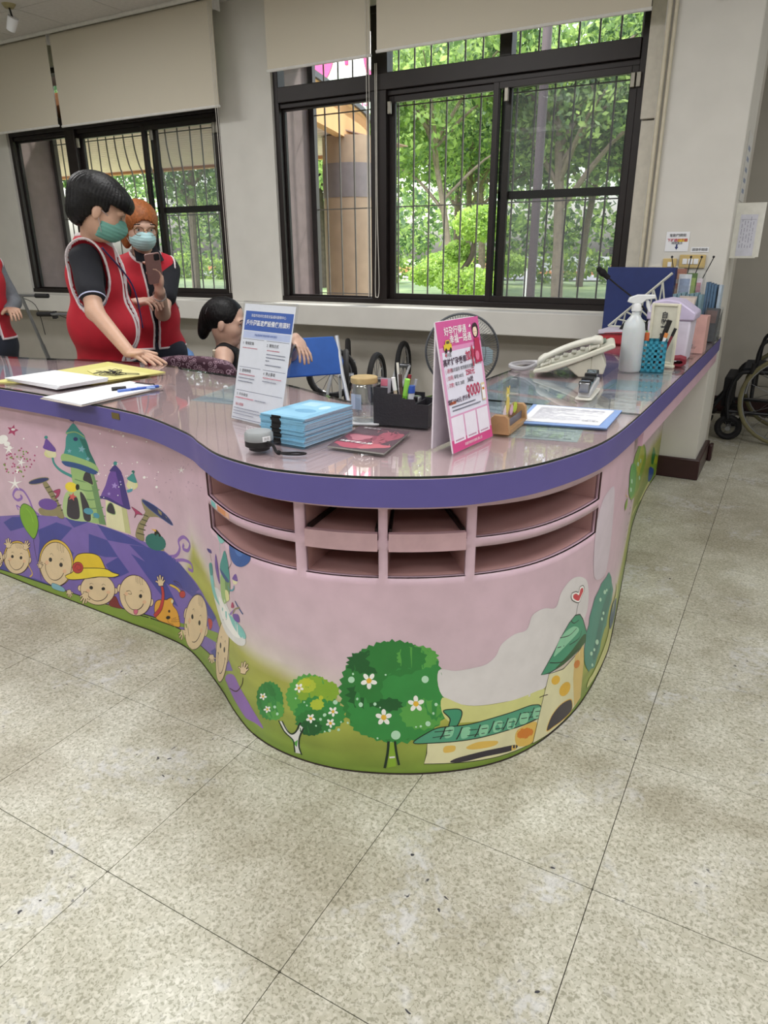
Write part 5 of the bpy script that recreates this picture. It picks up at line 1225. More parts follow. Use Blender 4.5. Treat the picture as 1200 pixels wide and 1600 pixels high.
# ================================================================ OUTSIDE
rng=np.random.default_rng(11)
def leaf_mat(name,c1,c2,tl=.35):
    m=bpy.data.materials.new(name); m.use_nodes=True; t=m.node_tree; n=t.nodes; b=n['Principled BSDF']
    g=n.new('ShaderNodeNewGeometry'); x=n.new('ShaderNodeTexNoise'); x.inputs['Scale'].default_value=1.3; x.inputs['Detail'].default_value=4; t.links.new(g.outputs['Position'],x.inputs['Vector'])
    r=n.new('ShaderNodeValToRGB'); r.color_ramp.elements[0].position=.35; r.color_ramp.elements[1].position=.65; r.color_ramp.elements[0].color=(*lin(c1),1); r.color_ramp.elements[1].color=(*lin(c2),1)
    t.links.new(x.outputs['Fac'],r.inputs[0]); t.links.new(r.outputs[0],b.inputs['Base Color']); b.inputs['Roughness'].default_value=.55
    tr=n.new('ShaderNodeBsdfTranslucent'); t.links.new(r.outputs[0],tr.inputs[0]); mx=n.new('ShaderNodeMixShader'); mx.inputs[0].default_value=tl
    t.links.new(b.outputs[0],mx.inputs[1]); t.links.new(tr.outputs[0],mx.inputs[2]); t.links.new(mx.outputs[0],n['Material Output'].inputs[0]); return m
LF=[leaf_mat('leaf_bright','#7a9850','#b4cb7c',.6),leaf_mat('leaf_mid','#587548','#8fa96a',.5),leaf_mat('leaf_dark','#36503a','#647f54',.4),leaf_mat('leaf_topiary','#86a848','#bcd46c',.4)]
BARK=mat('tree_bark','#6e6258',.9,0,.25,8,bump=.6); BARKD=mat('dark_bark','#4a403a',.9,0,.25,8)
GRASS=leaf_mat('lawn_green','#6f8a52','#9aac72',.0)
struct(B().box(-70,25,4.9,36,-.35,-.2).obj('lawn',[GRASS]))
struct(B().box(-16,4,4.82,9.2,-.2,-.12).obj('paving_strip',[mat('concrete_paving','#a8a49a',.85)]))
struct(B().box(-90,40,36,44,-.35,-.12).obj('park_road',[mat('asphalt_road','#9a9a9e',.8)]))
tag(B().box(-90,40,44,44.4,-.2,.25).obj('road_curb',[mat('orange_curb','#c98a5c',.8)]),'long orange-brown curb along the far side of the road','curb')
struct(B().box(-90,40,44.4,110,-.35,.0).obj('far_lawn',[GRASS]))
def leaves(blobs,nleaf,size,mats,name,parent,flat=.0):
    """blobs: (x,y,z,rx,ry,rz,weight)"""
    w=np.array([b[6] for b in blobs],float); w/=w.sum(); cnt=(w*nleaf).astype(int); V=[];Mi=[]
    for (x,y,z,rx,ry,rz,_),c in zip(blobs,cnt):
        d=rng.normal(size=(c,3)); d/=np.linalg.norm(d,axis=1)[:,None]; rr=rng.uniform(.45,1.0,(c,1))**.6
        p=d*rr*np.array([rx,ry,rz])+np.array([x,y,z])
        a=rng.normal(size=(c,3)); a/=np.linalg.norm(a,axis=1)[:,None]; a[:,2]*=1-flat; q=np.cross(a,rng.normal(size=(c,3))); q/=np.linalg.norm(q,axis=1)[:,None]+1e-9
        s=size*rng.uniform(.6,1.4,(c,1)); V.append(np.stack([p+a*s,p+q*s*.55,p-a*s,p-q*s*.55],1)); Mi.append(rng.integers(0,len(mats),c))
    V=np.concatenate(V).reshape(-1,3); n=len(V)//4
    me=bpy.data.meshes.new(name); me.vertices.add(len(V)); me.vertices.foreach_set('co',V.astype(np.float32).ravel()); me.loops.add(n*4); me.loops.foreach_set('vertex_index',np.arange(n*4)); me.polygons.add(n)
    me.polygons.foreach_set('loop_start',np.arange(n)*4)
    for m in mats: me.materials.append(m)
    me.polygons.foreach_set('material_index',np.concatenate(Mi).astype(np.int32)); me.update(); me.validate()
    o=bpy.data.objects.new(name,me); COLL.objects.link(o)
    if parent: o.parent=parent; o['kind']='stuff'
    return o
def tree(x,y,h,tr,crown_r,nl,sz,mats,label,lean=(0,0),bark=None,seed=0,low=.35,group='park trees beyond the road window'):
    tr*=.62; r=random.Random(seed*7+3); t=thing('tree',label,'tree',(x,y,-.2))
    lx,ly=lean; b=B(); path=[(0,0,-.05),(lx*.15,ly*.1,h*.2),(lx*.5+r.uniform(-.1,.1),ly*.5,h*.45),(lx*.9,ly*.9,h*.72)]
    b.tube(path,[tr,tr*.85,tr*.75,tr*.4],8,sm=4)
    blobs=[]
    for i in range(7):
        a=i*2.4+r.random(); z0=h*r.uniform(.3,.6); k=z0/h; p0=(lx*k,ly*k,z0); L=crown_r*r.uniform(.5,1.0); p1=(p0[0]+L*math.cos(a),p0[1]+L*math.sin(a)*.8,z0+L*r.uniform(.4,.9)+.3)
        pm=((p0[0]*.5+p1[0]*.5),(p0[1]+p1[1])/2,p0[2]*.35+p1[2]*.65)
        b.tube([p0,pm,p1],[tr*.45,tr*.3,tr*.12],6,sm=3); blobs.append((*p1,crown_r*r.uniform(.3,.5),crown_r*r.uniform(.3,.5),crown_r*r.uniform(.22,.36),1))
    for i in range(12):
        a=r.uniform(0,6.28); q=r.uniform(0,.9)*crown_r; blobs.append((lx+q*math.cos(a),ly+q*math.sin(a),h*r.uniform(low+.12,1.0),crown_r*.42,crown_r*.42,crown_r*.26,1.2))
    b.obj('trunk',[bark or BARK],t,smooth=True); leaves(blobs,nl,sz,mats,'foliage',t); return t
A=LF
tree(-5.75,20,7.5,.27,3.2,8500,.095,[A[1],A[2],A[0]],'forked pale-barked tree standing in the right sash of the centre window',(-.5,.3),seed=1)
tree(-4.3,23,8,.25,3.0,7500,.10,[A[2],A[1]],'dark leafy tree behind the striped pole at the right window edge',(.6,0),seed=2)
tree(-8.2,18.5,7.5,.16,2.6,7500,.09,[A[0],A[1]],'bright green tree with a leaning thin trunk left of the lamp pole',(-1.2,0),seed=3)
tree(-10.2,24,8.5,.2,3.1,8500,.10,[A[0],A[1],A[2]],'leafy tree behind the clipped bush in the centre window',(.3,0),seed=4)
tree(-12.3,21,8,.18,2.8,7500,.095,[A[0],A[1]],'light green tree next to the thick window post',(0,0),BARKD,seed=5)
tree(-12.0,30,10,.25,3.8,7000,.14,[A[1],A[2]],'taller tree far behind the clipped bush',(-.4,0),seed=6)
tree(-8.0,31,10,.25,4.0,7000,.14,[A[1],A[0]],'taller tree far behind the lamp pole',(.5,0),seed=7)
tree(-3.6,30,10,.26,4.0,7000,.14,[A[2],A[1]],'taller tree far off at the right end of the centre window',(0,0),BARKD,seed=8)
tree(-17.5,26,9.5,.24,3.8,6000,.15,[A[1],A[0]],'tree seen between the round column and the mauve wall fin',(0,0),BARKD,seed=9)
tree(-21,22,8,.26,3.6,7500,.10,[A[1],A[2]],'branchy tree beyond the canopy in the right sash of the left window',(.5,0),seed=10)
tree(-27,23,8.5,.3,3.8,6000,.14,[A[2],A[1]],'branchy tree beyond the canopy behind the two standing people',(-.8,0),BARKD,seed=11)
tree(-33,22,8.5,.3,3.8,5000,.14,[A[1],A[0]],'tree beyond the canopy at the far left of the left window',(.8,0),seed=12)
tree(-15,34,11,.3,4.5,5000,.2,[A[1],A[2]],'tall tree on the far side, left of the bush',seed=13)
# far hedge-like row of trees
bl=[]
for i in range(46): bl.append((-62+i*1.9,60+rng.uniform(-4,4),rng.uniform(.8,7),3.6,2.5,2.6,1))
o=leaves(bl,19000,.30,[A[0],A[1],A[2]],'distant_woodland',None); o['kind']='stuff'; tag(o,'dense distant woodland closing the view behind the park','trees')
bl=[]
for i in range(22): bl.append((-34+i*1.5,33+rng.uniform(-1.5,1.5),rng.uniform(.2,1.0),1.2,.9,.7,1))
o=leaves(bl,9000,.12,[A[1],A[3]],'shrub_border',None); o['kind']='stuff'; tag(o,'low green shrub border in front of the road','shrubs')
# clipped bush with cloud pads
cb=thing('clipped_bush','bright green cloud-pruned bush in the middle sash of the centre window','bush',(-5.15,12,-.2))
b=B(); b.tube([(.05,0,0),(.1,0,.6),(-.05,0,1.0),(.15,0,1.35),(.2,0,1.75)],[.07,.06,.05,.05,.04],7,sm=4); b.tube([(.1,0,.5),(-.5,.1,.85)],.03,6); b.tube([(.1,0,.6),(.5,.1,.8)],.03,6); b.obj('trunk',[BARKD],cb,smooth=True)
for (x,y,z,rx,rz,n_) in ((.3,0,1.86,.50,.30,2600),(-.12,0,1.42,.26,.18,900),(.15,-.1,.92,.62,.25,2800),(-.75,.2,1.02,.42,.2,1600),(-.6,.6,1.2,.5,.22,1500),(.75,.4,1.2,.3,.18,900)):
    leaves([(x,y,z,rx,rx*.8,rz,1)],n_,.035,[A[3],A[0]],'foliage_pad',cb)
# lamp pole, striped post with arrow board, white posts
tag(B().tube([(0,0,-.2),(0,0,7)],.055,12).obj('lamp_pole',[mat('weathered_pole','#4f474a',.7,.2)],smooth=True),'thick dark lamp pole seen through the right sash of the centre window','pole',loc=(-2.93,9,0))
sp=thing('striped_post','black and yellow striped post with an orange sign board outside','post',(-3.3,15.4,-.2))
YL=mat('post_yellow','#d7a03a',.6); BK=mat('post_black','#2a2628',.6)
for i in range(9): B().bar((0,0,i*.16),(0,0,(i+1)*.16),.04,10).obj('stripe_band',[YL if i%2 else BK],sp,smooth=True)
B().cbox(.12,0,1.72,.34,.03,.5).obj('sign_board',[mat('sign_orange','#cf6e3c',.6)],sp)
for (x,z) in ((.02,1.6),(.2,1.6),(.1,1.78),(.24,1.85),(.0,1.88)): B().at(x+.02,-.02,z,0,0,math.radians(45)).cbox(0,0,0,.09,.01,.09).obj('check_mark',[BK],sp)
B().cbox(.05,0,1.42,.34,.06,.14).obj('lamp_box',[BK],sp)
WP=mat('white_post_paint','#e8e8ea',.5)
for (x,y,lb) in ((-5.9,14.5,'short white post behind the clipped bush'),(-4.72,14.2,'short white post by the left edge of the right sash'),(-8.25,22,'slim white post far off beside the bush')):
    t=thing('white_post',lb,'post',(x,y,-.2)); B().bar((0,0,0),(0,0,1.05),.06,12).obj('shaft',[WP],t,smooth=True); B().sphere(0,0,1.1,.07,mi=0).obj('knob',[WP],t,smooth=True)
t=thing('park_barrier','long white and orange barrier boards at the edge of the park','fence',(-16,40,-.2))
for i in range(14):
    B().cbox(i*1.6,0,.75,1.5,.06,.75).obj('board',[mat('barrier_white','#dfe3e4',.6) if i%5 else mat('barrier_orange','#d9a07a',.6)],t)
# canopy
CAN=thing('walkway_canopy','peach walkway canopy with pale slatted underside on a round column','canopy',(0,0,0))
PEACH=mat('peach_render','#c99a6a',.8,0,.05,5); SLAT=mat('pale_soffit_slats','#dcc2ba',.6)
edge=[(-3.75,4.95),(-3.86,5.5),(-4.02,6.1),(-4.2,6.7),(-4.42,7.4),(-4.68,8.0)]
eo=[tuple(p) for p in crv(edge,5)]; pts=[(-16,4.9)]+eo+[(-5.2,8.12),(-16,8.12)]
slab('roof_deck',pts,2.50,2.60,[PEACH],0,CAN)
b=B()
v=[];f=[]; path=eo+[(-5.2,8.1),(-16,8.1)]
for i,(x,y) in enumerate(path):
    for (dx,z) in ((0,2.30),(0,2.63),(-.09,2.63),(-.09,2.30)):
        if y>8.05: v.append((x,y+dx,z))
        else: v.append((x+dx,y+dx*.3,z))
for i in range(len(path)-1):
    for k in range(4): a=i*4+k; c=i*4+(k+1)%4; f.append((a,c,c+4,a+4))
B().add(v,f).obj('fascia',[PEACH],CAN)
v=[(x+(.03 if dx==0 else -.14),y,z) for (x,y) in eo for (dx,z) in ((0,2.63),(0,2.68),(1,2.68),(1,2.63))]; f=[]
for i in range(len(eo)-1):
    for k in range(4): a=i*4+k; c=i*4+(k+1)%4; f.append((a,c,c+4,a+4))
B().add(v,f).obj('roof_edge',[mat('slate_edge','#4a4b52',.7,0,.3,30)],CAN)
ns=0
for y in np.arange(4.95,8.05,.115):
    xr=float(np.interp(y,[p[1] for p in eo],[p[0] for p in eo]))-.1
    B().box(-16,xr,y,y+.105,2.335,2.35).obj('soffit_slat',[SLAT],CAN)
B().box(-16,-4.2,5.0,8.05,2.36,2.37).obj('soffit_backing',[mat('soffit_gap','#8f7466',.9)],CAN)
rc=thing('round_column','thick round tan column with a grey stone band under the canopy','column',(-4.28,6.95,-.2))
TAN=mat('tan_tile','#a8917a',.6,0,.08,9)
B().lathe([(.31,0),(.31,1.95)],40).obj('shaft',[TAN],rc,smooth=True)
B().lathe([(.315,1.95),(.315,2.27)],40).obj('stone_band',[mat('grey_stone_band','#7f7676',.5,0,.1,10)],rc,smooth=True)
B().lathe([(.31,2.27),(.31,2.52)],40).obj('column_head',[TAN],rc,smooth=True)
fs=thing('floodlight','pair of pale floodlights clamped to the round column','lamp',(-4.72,6.75,1.98))
for (x,z) in ((0,0),(.0,-.14)): B().at(x,0,z,.3,.5).lathe([(.03,-.05),(.06,.0),(.075,.06),(.07,.065)],14,ax='y').obj('lamp_head',[mat('pale_metal','#a9a4a0',.4,.3)],fs,smooth=True)
B().bar((.1,.1,.02),(-.02,0,-.1),.012,6).obj('bracket',[FRAME],fs)
pc=thing('square_pier','tan square pier under the canopy at the left end of the left window','column',(-8.9,6.4,-.2)); B().box(-.25,.25,-.25,.25,0,2.6).obj('shaft',[TAN],pc,bev=.01)
# sign board over the canopy
sb=thing('sign_board','pale green sign board with a pink disc above the canopy','sign',(-7.0,9.3,2.98))
B().box(0,1.72,0,.08,0,1.5).obj('board',[mat('sign_pale_green','#bcd0c0',.6)],sb)
B().at(.48,-.012,.85).lathe([(.001,0),(.55,0),(.55,.01),(.001,.01)],40,ax='y').obj('pink_disc',[mat('sign_pink','#d0447e',.5)],sb)
MG=mat('sign_magenta','#c03a78',.5); WG=mat('sign_white','#e4eae8',.5)
B().at(1.35,-.008,.75).lathe([(.001,0),(.34,0),(.34,.006),(.001,.006)],32,ax='y').obj('white_ground',[WG],sb)
for path in ([(1.22,.95),(1.22,.6)],[(1.32,.85),(1.40,.72)],[(1.5,1.0),(1.52,.6),(1.6,.42)]): B().tube([(x,-.015,z) for x,z in path],.028,6,sm=3).obj('magenta_stroke',[MG],sb,smooth=True)
text('board_lettering','SHS',.16,MG,sb,plane_M((1.42,-.012,.14),(1,0,0),(0,0,1)))
# building far behind at right
tag(B().box(0,9,0,4,0,7.5).obj('pale_building',[mat('pale_building_wall','#c6ccd2',.8)]),'pale building beyond the trees at the upper right of the window','building',loc=(-9,84,0))

# ================================================================ THINGS ON THE COUNTER
ZC=GT
WH=mat('white_paper','#e4e6ea',.7,0,.015,20); OFFW=mat('off_white_plastic','#d8d6cc',.4); BLKP=mat('black_plastic','#151416',.4); BLKF=mat('black_fabric','#141316',.9)
CLEAR=mat_glass('clear_acrylic',(.96,.97,.98),1.45); CLE=mat('acrylic_edge','#dfe6ea',.2,spec=.8)
INK=mat('black_ink','#2c2c34',.6); REDI=mat('red_ink','#b8485a',.6); BLUI=mat('blue_print','#3f62ac',.5); PKI=mat('pink_ink','#c8407c',.5); WHI=mat('white_ink','#f2f2f4',.5)
def quad(name,label,cat,P,z0,th,m,group=None,wave=0):
    """thin sheet with its four corners on the counter"""
    cx=sum(p[0] for p in P)/4; cy=sum(p[1] for p in P)/4
    t=thing(name,label,cat,(cx,cy,z0),0,group); B().prism([(p[0]-cx,p[1]-cy) for p in P],0,th).obj('sheet',m if isinstance(m,list) else [m],t); return t,[(p[0]-cx,p[1]-cy) for p in P]
def qmap(P):
    """sheet coords (0..1,0..1) -> corner frame"""
    return lambda u,v:((P[0][0]*(1-u)+P[1][0]*u)*(1-v)+(P[3][0]*(1-u)+P[2][0]*u)*v,(P[0][1]*(1-u)+P[1][1]*u)*(1-v)+(P[3][1]*(1-u)+P[2][1]*u)*v)
def ruled(t,P,z,rows,col,x0=.08,x1=.92,y0=.1,y1=.9,th=.0016,seed=0,name='print_lines'):
    r=random.Random(seed); f=qmap(P); pr=Print()
    for i in range(rows):
        v=y1-(y1-y0)*(i+.5)/rows; u=x0
        while u<x1-.02:
            e=min(x1,u+r.uniform(.04,.3)); a=f(u,v);b_=f(e,v); pr.line(a[0],a[1],b_[0],b_[1],th,col); u=e+r.uniform(.01,.06)
            if r.random()<.12: break
    pr.obj(name,t,Matrix.Translation((0,0,z)))
# --- sheets lying under the glass
ZU=LT+.0003
docs=[
 ('blue printed notice under the glass behind the standing notice',[(-1.60,1.60),(-1.40,1.62),(-1.46,1.90),(-1.66,1.88)],'#c4d3dc','#8fa2b8',14),
 ('white form under the glass right of the blue folder front edge',[(-.60,1.62),(-.40,1.66),(-.42,1.80),(-.61,1.78)],'#c9d8dc','#8a9aa0',7),
 ('large blue-grey sheet under the glass in front of the telephone',[(-.86,2.22),(-.58,2.16),(-.60,2.46),(-.87,2.5)],'#a8bccb','#7f95a8',16),
 ('pale sheet under the glass beside the telephone foot',[(-.86,1.92),(-.62,1.86),(-.60,2.12),(-.86,2.18)],'#b4c6d2','#8fa5b4',14),
 ('white table of text under the glass by the violet edge',[(-.50,2.05),(-.335,2.07),(-.34,2.38),(-.50,2.36)],'#c9ccca','#8d9192',15),
 ('green and blue chart under the glass next to the stapler',[(-.52,2.40),(-.345,2.42),(-.345,2.62),(-.52,2.60)],'#9cbcc6','#5a9a86',6),
 ('white sheet under the glass below the teal pen basket',[(-.46,2.66),(-.335,2.67),(-.335,2.9),(-.46,2.88)],'#c2cbd0','#8f9aa0',10),
 ('purple-grey sheet under the glass behind the telephone',[(-.80,2.62),(-.56,2.60),(-.57,3.0),(-.82,3.02)],'#94889c','#7a6f86',12),
 ('pink list under the glass in front of the red case',[(-.80,3.08),(-.52,3.06),(-.54,3.44),(-.82,3.46)],'#b8849a','#8a5070',12),
 ('coral sheet under the glass near the folded red cloth',[(-.44,3.12),(-.33,3.12),(-.33,3.4),(-.44,3.4)],'#c9a79c','#9a6f66',8),
 ('pale printed paper under the glass at the inner edge by the jar',[(-1.12,1.64),(-.98,1.66),(-1.0,1.78),(-1.13,1.77)],'#c9b4be','#a88f9c',6),
 ('blue-white papers under the glass at the far left end',[(-2.80,1.55),(-2.5,1.56),(-2.52,1.80),(-2.82,1.79)],'#a9b0c6','#8a90aa',9),
]
for i,(lb,P,c,c2,n_) in enumerate(docs):
    t,Q=quad('paper_sheet',lb,'paper',P,ZU+.0001*(i%3),.0004,mat('sheet_'+c[1:],c,.6,0,.02)); ruled(t,Q,.0005,n_,c2,th=.004,seed=i)
# --- papers and folders at the left
t,Q=quad('yellow_folder','yellow paper folder under the white pad, at the left end of the counter','folder',[(-2.42,1.47),(-2.07,1.62),(-2.03,1.92),(-2.44,2.0)],ZC+.0005,.004,mat('yellow_card','#c9c376',.6,0,.04))
t.children[0].name='card'
B().at(-.02,.02,.0055).prism([(-.05,.02),(.20,-.10),(.235,.07),(-.06,.14)],0,.0015).obj('card_flap',[mat('yellow_card_light','#d3cd88',.6)],t)
pd=thing('paper_pad','thick pad of white paper resting on the yellow folder','paper pad',(-2.22,1.60,ZC+.0049))
for k in range(4):
    B().at(0,0,k*.003,.02*k-.03).prism([(-.165,-.09),(.15,-.115),(.165,.075),(-.15,.105)],0,.0026).obj('sheet_stack',[WH],pd)
cl=thing('clipboard','white clipboard with blank sheets overhanging the violet edge','clipboard',(-1.895,1.53,ZC+.0006),0)
Q=[(-.105,-.165),(.11,-.185),(.095,.155),(-.085,.18)]
B().prism(Q,0,.003).obj('board',[mat('clip_board_grey','#b3a9a4',.5)],cl,bev=.0008)
for k in range(3): B().at(0,0,.0032+k*.0012,.012*(k-1)).prism([(x*.96,y*.96) for x,y in Q],0,.001).obj('sheet',[WH],cl)
B().cbox(.005,.158,.006,.08,.018,.006).obj('clip',[mat('dark_steel','#55555a',.3,.8)],cl,bev=.002)
def pen(name,label,a,b,r,cols,cap=.35,cat='pen',group=None):
    a=Vector(a);b_=Vector(b); t=thing(name,label,cat,tuple(a),0,group); d=(b_-a)
    B().bar((0,0,0),tuple(d*(1-cap)),r,10).obj('barrel',[cols[0]],t,smooth=True); B().bar(tuple(d*(1-cap)),tuple(d),r*1.15,10).obj('cap',[cols[1]],t,smooth=True)
    if len(cols)>2: B().bar(tuple(d*-.0),tuple(d*-.08),r*.5,8).obj('tip',[cols[2]],t,smooth=True)
    return t
BLU=mat('pen_blue','#2f55b0',.3); 
pen('marker_pen','white marker pen with a black cap on the clipboard',(-1.83,1.635,ZC+.012),(-1.885,1.545,ZC+.012),.0062,[WHI,BLKP],.42)
pen('ballpoint_pen','blue ballpoint pen lying on the clipboard near the marker',(-1.80,1.665,ZC+.0105),(-1.845,1.535,ZC+.0105),.0048,[BLU,mat('pen_blue_clip','#5878c8',.3),mat('pen_tip','#999999',.3,.8)],.3)
pen('slim_pen','slim white and blue pen lying beside the marker pen',(-1.79,1.64,ZC+.0100),(-1.85,1.60,ZC+.0100),.0042,[mat('pale_blue_pen','#8aa6dc',.3),WHI],.2)
kb=B(); r=random.Random(5)
pts=[(r.gauss(0,.03),r.gauss(0,.02),.004+r.random()*.012) for _ in range(26)]; kb.tube(pts,.0012,5,sm=4)
kb.tube([(.02,0,.01),(.07,.03,.006),(.10,.05,.004),(.115,.035,.004),(.08,.02,.004),(.05,.0,.005)],.0012,5,sm=5)
tag(kb.obj('tangled_cord',[BLKP],smooth=True),'tangle of thin black cord on the yellow folder','cord',loc=(-2.16,1.765,ZC+.007))
# --- acrylic notice holder (left)
ns=thing('notice_stand','clear acrylic stand holding a white notice with a blue title','sign',(0,0,0))
bl,br=Vector((-1.285,1.434,ZC)),Vector((-1.092,1.389,ZC))
xd=(br-bl).normalized(); nd=Vector((xd.y,-xd.x,0)); tilt=math.radians(14); up=(Vector((0,0,1))*math.cos(tilt)-nd*math.sin(tilt)); Wn=.205; Hn=.305
ori=bl+Vector((0,0,.004)); MN=plane_M(ori,xd,up)
B().at().add([tuple(MN@Vector(p)) for p in [(-.004,0,-.003),(Wn+.006,0,-.003),(Wn+.006,Hn+.006,-.003),(-.004,Hn+.006,-.003),(-.004,0,.0035),(Wn+.006,0,.0035),(Wn+.006,Hn+.006,.0035),(-.004,Hn+.006,.0035)]],[(3,2,1,0),(4,5,6,7),(0,1,5,4),(1,2,6,5),(2,3,7,6),(3,0,4,7)]).obj('acrylic_sleeve',[CLEAR],ns)
bk=-nd; 
def oq(pts,nm,m,par,th=.002):
    b=B(); n_=(pts[1]-pts[0]).cross(pts[3]-pts[0]).normalized()*th
    b.add([tuple(p) for p in pts]+[tuple(p+n_) for p in pts],[(3,2,1,0),(4,5,6,7),(0,1,5,4),(1,2,6,5),(2,3,7,6),(3,0,4,7)]); return b.obj(nm,m,par)
oq([bl+Vector((0,0,.001)),br+Vector((0,0,.001))+xd*.01,br+xd*.01+bk*.10+Vector((0,0,.001)),bl+bk*.10+Vector((0,0,.001))],'acrylic_foot',[CLEAR],ns)
top_=ori+up*Hn
pr=Print(); w,h=Wn,Hn
pr.rect(0,0,w,h,'#dcdfe8'); pr.rect(.008,h-.068,w-.004,h-.018,'#3c5fae'); pr.rect(.008,h-.088,w-.006,h-.070,'#b9c4e4')
for (x0,x1,y) in ((.008,.098,.214),(.108,.198,.214),(.008,.098,.140),(.108,.198,.140),(.008,.198,.078)): pr.rect(x0,y,x1,y+.0012,'#6a7088')
r=random.Random(2)
def dash(x0,x1,y,c,t_=.0022):
    u=x0
    while u<x1: e=min(x1,u+r.uniform(.003,.007)); pr.rect(u,y,e,y+t_,c); u=e+.0012
for (x0,x1,y,c) in [(.012,.075,.190,'#c07080'),(.115,.165,.190,'#c07080'),(.115,.19,.180,'#7a7e90'),(.115,.19,.172,'#7a7e90'),(.115,.13,.164,'#7a7e90'),(.115,.18,.153,'#7a7e90'),
   (.012,.08,.120,'#c07080'),(.012,.08,.111,'#7a7e90'),(.012,.075,.102,'#7a7e90'),(.115,.19,.120,'#c07080'),(.115,.17,.111,'#7a7e90'),(.012,.09,.058,'#c05068'),(.095,.14,.058,'#7a7e90'),(.012,.12,.030,'#7a7e90'),(.012,.13,.0225,'#7a7e90'),(.012,.10,.015,'#7a7e90'),(.012,.15,.0045,'#7a7e90')]: dash(x0,x1,y,c)
pr.obj('notice_sheet',ns,MN,.0006)
B().at().obj
def tx(par,M0,s,x,y,size,m,al='CENTER',sx=1,bold=0): return text('lettering',s,size,m,par,M0@Matrix.Translation((x,y,.0018)),al,sx,bold)
tx(ns,MN,'高雄市政府社會局兒童福利服務中心',w/2+.002,h-.030,.0088,WHI)
tx(ns,MN,'戶外園區遊戲設備使用須知',w/2+.002,h-.049,.0148,WHI,bold=.00025)
tx(ns,MN,'兒童遊戲場 開放時間 使用須知',w/2,h-.079,.0068,BLUI)
for s_,x,y in (('1  使用對象',.012,.203),('2  開放方式',.112,.203),('3  使用時間',.012,.131),('4  禁止事項',.112,.131),('5  戶外安全',.012,.068)): tx(ns,MN,s_,x,y,.0095,INK,'LEFT')
tx(ns,MN,'貼心提醒',.012,.041,.0085,REDI,'LEFT')
# --- stack of light-blue booklets with a black band
st=(-.998,1.388,ZC); sr=math.radians(-4)
PB=mat('booklet_blue','#7fb7d6',.5,0,.05,60); PBW=mat('booklet_pages','#aeb6c4',.7,0,.1,200)
def bkl(i,top=False):
    t=thing('booklet','light blue folded booklet with a black spine stripe, inside the stack','booklet',(st[0]+R_.uniform(-.0022,.0022),st[1]+R_.uniform(-.002,.002),st[2]+.0003+i*.00315),sr+R_.uniform(-.015,.015),'light blue booklets in the stack')
    B().box(-.068,.068,-.095,.095,0,.0007).box(-.068,.068,-.095,.095,.0021,.0028).box(-.068,.068,-.0955,-.0945,0,.0028).obj('cover',[PB],t); B().box(-.067,.0685,-.094,.095,.0007,.0021).obj('pages',[PBW],t); B().box(-.033,-.004,-.0962,-.094,-.0001,.0029).obj('spine_stripe',[BLKF],t); return t
NB=21
for i in range(NB): 
    t=bkl(i)
    if i==NB-1:
        t['label']='topmost light blue booklet, curling, of the blue stack'
        pr=Print(); pr.rect(-.05,-.08,.05,.08,'#8ec4e2'); pr.rect(-.045,.03,.0,.07,'#a9d2ea'); pr.ell(.01,-.02,.03,.02,'#6fa8cc'); pr.ell(.03,.03,.012,.02,'#bcdcf0'); pr.obj('cover_print',t,Matrix.Translation((0,0,.0029)))
# --- measuring tape with strap
tp=thing('tape_measure','round grey-topped black tape measure with a wrist strap','tape measure',(-1.018,1.222,ZC),.4)
B().lathe([(.020,0),(.024,.002),(.024,.008)],28).obj('foot',[BLKP],tp,smooth=True)
B().lathe([(.027,.008),(.0325,.011),(.0325,.024)],32).obj('lower_case',[BLKP],tp,smooth=True)
B().lathe([(.0325,.024),(.0335,.026),(.0325,.040),(.029,.0445),(.012,.046),(.001,.046)],32).obj('upper_case',[mat('grey_plastic','#8f9496',.35)],tp,smooth=True)
B().at(0,0,0,-.75).box(.0325,.0338,-.010,.010,.026,.037).obj('small_label',[WH],tp)
tx(tp,Matrix.Rotation(-.75,4,'Z')@plane_M((.034,0,.0315),(0,1,0),(0,0,1))@Matrix.Translation((0,0,-.0017)),'台北',0,0,.007,INK)
sp_=B(); sp_.tube([(.026,-.022,.024),(.040,-.030,.020),(.050,-.038,.006),(.056,-.042,.006)],.0035,7,sm=4); sp_.tube([(.056,-.042,.005),(.075,-.048,.004),(.105,-.047,.004),(.118,-.040,.005),(.100,-.037,.006),(.075,-.040,.0055),(.058,-.042,.006)],.0022,7,sm=5)
sp_.sphere(.056,-.042,.006,.0058); sp_.obj('strap',[BLKF],tp,smooth=True)
# --- jar on a cloth
jr=thing('glass_jar','clear glass jar with a bamboo lid beside the black organizer','jar',(-.952,1.585,ZC+.003))
B().lathe([(.030,0),(.0345,.004),(.0355,.012),(.0355,.088),(.033,.096),(.031,.100),(.031,.104),(.0295,.104),(.0295,.1),(.034,.088),(.034,.014),(.030,.006),(.001,.005)],32).obj('glass_body',[mat_glass('jar_glass',(.93,.95,.96),1.5,.01,boost=2.2)],jr,smooth=True)
B().lathe([(.030,.100),(.035,.101),(.036,.104),(.036,.115),(.034,.117),(.001,.117)],32).obj('bamboo_lid',[mat('bamboo','#b9a070',.5,0,.1,60)],jr,smooth=True)
B().box(-.020,.010,-.0345,-.0335,.035,.075).obj('price_sticker',[mat('pale_sticker','#a8b4cc',.6)],jr)
tag(B().rbox(-.05,.05,-.04,.045,0,.0025,.02).obj('white_cloth',[WH]),'folded white cloth under the glass jar','cloth',loc=(-.953,1.583,ZC),rz=.4)
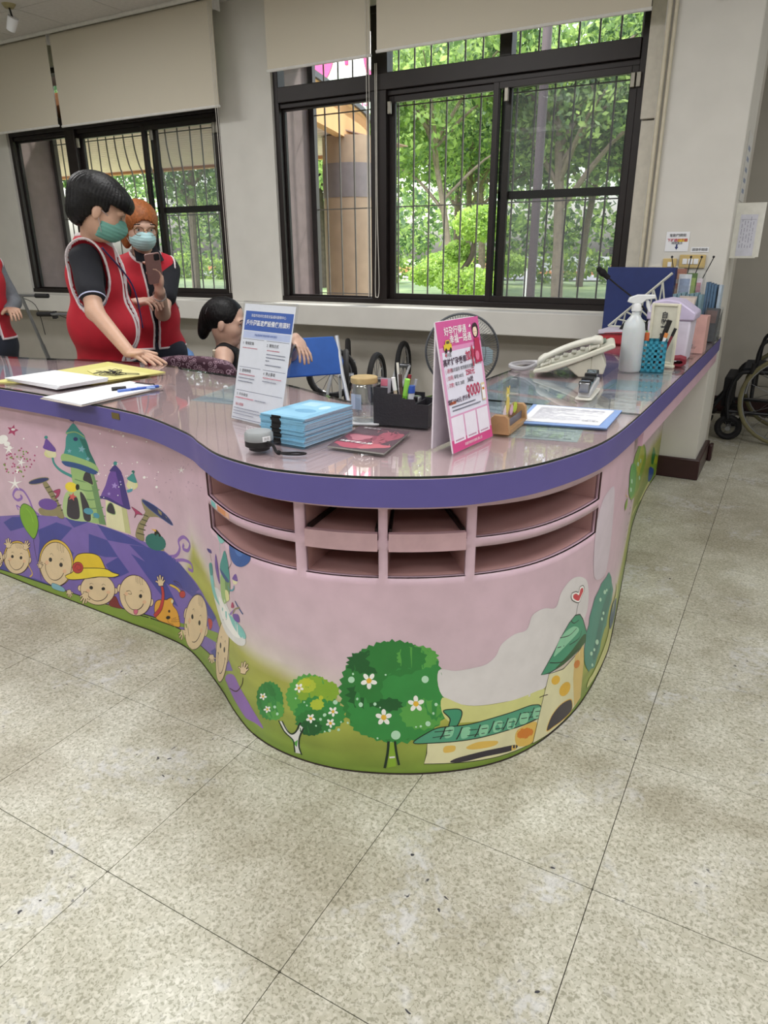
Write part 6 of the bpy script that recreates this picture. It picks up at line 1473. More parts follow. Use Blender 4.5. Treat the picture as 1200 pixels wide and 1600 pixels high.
# --- stepped black organizer
og=thing('desk_organizer','stepped black desk organizer holding pens and a card','organizer',(-.914,1.567,ZC),math.atan2(.023,.148))
OM=mat('organizer_black','#232228',.55,0,.12,220,bump=.3)
L=.15; Dp=.088; hs=[.098,.083,.072,.060]; xs=[0,.0385,.077,.1135,L]; tk=.003
B().box(0,L,0,Dp,0,.003).obj('base',[OM],og)
for i in range(4):
    B().box(xs[i],xs[i+1],0,tk,.003,hs[i]).obj('front_wall',[OM],og); B().box(xs[i],xs[i+1],Dp-tk,Dp,.003,hs[i]+.004).obj('rear_wall',[OM],og)
    B().box(xs[i],xs[i]+tk,tk,Dp-tk,.003,hs[i]).obj('partition',[OM],og)
B().box(L-tk,L,tk,Dp-tk,.003,hs[3]).obj('end_wall',[OM],og)
Mo=og.matrix_basis if False else Matrix.Translation((-.914,1.567,ZC))@Matrix.Rotation(math.atan2(.023,.148),4,'Z')
def W_(p): return tuple(Mo@Vector(p))
pen('pencil_pen','white pen with a beige grip in the organizer, leftmost of its pens',W_((.060,.03,.012)),W_((.048,.02,.122)),.0048,[mat('beige_plastic','#c9b8a4',.4),WHI],.3)
pen('red_pen','red pen standing in the organizer behind the green pen',W_((.066,.05,.012)),W_((.080,.06,.125)),.0042,[mat('pen_red','#b02c3a',.3),mat('pen_red_dark','#8a2230',.3)],.3)
pen('green_highlighter','lime green highlighter standing in the organizer','' or W_((.068,.03,.012)),W_((.087,.02,.120)),.0062,[mat('lime_green','#7fcf3c',.35),mat('lime_light','#94dc58',.35)],.4)
pen('brown_pen','brown-grey pen standing in the organizer between white and red pens',W_((.062,.055,.012)),W_((.056,.05,.126)),.0045,[mat('taupe','#6f5a54',.4),mat('taupe_dark','#54443f',.4)],.3)
pen('glue_stick','white glue stick with a blue cap in the organizer','' or W_((.093,.03,.010)),W_((.093,.03,.102)),.0095,[mat('glue_white','#c9ced8',.3),BLU],.2,'glue stick')
pen('white_pen','thin white pen leaning right in the organizer, behind the green highlighter',W_((.072,.06,.012)),W_((.094,.07,.112)),.0036,[WHI,mat('pen_grey','#b0b2ba',.3)],.3)
ct=thing('correction_tape','silver and black correction tape in the organizer next to the glue stick','correction tape',W_((.104,.045,.062)),.2)
B().cbox(0,0,0,.020,.03,.022).obj('case',[mat('chrome_plastic','#9a9ca0',.25,.6)],ct,bev=.004); B().cbox(0,-.012,.006,.014,.012,.012).obj('nose',[BLKP],ct,bev=.002)
cd=thing('small_card','small pink and grey card standing in the tallest organizer bay','card',W_((.006,.03,.03)),.12); B().at(0,0,0,0,-.1).box(0,.029,0,.001,0,.087).obj('card_sheet',[mat('card_grey','#a8a4b0',.5)],cd)
B().at(0,0,0,0,-.1).box(.001,.02,-.0008,0,.066,.084).obj('card_print',[mat('card_pink','#c46a80',.5)],cd)
tp2=pen('tweezers','long white pen behind the organizer pens, tallest of them',W_((.052,.07,.012)),W_((.040,.075,.152)),.003,[WHI,OFFW],.2)
# --- red magazine
mg=thing('magazine','dark red illustrated magazine with a dragon-like pattern lying flat','magazine',(-.835,1.418,ZC+.0005),0)
Q=[(-.056,-.105),(.092,-.10),(.052,.106),(-.090,.100)]
B().prism(Q,0,.0035).obj('pages',[mat('magazine_pages','#9a9a96',.6)],mg)
f=qmap(Q); pr=Print(); pr.poly([f(0,0),f(1,0),f(1,1),f(0,1)],'#5a4650')
r=random.Random(8)
def blobp(cx,cy,a,b_,n_,c,rot=0):
    P=[]
    for i in range(n_):
        t_=6.283*i/n_; k=1+.25*math.sin(3*t_+rot); x=cx+a*k*math.cos(t_); y=cy+b_*k*math.sin(t_+rot*.3); P.append(f(min(.98,max(.02,x)),min(.98,max(.02,y))))
    pr.poly(P,c)
blobp(.35,.45,.32,.22,22,'#8a4a5c'); blobp(.75,.6,.2,.3,22,'#a05868',1); blobp(.3,.5,.2,.12,18,'#b87684'); blobp(.35,.15,.35,.1,18,'#b25468'); blobp(.72,.2,.25,.12,18,'#c26a76',2)
for i in range(40):
    x,y=r.uniform(.4,.95),r.uniform(.25,.9); a=r.uniform(0,3.1); L_=r.uniform(.04,.12); p,q=f(x,y),f(min(.97,x+L_*math.cos(a)),min(.97,y+L_*math.sin(a))); pr.line(*p,*q,.0012,r.choice(['#d08a90','#c87a84','#6a4650','#4a3440']))
pr.obj('cover_print',mg,Matrix.Translation((0,0,.0036)))
ax=Vector((Q[1][0]-Q[0][0],Q[1][1]-Q[0][1],0)).normalized(); ay=Vector((Q[3][0]-Q[0][0],Q[3][1]-Q[0][1],0)).normalized()
p=f(.36,.24); tx(mg,plane_M((p[0],p[1],.0045),ax,Vector((-ax.y,ax.x,0))),'發現客家之旅',0,0,.015,WHI,bold=.0003)
p=f(.3,.9); tx(mg,plane_M((p[0],p[1],.0045),ax,Vector((-ax.y,ax.x,0))),'客家月刊',0,0,.012,WHI)
# --- pink price stand (tent with white back leg)
ps=thing('promotion_stand','pink and white printed promotion stand with the number 9000','sign',(0,0,0))
bl,br=Vector((-.609,1.398,ZC)),Vector((-.590,1.590,ZC))
xd=(br-bl).normalized(); nd=Vector((xd.y,-xd.x,0)); tl=math.radians(11); up=(Vector((0,0,1))*math.cos(tl)-nd*math.sin(tl)); Wn=.193; Hn=.288
ori=bl+Vector((0,0,.001)); MP=plane_M(ori,xd,up)
PKB=mat('stand_white_card','#d9d3dc',.6)
b=B(); b.add([tuple(MP@Vector(p)) for p in [(0,0,-.004),(Wn,0,-.004),(Wn,Hn,-.004),(0,Hn,-.004),(0,0,0),(Wn,0,0),(Wn,Hn,0),(0,Hn,0)]],[(3,2,1,0),(4,5,6,7),(0,1,5,4),(1,2,6,5),(2,3,7,6),(3,0,4,7)]); b.obj('front_board',[PKB],ps)
tp_=ori+up*Hn; b=B(); bb_=[bl-nd*.062+xd*.012+Vector((0,0,.001)),br-nd*.062-xd*.012+Vector((0,0,.001)),tp_+xd*(Wn-.01)-nd*.003,tp_+xd*.01-nd*.003]; b.add([tuple(p) for p in bb_]+[tuple(p-nd*.004) for p in bb_],[(0,1,2,3),(7,6,5,4),(0,4,5,1),(1,5,6,2),(2,6,7,3),(3,7,4,0)]); b.obj('rear_board',[PKB],ps)
pr=Print(); w,h=Wn,Hn
pr.rect(0,0,w,h,'#d8a0c4'); pr.rect(0,h-.072,w,h,'#cc5a98'); pr.rect(0,h-.072,w,h-.056,'#d890bc'); pr.rect(0,0,w,.028,'#cf4a88')
pr.rect(.010,.082,w-.010,h-.066,'#dcdcec')
for i in range(3):
    x0=.010+i*.0595; pr.rect(x0,.020,x0+.054,.078,'#e6e2ee')
    r=random.Random(i)
    dash_=[(x0+.006+r.uniform(0,.03),.0245) for _ in range(1)]
    for k in range(7): pr.rect(x0+.008+k*.0055,.0235,x0+.0115+k*.0055,.027,'#9a4a78')
pr.rect(.012,.0985+.008,.04,.0985+.0145,'#d8703c')
for (yy,x1) in ((.099,.13),(.091,.15)):
    u=.02
    while u<x1: pr.rect(u,yy,u+.004,yy+.003,'#54586a'); u+=.0055
pr.rect(.045,.110,w-.04,.1106,'#9a9ab0')
pr.rect(w-.030,.094,w-.012,.135,'#d8c8a0'); pr.rect(w-.028,.097,w-.014,.130,'#e8e8f0'); pr.rect(w-.026,.118,w-.016,.124,'#c87838')
# taxi
pr.rect(.018,h-.062,.052,h-.050,'#d8c03c'); pr.poly([(.024,h-.050),(.029,h-.041),(.044,h-.041),(.048,h-.050)],'#d8c03c'); pr.rect(.030,h-.049,.043,h-.043,'#5a5038'); pr.ell(.026,h-.063,.0045,.0055,'#2a2420'); pr.ell(.046,h-.063,.0045,.0055,'#2a2420')
# woman in a red dress with short black hair
cx=w-.026; pr.poly([(cx-.016,h-.104),(cx+.019,h-.104),(cx+.016,h-.075),(cx+.014,h-.048),(cx-.008,h-.048),(cx-.013,h-.075)],'#b02c54'); pr.ell(cx-.003,h-.088,.009,.011,'#d87898'); pr.ell(cx+.002,h-.030,.014,.017,'#33262c'); pr.ell(cx-.001,h-.033,.010,.012,'#e8d2bc'); pr.poly([(cx-.013,h-.024),(cx+.013,h-.022),(cx+.008,h-.015),(cx-.008,h-.015)],'#33262c'); pr.ell(cx-.005,h-.034,.0012,.0016,'#2a2020'); pr.ell(cx+.004,h-.034,.0012,.0016,'#2a2020'); pr.line(cx-.003,h-.040,cx+.003,h-.040,.0009,'#b04050')
pr.poly([(cx-.034,h-.074),(cx-.024,h-.060),(cx-.020,h-.074),(cx-.024,h-.074),(cx-.024,h-.110),(cx-.030,h-.110),(cx-.030,h-.074)],'#b03a54')
pr.ell(cx-.022,h-.018,.003,.003,'#f4f0f4'); pr.ell(cx-.026,h-.020,.002,.002,'#f4f0f4')
pr.obj('printed_sheet',ps,MP,.0004)
DKI=mat('dark_violet_ink','#4a3448',.5); RP=mat('rose_ink','#b83c5e',.5)
tx(ps,MP,'好孕行得通',.078,h-.024,.020,WHI,sx=1.0,bold=.0002); tx(ps,MP,'幸福一路通',.098,h-.043,.020,WHI,bold=.0002)
tx(ps,MP,'4',.024,h-.073,.014,RP,bold=.0003); tx(ps,MP,'月起',.038,h-.074,.010,INK)
tx(ps,MP,'高雄好孕乘車',.060,h-.090,.0175,DKI,bold=.0003); tx(ps,MP,'加碼',.134,h-.085,.024,RP,bold=.0005)
tx(ps,MP,'| 適用|',.028,h-.108,.011,RP); tx(ps,MP,'政府國際 無障礙接送服務',.092,h-.108,.0098,INK); tx(ps,MP,'1年內!',.163,h-.104,.013,RP)
tx(ps,MP,'| 加碼|',.028,h-.124,.011,RP); tx(ps,MP,'單程180元',.068,h-.124,.010,INK); tx(ps,MP,'250元',.122,h-.121,.017,RP,bold=.0003)
tx(ps,MP,'| 次數|',.028,h-.140,.011,RP); tx(ps,MP,'每次 28趟',.068,h-.140,.010,INK); tx(ps,MP,'36趟',.118,h-.138,.014,DKI,bold=.0002)
tx(ps,MP,'9000',.126,h-.164,.038,RP,sx=.85,bold=.0006); tx(ps,MP,'元',.176,h-.170,.010,RP)
tx(ps,MP,'總額5040元 提升為',.056,h-.176,.0125,DKI,bold=.0002)
tx(ps,MP,'高雄市政府社會局 關心您',w/2,.010,.0075,WHI)
# --- wooden card holder
wc=thing('card_holder','small wooden holder with a clear card showing a yellow giraffe-like animal','card holder',(-.612,1.650,ZC),math.radians(12))
WD=mat('oak_wood','#a8835c',.5,0,.18,22)
wc.rotation_euler[2]=math.atan2(1.79-1.618,-.569+.566)-math.pi/2 if False else 0
wc.location=(-.590,1.705,ZC); wc.rotation_euler=(0,0,math.radians(4))
for s in (-1,1):
    B().at(0,s*.083,0).prism([(-.030,0),(.026,0),(.022,.040),(.014,.048),(-.014,.048),(-.022,.040)],-.007,.007,axis='y').obj('end_block',[WD],wc,bev=.0015)
B().box(-.026,.026,-.076,.076,0,.010).obj('base',[WD],wc); B().box(-.006,.008,-.076,.076,.010,.013).obj('groove',[mat('slate_insert','#5f5c66',.5)],wc)
B().box(-.0015,.0015,-.075,.075,.012,.125).obj('clear_card',[CLEAR],wc)
B().box(.012,.0125,-.072,.076,.010,.030).obj('front_strip',[mat('slate_insert2','#66636e',.5)],wc)
MW=plane_M((.003,-.072,.014),(0,1,0),(0,0,1)); pr=Print()
pr.ell(.040,.050,.017,.022,'#d8c04c'); pr.ell(.036,.080,.015,.013,'#dcc850'); pr.ell(.026,.093,.005,.005,'#d8b84c'); pr.ell(.047,.093,.005,.005,'#d8b84c'); pr.ell(.035,.075,.005,.004,'#e8e4d8'); pr.ell(.033,.080,.001,.0015,'#332a22'); pr.ell(.039,.080,.001,.0015,'#332a22')
pr.rect(.033,.016,.037,.034,'#d8c04c'); pr.rect(.043,.016,.047,.034,'#d8c04c'); pr.ell(.014,.034,.014,.015,'#e0c8cc'); pr.ell(.018,.048,.006,.006,'#e4d0d4'); pr.ell(.078,.030,.016,.014,'#d8a8c0'); pr.ell(.112,.030,.020,.014,'#b8cc3c'); pr.ell(.106,.040,.006,.006,'#c4d84c')
for i in range(5):
    for j in range(4): pass
pr.obj('card_print',wc,MW)
# --- blue folder with form
fl_,Q=quad('form_folder','light blue folder with a white printed form, right of the wooden card holder','folder',[(-.585,1.755),(-.362,1.80),(-.372,2.035),(-.62,2.0)],ZC+.0005,.0025,mat('folder_blue','#8aa8dc',.4))
f=qmap(Q); 
for k in range(3): B().at(0,0,.0028+k*.0007,.006*k).prism([f(.03,.06),f(.90,.07),f(.93,.9),f(.06,.95)],0,.0006).obj('form_sheet',[WH],fl_)
P2=[f(.05,.1),f(.9,.1),f(.92,.88),f(.06,.92)]; ruled(fl_,P2,.0053,17,'#9a98ac',th=.0022,seed=4)
tx(fl_,plane_M((*f(.78,.2),.0052),Vector((*f(1,0),0))-Vector((*f(0,0),0)),Vector((*f(0,1),0))-Vector((*f(0,0),0))),'申請人簽名',0,0,.009,INK)
# --- stapler
sa=thing('stapler','black and chrome stapler on a white base in front of the telephone','stapler',(-.512,2.17,ZC),math.radians(95)); sa.scale=(1.1,1.15,1.05)
B().rbox(-.035,.15,-.022,.022,0,.006,.012).obj('base_plate',[OFFW],sa,bev=.002)
B().prism([(-.02,.006),(.14,.02),(.145,.04),(.06,.038),(-.02,.026)],-.016,.016,axis='y').obj('magazine_rail',[mat('white_plastic_body','#c9c9cc',.35)],sa,bev=.003)
B().prism([(-.032,.020),(-.032,.05),(-.018,.056),(.01,.05),(.05,.052),(.10,.068),(.135,.060),(.135,.048),(.05,.040),(.0,.034)],-.014,.014,axis='y').obj('handle',[mat('chrome','#8f9094',.18,.95)],sa,bev=.003)
for x in (-.022,.02,.07,.11): B().cbox(x,0,.05+x*.1,.014,.031,.012).obj('dark_panel',[BLKP],sa,bev=.002)
for o in sa.children: o.location.x-=.0
# --- telephone
ph=thing('desk_telephone','off-white office telephone with coiled cord on the right arm','telephone',(-.785,2.50,ZC),math.radians(13))
TPH=mat('phone_plastic','#c9c7b8',.4,0,.02); TPL=mat('phone_plastic_light','#d0cec3',.35)
B().prism([(0,.008),(0,.020),(.04,.034),(.15,.072),(.262,.122),(.275,.120),(.278,.108),(.21,.078),(.12,.040),(.05,.014)],-.20,0,axis='y').obj('body_shell',[TPH],ph,bev=.005)
B().prism([(.115,.036),(.20,.072),(.205,.0),(.16,.0)],-.19,-.012,axis='y').obj('stand_foot',[mat('phone_foot','#b9b7a8',.45)],ph,bev=.004)
B().prism([(.198,.012),(.20,.075),(.232,.088),(.252,.045),(.245,.012)],-.185,-.016,axis='y').obj('stand_foot',[mat('phone_foot2','#c2c0b2',.45)],ph,bev=.004)
def oval(path,rx,rz,n_=12):
    P=crv(path,5); v=[];f=[]; N=len(P)
    for i,p in enumerate(P):
        u_=i/(N-1); k=1.3 if u_<.22 or u_>.78 else .95; e=min(1,(u_/.05)**.5 if u_<.05 else 1,((1-u_)/.05)**.5 if u_>.95 else 1); e=max(e,.25)
        for j in range(n_): a=6.283*j/n_; v.append((p[0],p[1]+rx*k*e*math.cos(a),p[2]+rz*e*k*math.sin(a)))
    f=[(i*n_+j,(i+1)*n_+j,(i+1)*n_+(j+1)%n_,i*n_+(j+1)%n_) for i in range(N-1) for j in range(n_)]
    f+=[tuple(range(n_)),tuple((N-1)*n_+j for j in range(n_-1,-1,-1))]; return v,f
hp=[(.010,.036,.042),(.035,.036,.062),(.09,.036,.092),(.15,.036,.116),(.205,.036,.130),(.235,.036,.126)]
B().add(*oval(hp,.022,.013)).obj('handset',[TPL],ph,smooth=True,ang=70)
B().add(*oval([(.02,.036,.034),(.045,.036,.042),(.06,.036,.050)],.02,.010)).add(*oval([(.185,.036,.098),(.205,.036,.106),(.225,.036,.112)],.02,.010)).obj('ear_caps',[TPL],ph,smooth=True)
def psl(x): return .034+(x-.04)*.397+.002
for i in range(3):
    for j in range(4):
        x=.075+j*.030; B().cbox(x,.105+i*.026,psl(x),.017,.017,.007).obj('key',[mat('phone_key','#a8a79c',.4)],ph,bev=.0015)
B().prism([(.19,psl(.19)),(.245,psl(.245)),(.244,psl(.245)+.006),(.189,psl(.19)+.006)],-.18,-.08,axis='y').obj('display',[mat('lcd','#6f7a70',.2)],ph)
cc=[];N=420
path=crv([(.015,.036,.04),(-.03,.06,.016),(-.08,.10,.012),(-.10,.17,.012),(-.06,.24,.012),(-.01,.26,.012),(.0,.21,.018),(.02,.17,.030)],30)
for i in range(N):
    u_=i/(N-1)*(len(path)-1); k=int(min(u_,len(path)-2)); p=path[k]+(path[k+1]-path[k])*(u_-k); a=i*1.05
    cc.append((p[0]+.0075*math.cos(a)*.7,p[1]+.0075*math.cos(a)*.7,p[2]+.0075*math.sin(a)))
B().tube(cc,.0021,5).obj('coiled_cord',[mat('cord_grey','#bcbcc0',.4)],ph,smooth=True)
# --- teal pen basket
bk_=thing('pen_basket','teal plastic lattice pen basket with pens, by the right edge','pen holder',(-.432,2.84,ZC),math.radians(8))
TEAL=mat('teal_plastic','#2f8aa4',.4)
def lattice(n,m,w_,h_,th,M):
    o=B(); o.T=M; cw=w_/(n*2+1); chh=h_/(m*2+1)
    for i in range(n+1): o.box(2*i*cw,(2*i+1)*cw,-th/2,th/2,0,h_)
    for j in range(m+1): o.box(0,w_,-th/2,th/2,2*j*chh,(2*j+1)*chh)
    return o
S_=.088; Hh=.112
for k,(px,py,a) in enumerate(((-S_/2,-S_/2,0),(S_/2,-S_/2,90),(S_/2,S_/2,180),(-S_/2,S_/2,270))):
    lattice(4,5,S_,Hh,.004,Matrix.Translation((px,py,0))@Matrix.Rotation(math.radians(a),4,'Z')).obj('lattice_side',[TEAL],bk_)
B().box(-S_/2,S_/2,-S_/2,S_/2,0,.003).obj('base',[TEAL],bk_)
def bp(p): return (-.432+p[0],2.84+p[1],ZC+p[2])
pen('black_knife','black cutter knife leaning out of the teal basket','' or bp((.0,.0,.01)),bp((.045,.0,.185)),.008,[BLKP,BLKP],.3,'knife')
pen('orange_pen','orange topped pen in the teal basket, leftmost','' or bp((-.025,-.01,.01)),bp((-.028,-.01,.138)),.008,[OFFW,mat('orange_top','#cf6a3c',.4)],.25)
pen('green_pen','pen with a small green top behind the orange pen in the teal basket','' or bp((-.03,.02,.01)),bp((-.034,.02,.142)),.004,[OFFW,mat('green_top','#7fae6c',.4)],.1)
pen('red_black_pen','dark red pen leaning right in the teal basket','' or bp((.02,.015,.01)),bp((.066,.02,.155)),.005,[mat('wine_red','#7a2430',.4),BLKP],.2)
pen('flower_pen','white pen with an orange flower top in the teal basket','' or bp((.015,-.02,.01)),bp((.042,-.02,.140)),.006,[WHI,mat('orange_flower','#d88a4a',.4)],.12)
# --- spray bottle
sb_=thing('spray_bottle','translucent white trigger spray bottle behind the teal pen basket','bottle',(-.462,2.62,ZC),math.radians(20))
TW=mat('milky_plastic','#cdd3d6',.3,0,.02,alpha=.86,sub=.2)
sb_.location=(-.50,2.78,ZC)
B().lathe([(.036,0),(.04,.006),(.04,.15),(.036,.175),(.018,.2),(.014,.205),(.014,.222)],28).obj('bottle_body',[TW],sb_,smooth=True)
TRW=mat('white_trigger_plastic','#d9dbdd',.35)
B().lathe([(.017,.218),(.017,.240),(.013,.246)],20).obj('collar',[TRW],sb_,smooth=True)
B().prism([(-.034,.250),(-.028,.266),(.0,.276),(.060,.276),(.062,.262),(.03,.258),(.016,.244),(-.014,.244)],-.011,.011,axis='y').obj('spray_head',[TRW],sb_,bev=.003)
B().prism([(.030,.260),(.042,.255),(.052,.215),(.045,.213),(.034,.235)],-.006,.006,axis='y').obj('trigger',[TRW],sb_,bev=.002)
# --- cream framed card "自助蓋章"
fr_=thing('framed_card','cream framed upright card with vertical writing behind the teal basket','sign',(-.418,2.93,ZC),math.radians(-12))
CRM=mat('cream_frame','#d8d4c0',.5)
B().box(-.058,.058,-.01,.01,0,.012).obj('stand_base',[CRM],fr_,bev=.003)
for q in ((-.054,-.044,.012,.238),(.044,.054,.012,.238)): B().box(q[0],q[1],-.006,.006,q[2],q[3]).obj('frame_side',[CRM],fr_,bev=.002)
for z in (.012,.228): B().box(-.044,.044,-.006,.006,z,z+.010).obj('frame_rail',[CRM],fr_,bev=.002)
B().box(-.044,.044,-.001,.003,.022,.228).obj('card_face',[mat('card_cream','#cfcdbd',.6)],fr_)
tx(fr_,plane_M((0,-.002,.155),(1,0,0),(0,0,1)),'自\n助\n蓋\n章',0,.0,.026,INK,bold=.0005)
# --- lilac bin, pink magazine file, red case, folded cloth, clear tray with stapler
lb_=thing('lilac_bin','lilac lidded dispenser bin standing behind the framed card','bin',(-.42,3.16,ZC),math.radians(0))
LIL=mat('lilac_plastic','#bdb3cf',.4); LILL=mat('lilac_light','#cfcadb',.4)
B().prism([(-.075,0),(.075,0),(.082,.165),(-.082,.165)],-.09,.09,axis='y').obj('body',[LILL],lb_,bev=.008)
B().prism([(-.088,.165),(.092,.165),(.094,.195),(.03,.238),(-.02,.245),(-.07,.235),(-.088,.20)],-.095,.095,axis='y').obj('lid',[LIL],lb_,bev=.006)
pb=thing('magazine_file','pale pink magazine file box by the violet edge','file box',(-.352,3.42,ZC),0)
PKF=mat('pink_file','#c49a94',.5)
B().box(-.075,.035,-.003,.0,0,.155).obj('front_face',[PKF],pb); B().box(-.075,.035,.12,.123,0,.155).obj('rear_face',[PKF],pb); B().box(-.078,-.075,-.003,.123,0,.155).obj('side_face',[PKF],pb); B().box(.035,.038,-.003,.123,0,.155).obj('side_face',[PKF],pb); B().box(-.075,.035,0,.12,0,.003).obj('bottom',[PKF],pb)
rc_=thing('red_case','flat red zipped pouch behind the telephone','pouch',(-.70,3.62,ZC),math.radians(-4))
v=[];f=[]
B().prism([(-.13,.0),(.13,.0),(.135,.02),(.10,.042),(.0,.050),(-.10,.042),(-.135,.02)],-.06,.06,axis='y').obj('pouch_body',[mat('red_fabric','#a0242e',.7)],rc_,bev=.008); B().tube([(-.133,-.062,.024),(-.1,-.062,.044),(0,-.063,.052),(.1,-.062,.044),(.133,-.062,.024)],.0025,6,sm=4).obj('zip',[BLKF],rc_,smooth=True)
wb=thing('white_box','low pale lilac box under the microphone base','box',(-.69,3.86,ZC),math.radians(-3)); B().box(-.15,.15,-.12,.12,0,.045).obj('box_body',[mat('pale_lilac_box','#c4bccb',.6)],wb,bev=.003); B().box(-.152,.152,-.122,.122,.030,.047).obj('box_lid',[mat('pale_lilac_lid','#cdc6d4',.6)],wb,bev=.002)
mb=thing('desk_microphone','black gooseneck desk microphone on the pale box','microphone',(-.66,3.86,ZC+.0475),math.radians(-3))
B().prism([(-.10,0),(.10,0),(.095,.03),(-.08,.035)],-.05,.05,axis='y').obj('base',[BLKP],mb,bev=.005); B().tube([(.02,0,.03),(.03,-.01,.075),(-.03,-.03,.14),(-.12,-.06,.21),(-.175,-.08,.255)],.0042,8,sm=5).obj('gooseneck',[BLKP],mb,smooth=True)
B().tube([(-.168,-.078,.248),(-.195,-.088,.272),(-.215,-.095,.29)],[.013,.018,.014],12,sm=3).obj('foam_head',[BLKF],mb,smooth=True); B().sphere(-.215,-.095,.29,.015).obj('foam_tip',[BLKF],mb,smooth=True)
fc=thing('folded_cloth','folded dark red cloth pouch in front of the pink file box','cloth',(-.385,3.01,ZC),math.radians(5))
B().tube([(-.07,0,.006),(-.01,0,.010),(.045,0,.012),(.055,0,.020),(.045,0,.030),(-.01,0,.026),(-.07,0,.018)],.006,8,sm=4).obj
pts=[(-.07,.0),(.04,.002),(.055,.012),(.052,.028),(.03,.034),(-.07,.020),(-.07,.014),(.03,.026),(.042,.022),(.043,.014),(.03,.010),(-.07,.008)]
B().prism(pts,-.05,.05,axis='y').obj('cloth_fold',[mat('wine_cloth','#7c2230',.8)],fc,smooth=True); B().box(-.07,.02,-.052,.052,.0205,.0235).obj('white_lining',[WH],fc)
ctb=thing('clear_tray','clear plastic tray holding a small silver clip, against the pink file box','tray',(-.36,3.27,ZC),0)
B().box(-.06,.03,-.05,.05,0,.003).obj('tray_floor',[CLEAR],ctb); B().box(-.06,.03,-.053,-.05,0,.075).obj('tray_front',[CLEAR],ctb); B().box(-.06,.03,-.04,.04,.04,.043).obj('tray_shelf',[CLEAR],ctb)
B().prism([(-.05,0),(.02,.004),(.022,.012),(-.02,.022),(-.05,.012)],-.012,.012,axis='y').obj
sc=thing('silver_clip','small silver and black stapler lying in the clear tray','stapler',(-.375,3.27,ZC+.0435)); B().prism([(-.035,0),(.03,.0),(.034,.01),(-.01,.026),(-.036,.018)],-.012,.012,axis='y').obj('body',[mat('chrome2','#7a7a7e',.25,.9)],sc,bev=.003); B().cbox(0,0,.003,.06,.02,.006).obj('base',[BLKP],sc)
# --- navy display board with white lattice rack, brochures
nb=thing('navy_file_box','tall navy blue file board standing by the window pillar','file box',(-.80,3.98,ZC),math.radians(-4))
NV=mat('navy_card','#1f2f66',.6)
B().box(-.085,.255,.0,.05,.002,.345).obj('board',[NV],nb,bev=.002)
lt=thing('lattice_rack','pale plastic lattice rack leaning diagonally on the navy board','rack',(-.80,3.93,ZC+.05),math.radians(-4))
LW=mat('pale_rack_plastic','#c2c4b8',.4)
o=B(); o.bar((-.04,0,.0),(.25,0,.27),.007,6); o.bar((-.04,0,.0),(.27,0,.0),.006,6)
o.obj('rack_frame',[LW],lt)
for i in range(1,7):
    k=i/7; x=-.04+.29*k; z=.27*k; B().bar((x,0,z),(x+.5*(.27-x)*1.0,0,z*.35),.0045,6).obj('rack_bar',[LW],lt); B().bar((x,0,z),(x-.01,0,0),.004,6).obj('rack_bar',[LW],lt)
# brochures in clear racks
def brochure(name,label,x,y,z,w_,h_,th,rz,lean,c,c2,grp=None):
    t=thing(name,label,'brochure',(x,y,z),rz,grp)
    M=Matrix.Rotation(lean,4,'X'); b=B(); b.T=M; b.box(-w_/2,w_/2,0,th,0,h_); b.obj('pages',[mat('br_'+c[1:],c,.5,0,.12,60)],t)
    b=B(); b.T=M; b.box(-w_/2+.006,w_/2-.006,-.0007,0,h_*.55,h_*.93); b.obj('cover_print',[mat('br_'+c2[1:],c2,.5,0,.1,60)],t); return t
def rack(label,x,y,w_,rz,hh=.16,d=.05,z=ZC):
    t=thing('clear_rack',label,'rack',(x,y,z),rz); B().box(-w_/2,w_/2,-.002,0,0,hh).obj('front_plate',[CLEAR],t); B().box(-w_/2,w_/2,d,d+.002,0,hh*1.35).obj('rear_plate',[CLEAR],t); B().box(-w_/2,w_/2,0,d,0,.003).obj('rack_floor',[CLEAR],t)
    for s in (-1,1): B().at(s*w_/2,0,0).prism([(0,0),(d,0),(d,hh*1.3),(0,hh*.8)],-.001,.001,axis='x').obj('side_plate',[CLEAR],t)
rack('tall clear rack of brochures beside the navy board',-.505,3.96,.17,math.radians(-8),.26,.09)
rack('lower clear rack of blue-grey leaflets behind the lilac bin',-.445,3.74,.17,math.radians(-6),.16,.07)
rack('rightmost clear rack of brochures at the pillar edge',-.355,3.90,.09,math.radians(-6),.12,.09)
bl_=[(-.565,3.985,.24,.055,'#b39a84','#a8604f','tan and red brochure leaning in the tall rack, leftmost'),(-.535,3.99,.285,.06,'#c0b4a4','#b07a66','beige brochure behind the leftmost one in the tall rack'),(-.50,3.98,.31,.06,'#c9ced6','#8a9ab4','white and blue brochure in the middle of the tall rack'),(-.468,3.985,.315,.05,'#4f6a38','#8aa05a','green brochure at the top of the tall rack'),(-.44,3.99,.29,.05,'#c8c0c8','#b0808a','pinkish white brochure at the right of the tall rack'),(-.52,4.02,.335,.05,'#98685a','#c49a80','rust brown brochure behind the tall rack')]
for i,(x,y,h_,w_,c,c2,lb) in enumerate(bl_): brochure('brochure',lb,x,y,ZC+.004,w_,h_,.008,math.radians(-12+5*i),math.radians(-4),c,c2)
for i in range(7):
    brochure('leaflet','blue-grey leaflet packed in the lower clear rack',-.505+i*.019,3.755+(i%2)*.004,ZC+.004,.016,.225+.004*(i%3),.05,math.radians(-6),0,'#6f8c98','#8aa4ac','blue-grey leaflets packed in the lower clear rack')
for i in range(4): brochure('leaflet','steel-blue leaflet in the rightmost clear rack',-.385+i*.013,3.93,ZC+.004,.011,.275-.004*i,.06,math.radians(-6),0,'#4c6884','#5f7c98','steel-blue leaflets in the rightmost clear rack')
brochure('brochure','white edged booklet at the right side of the rightmost rack',-.325,3.935,ZC+.004,.012,.262,.05,math.radians(-6),0,'#a8b8c8','#c4d0dc')
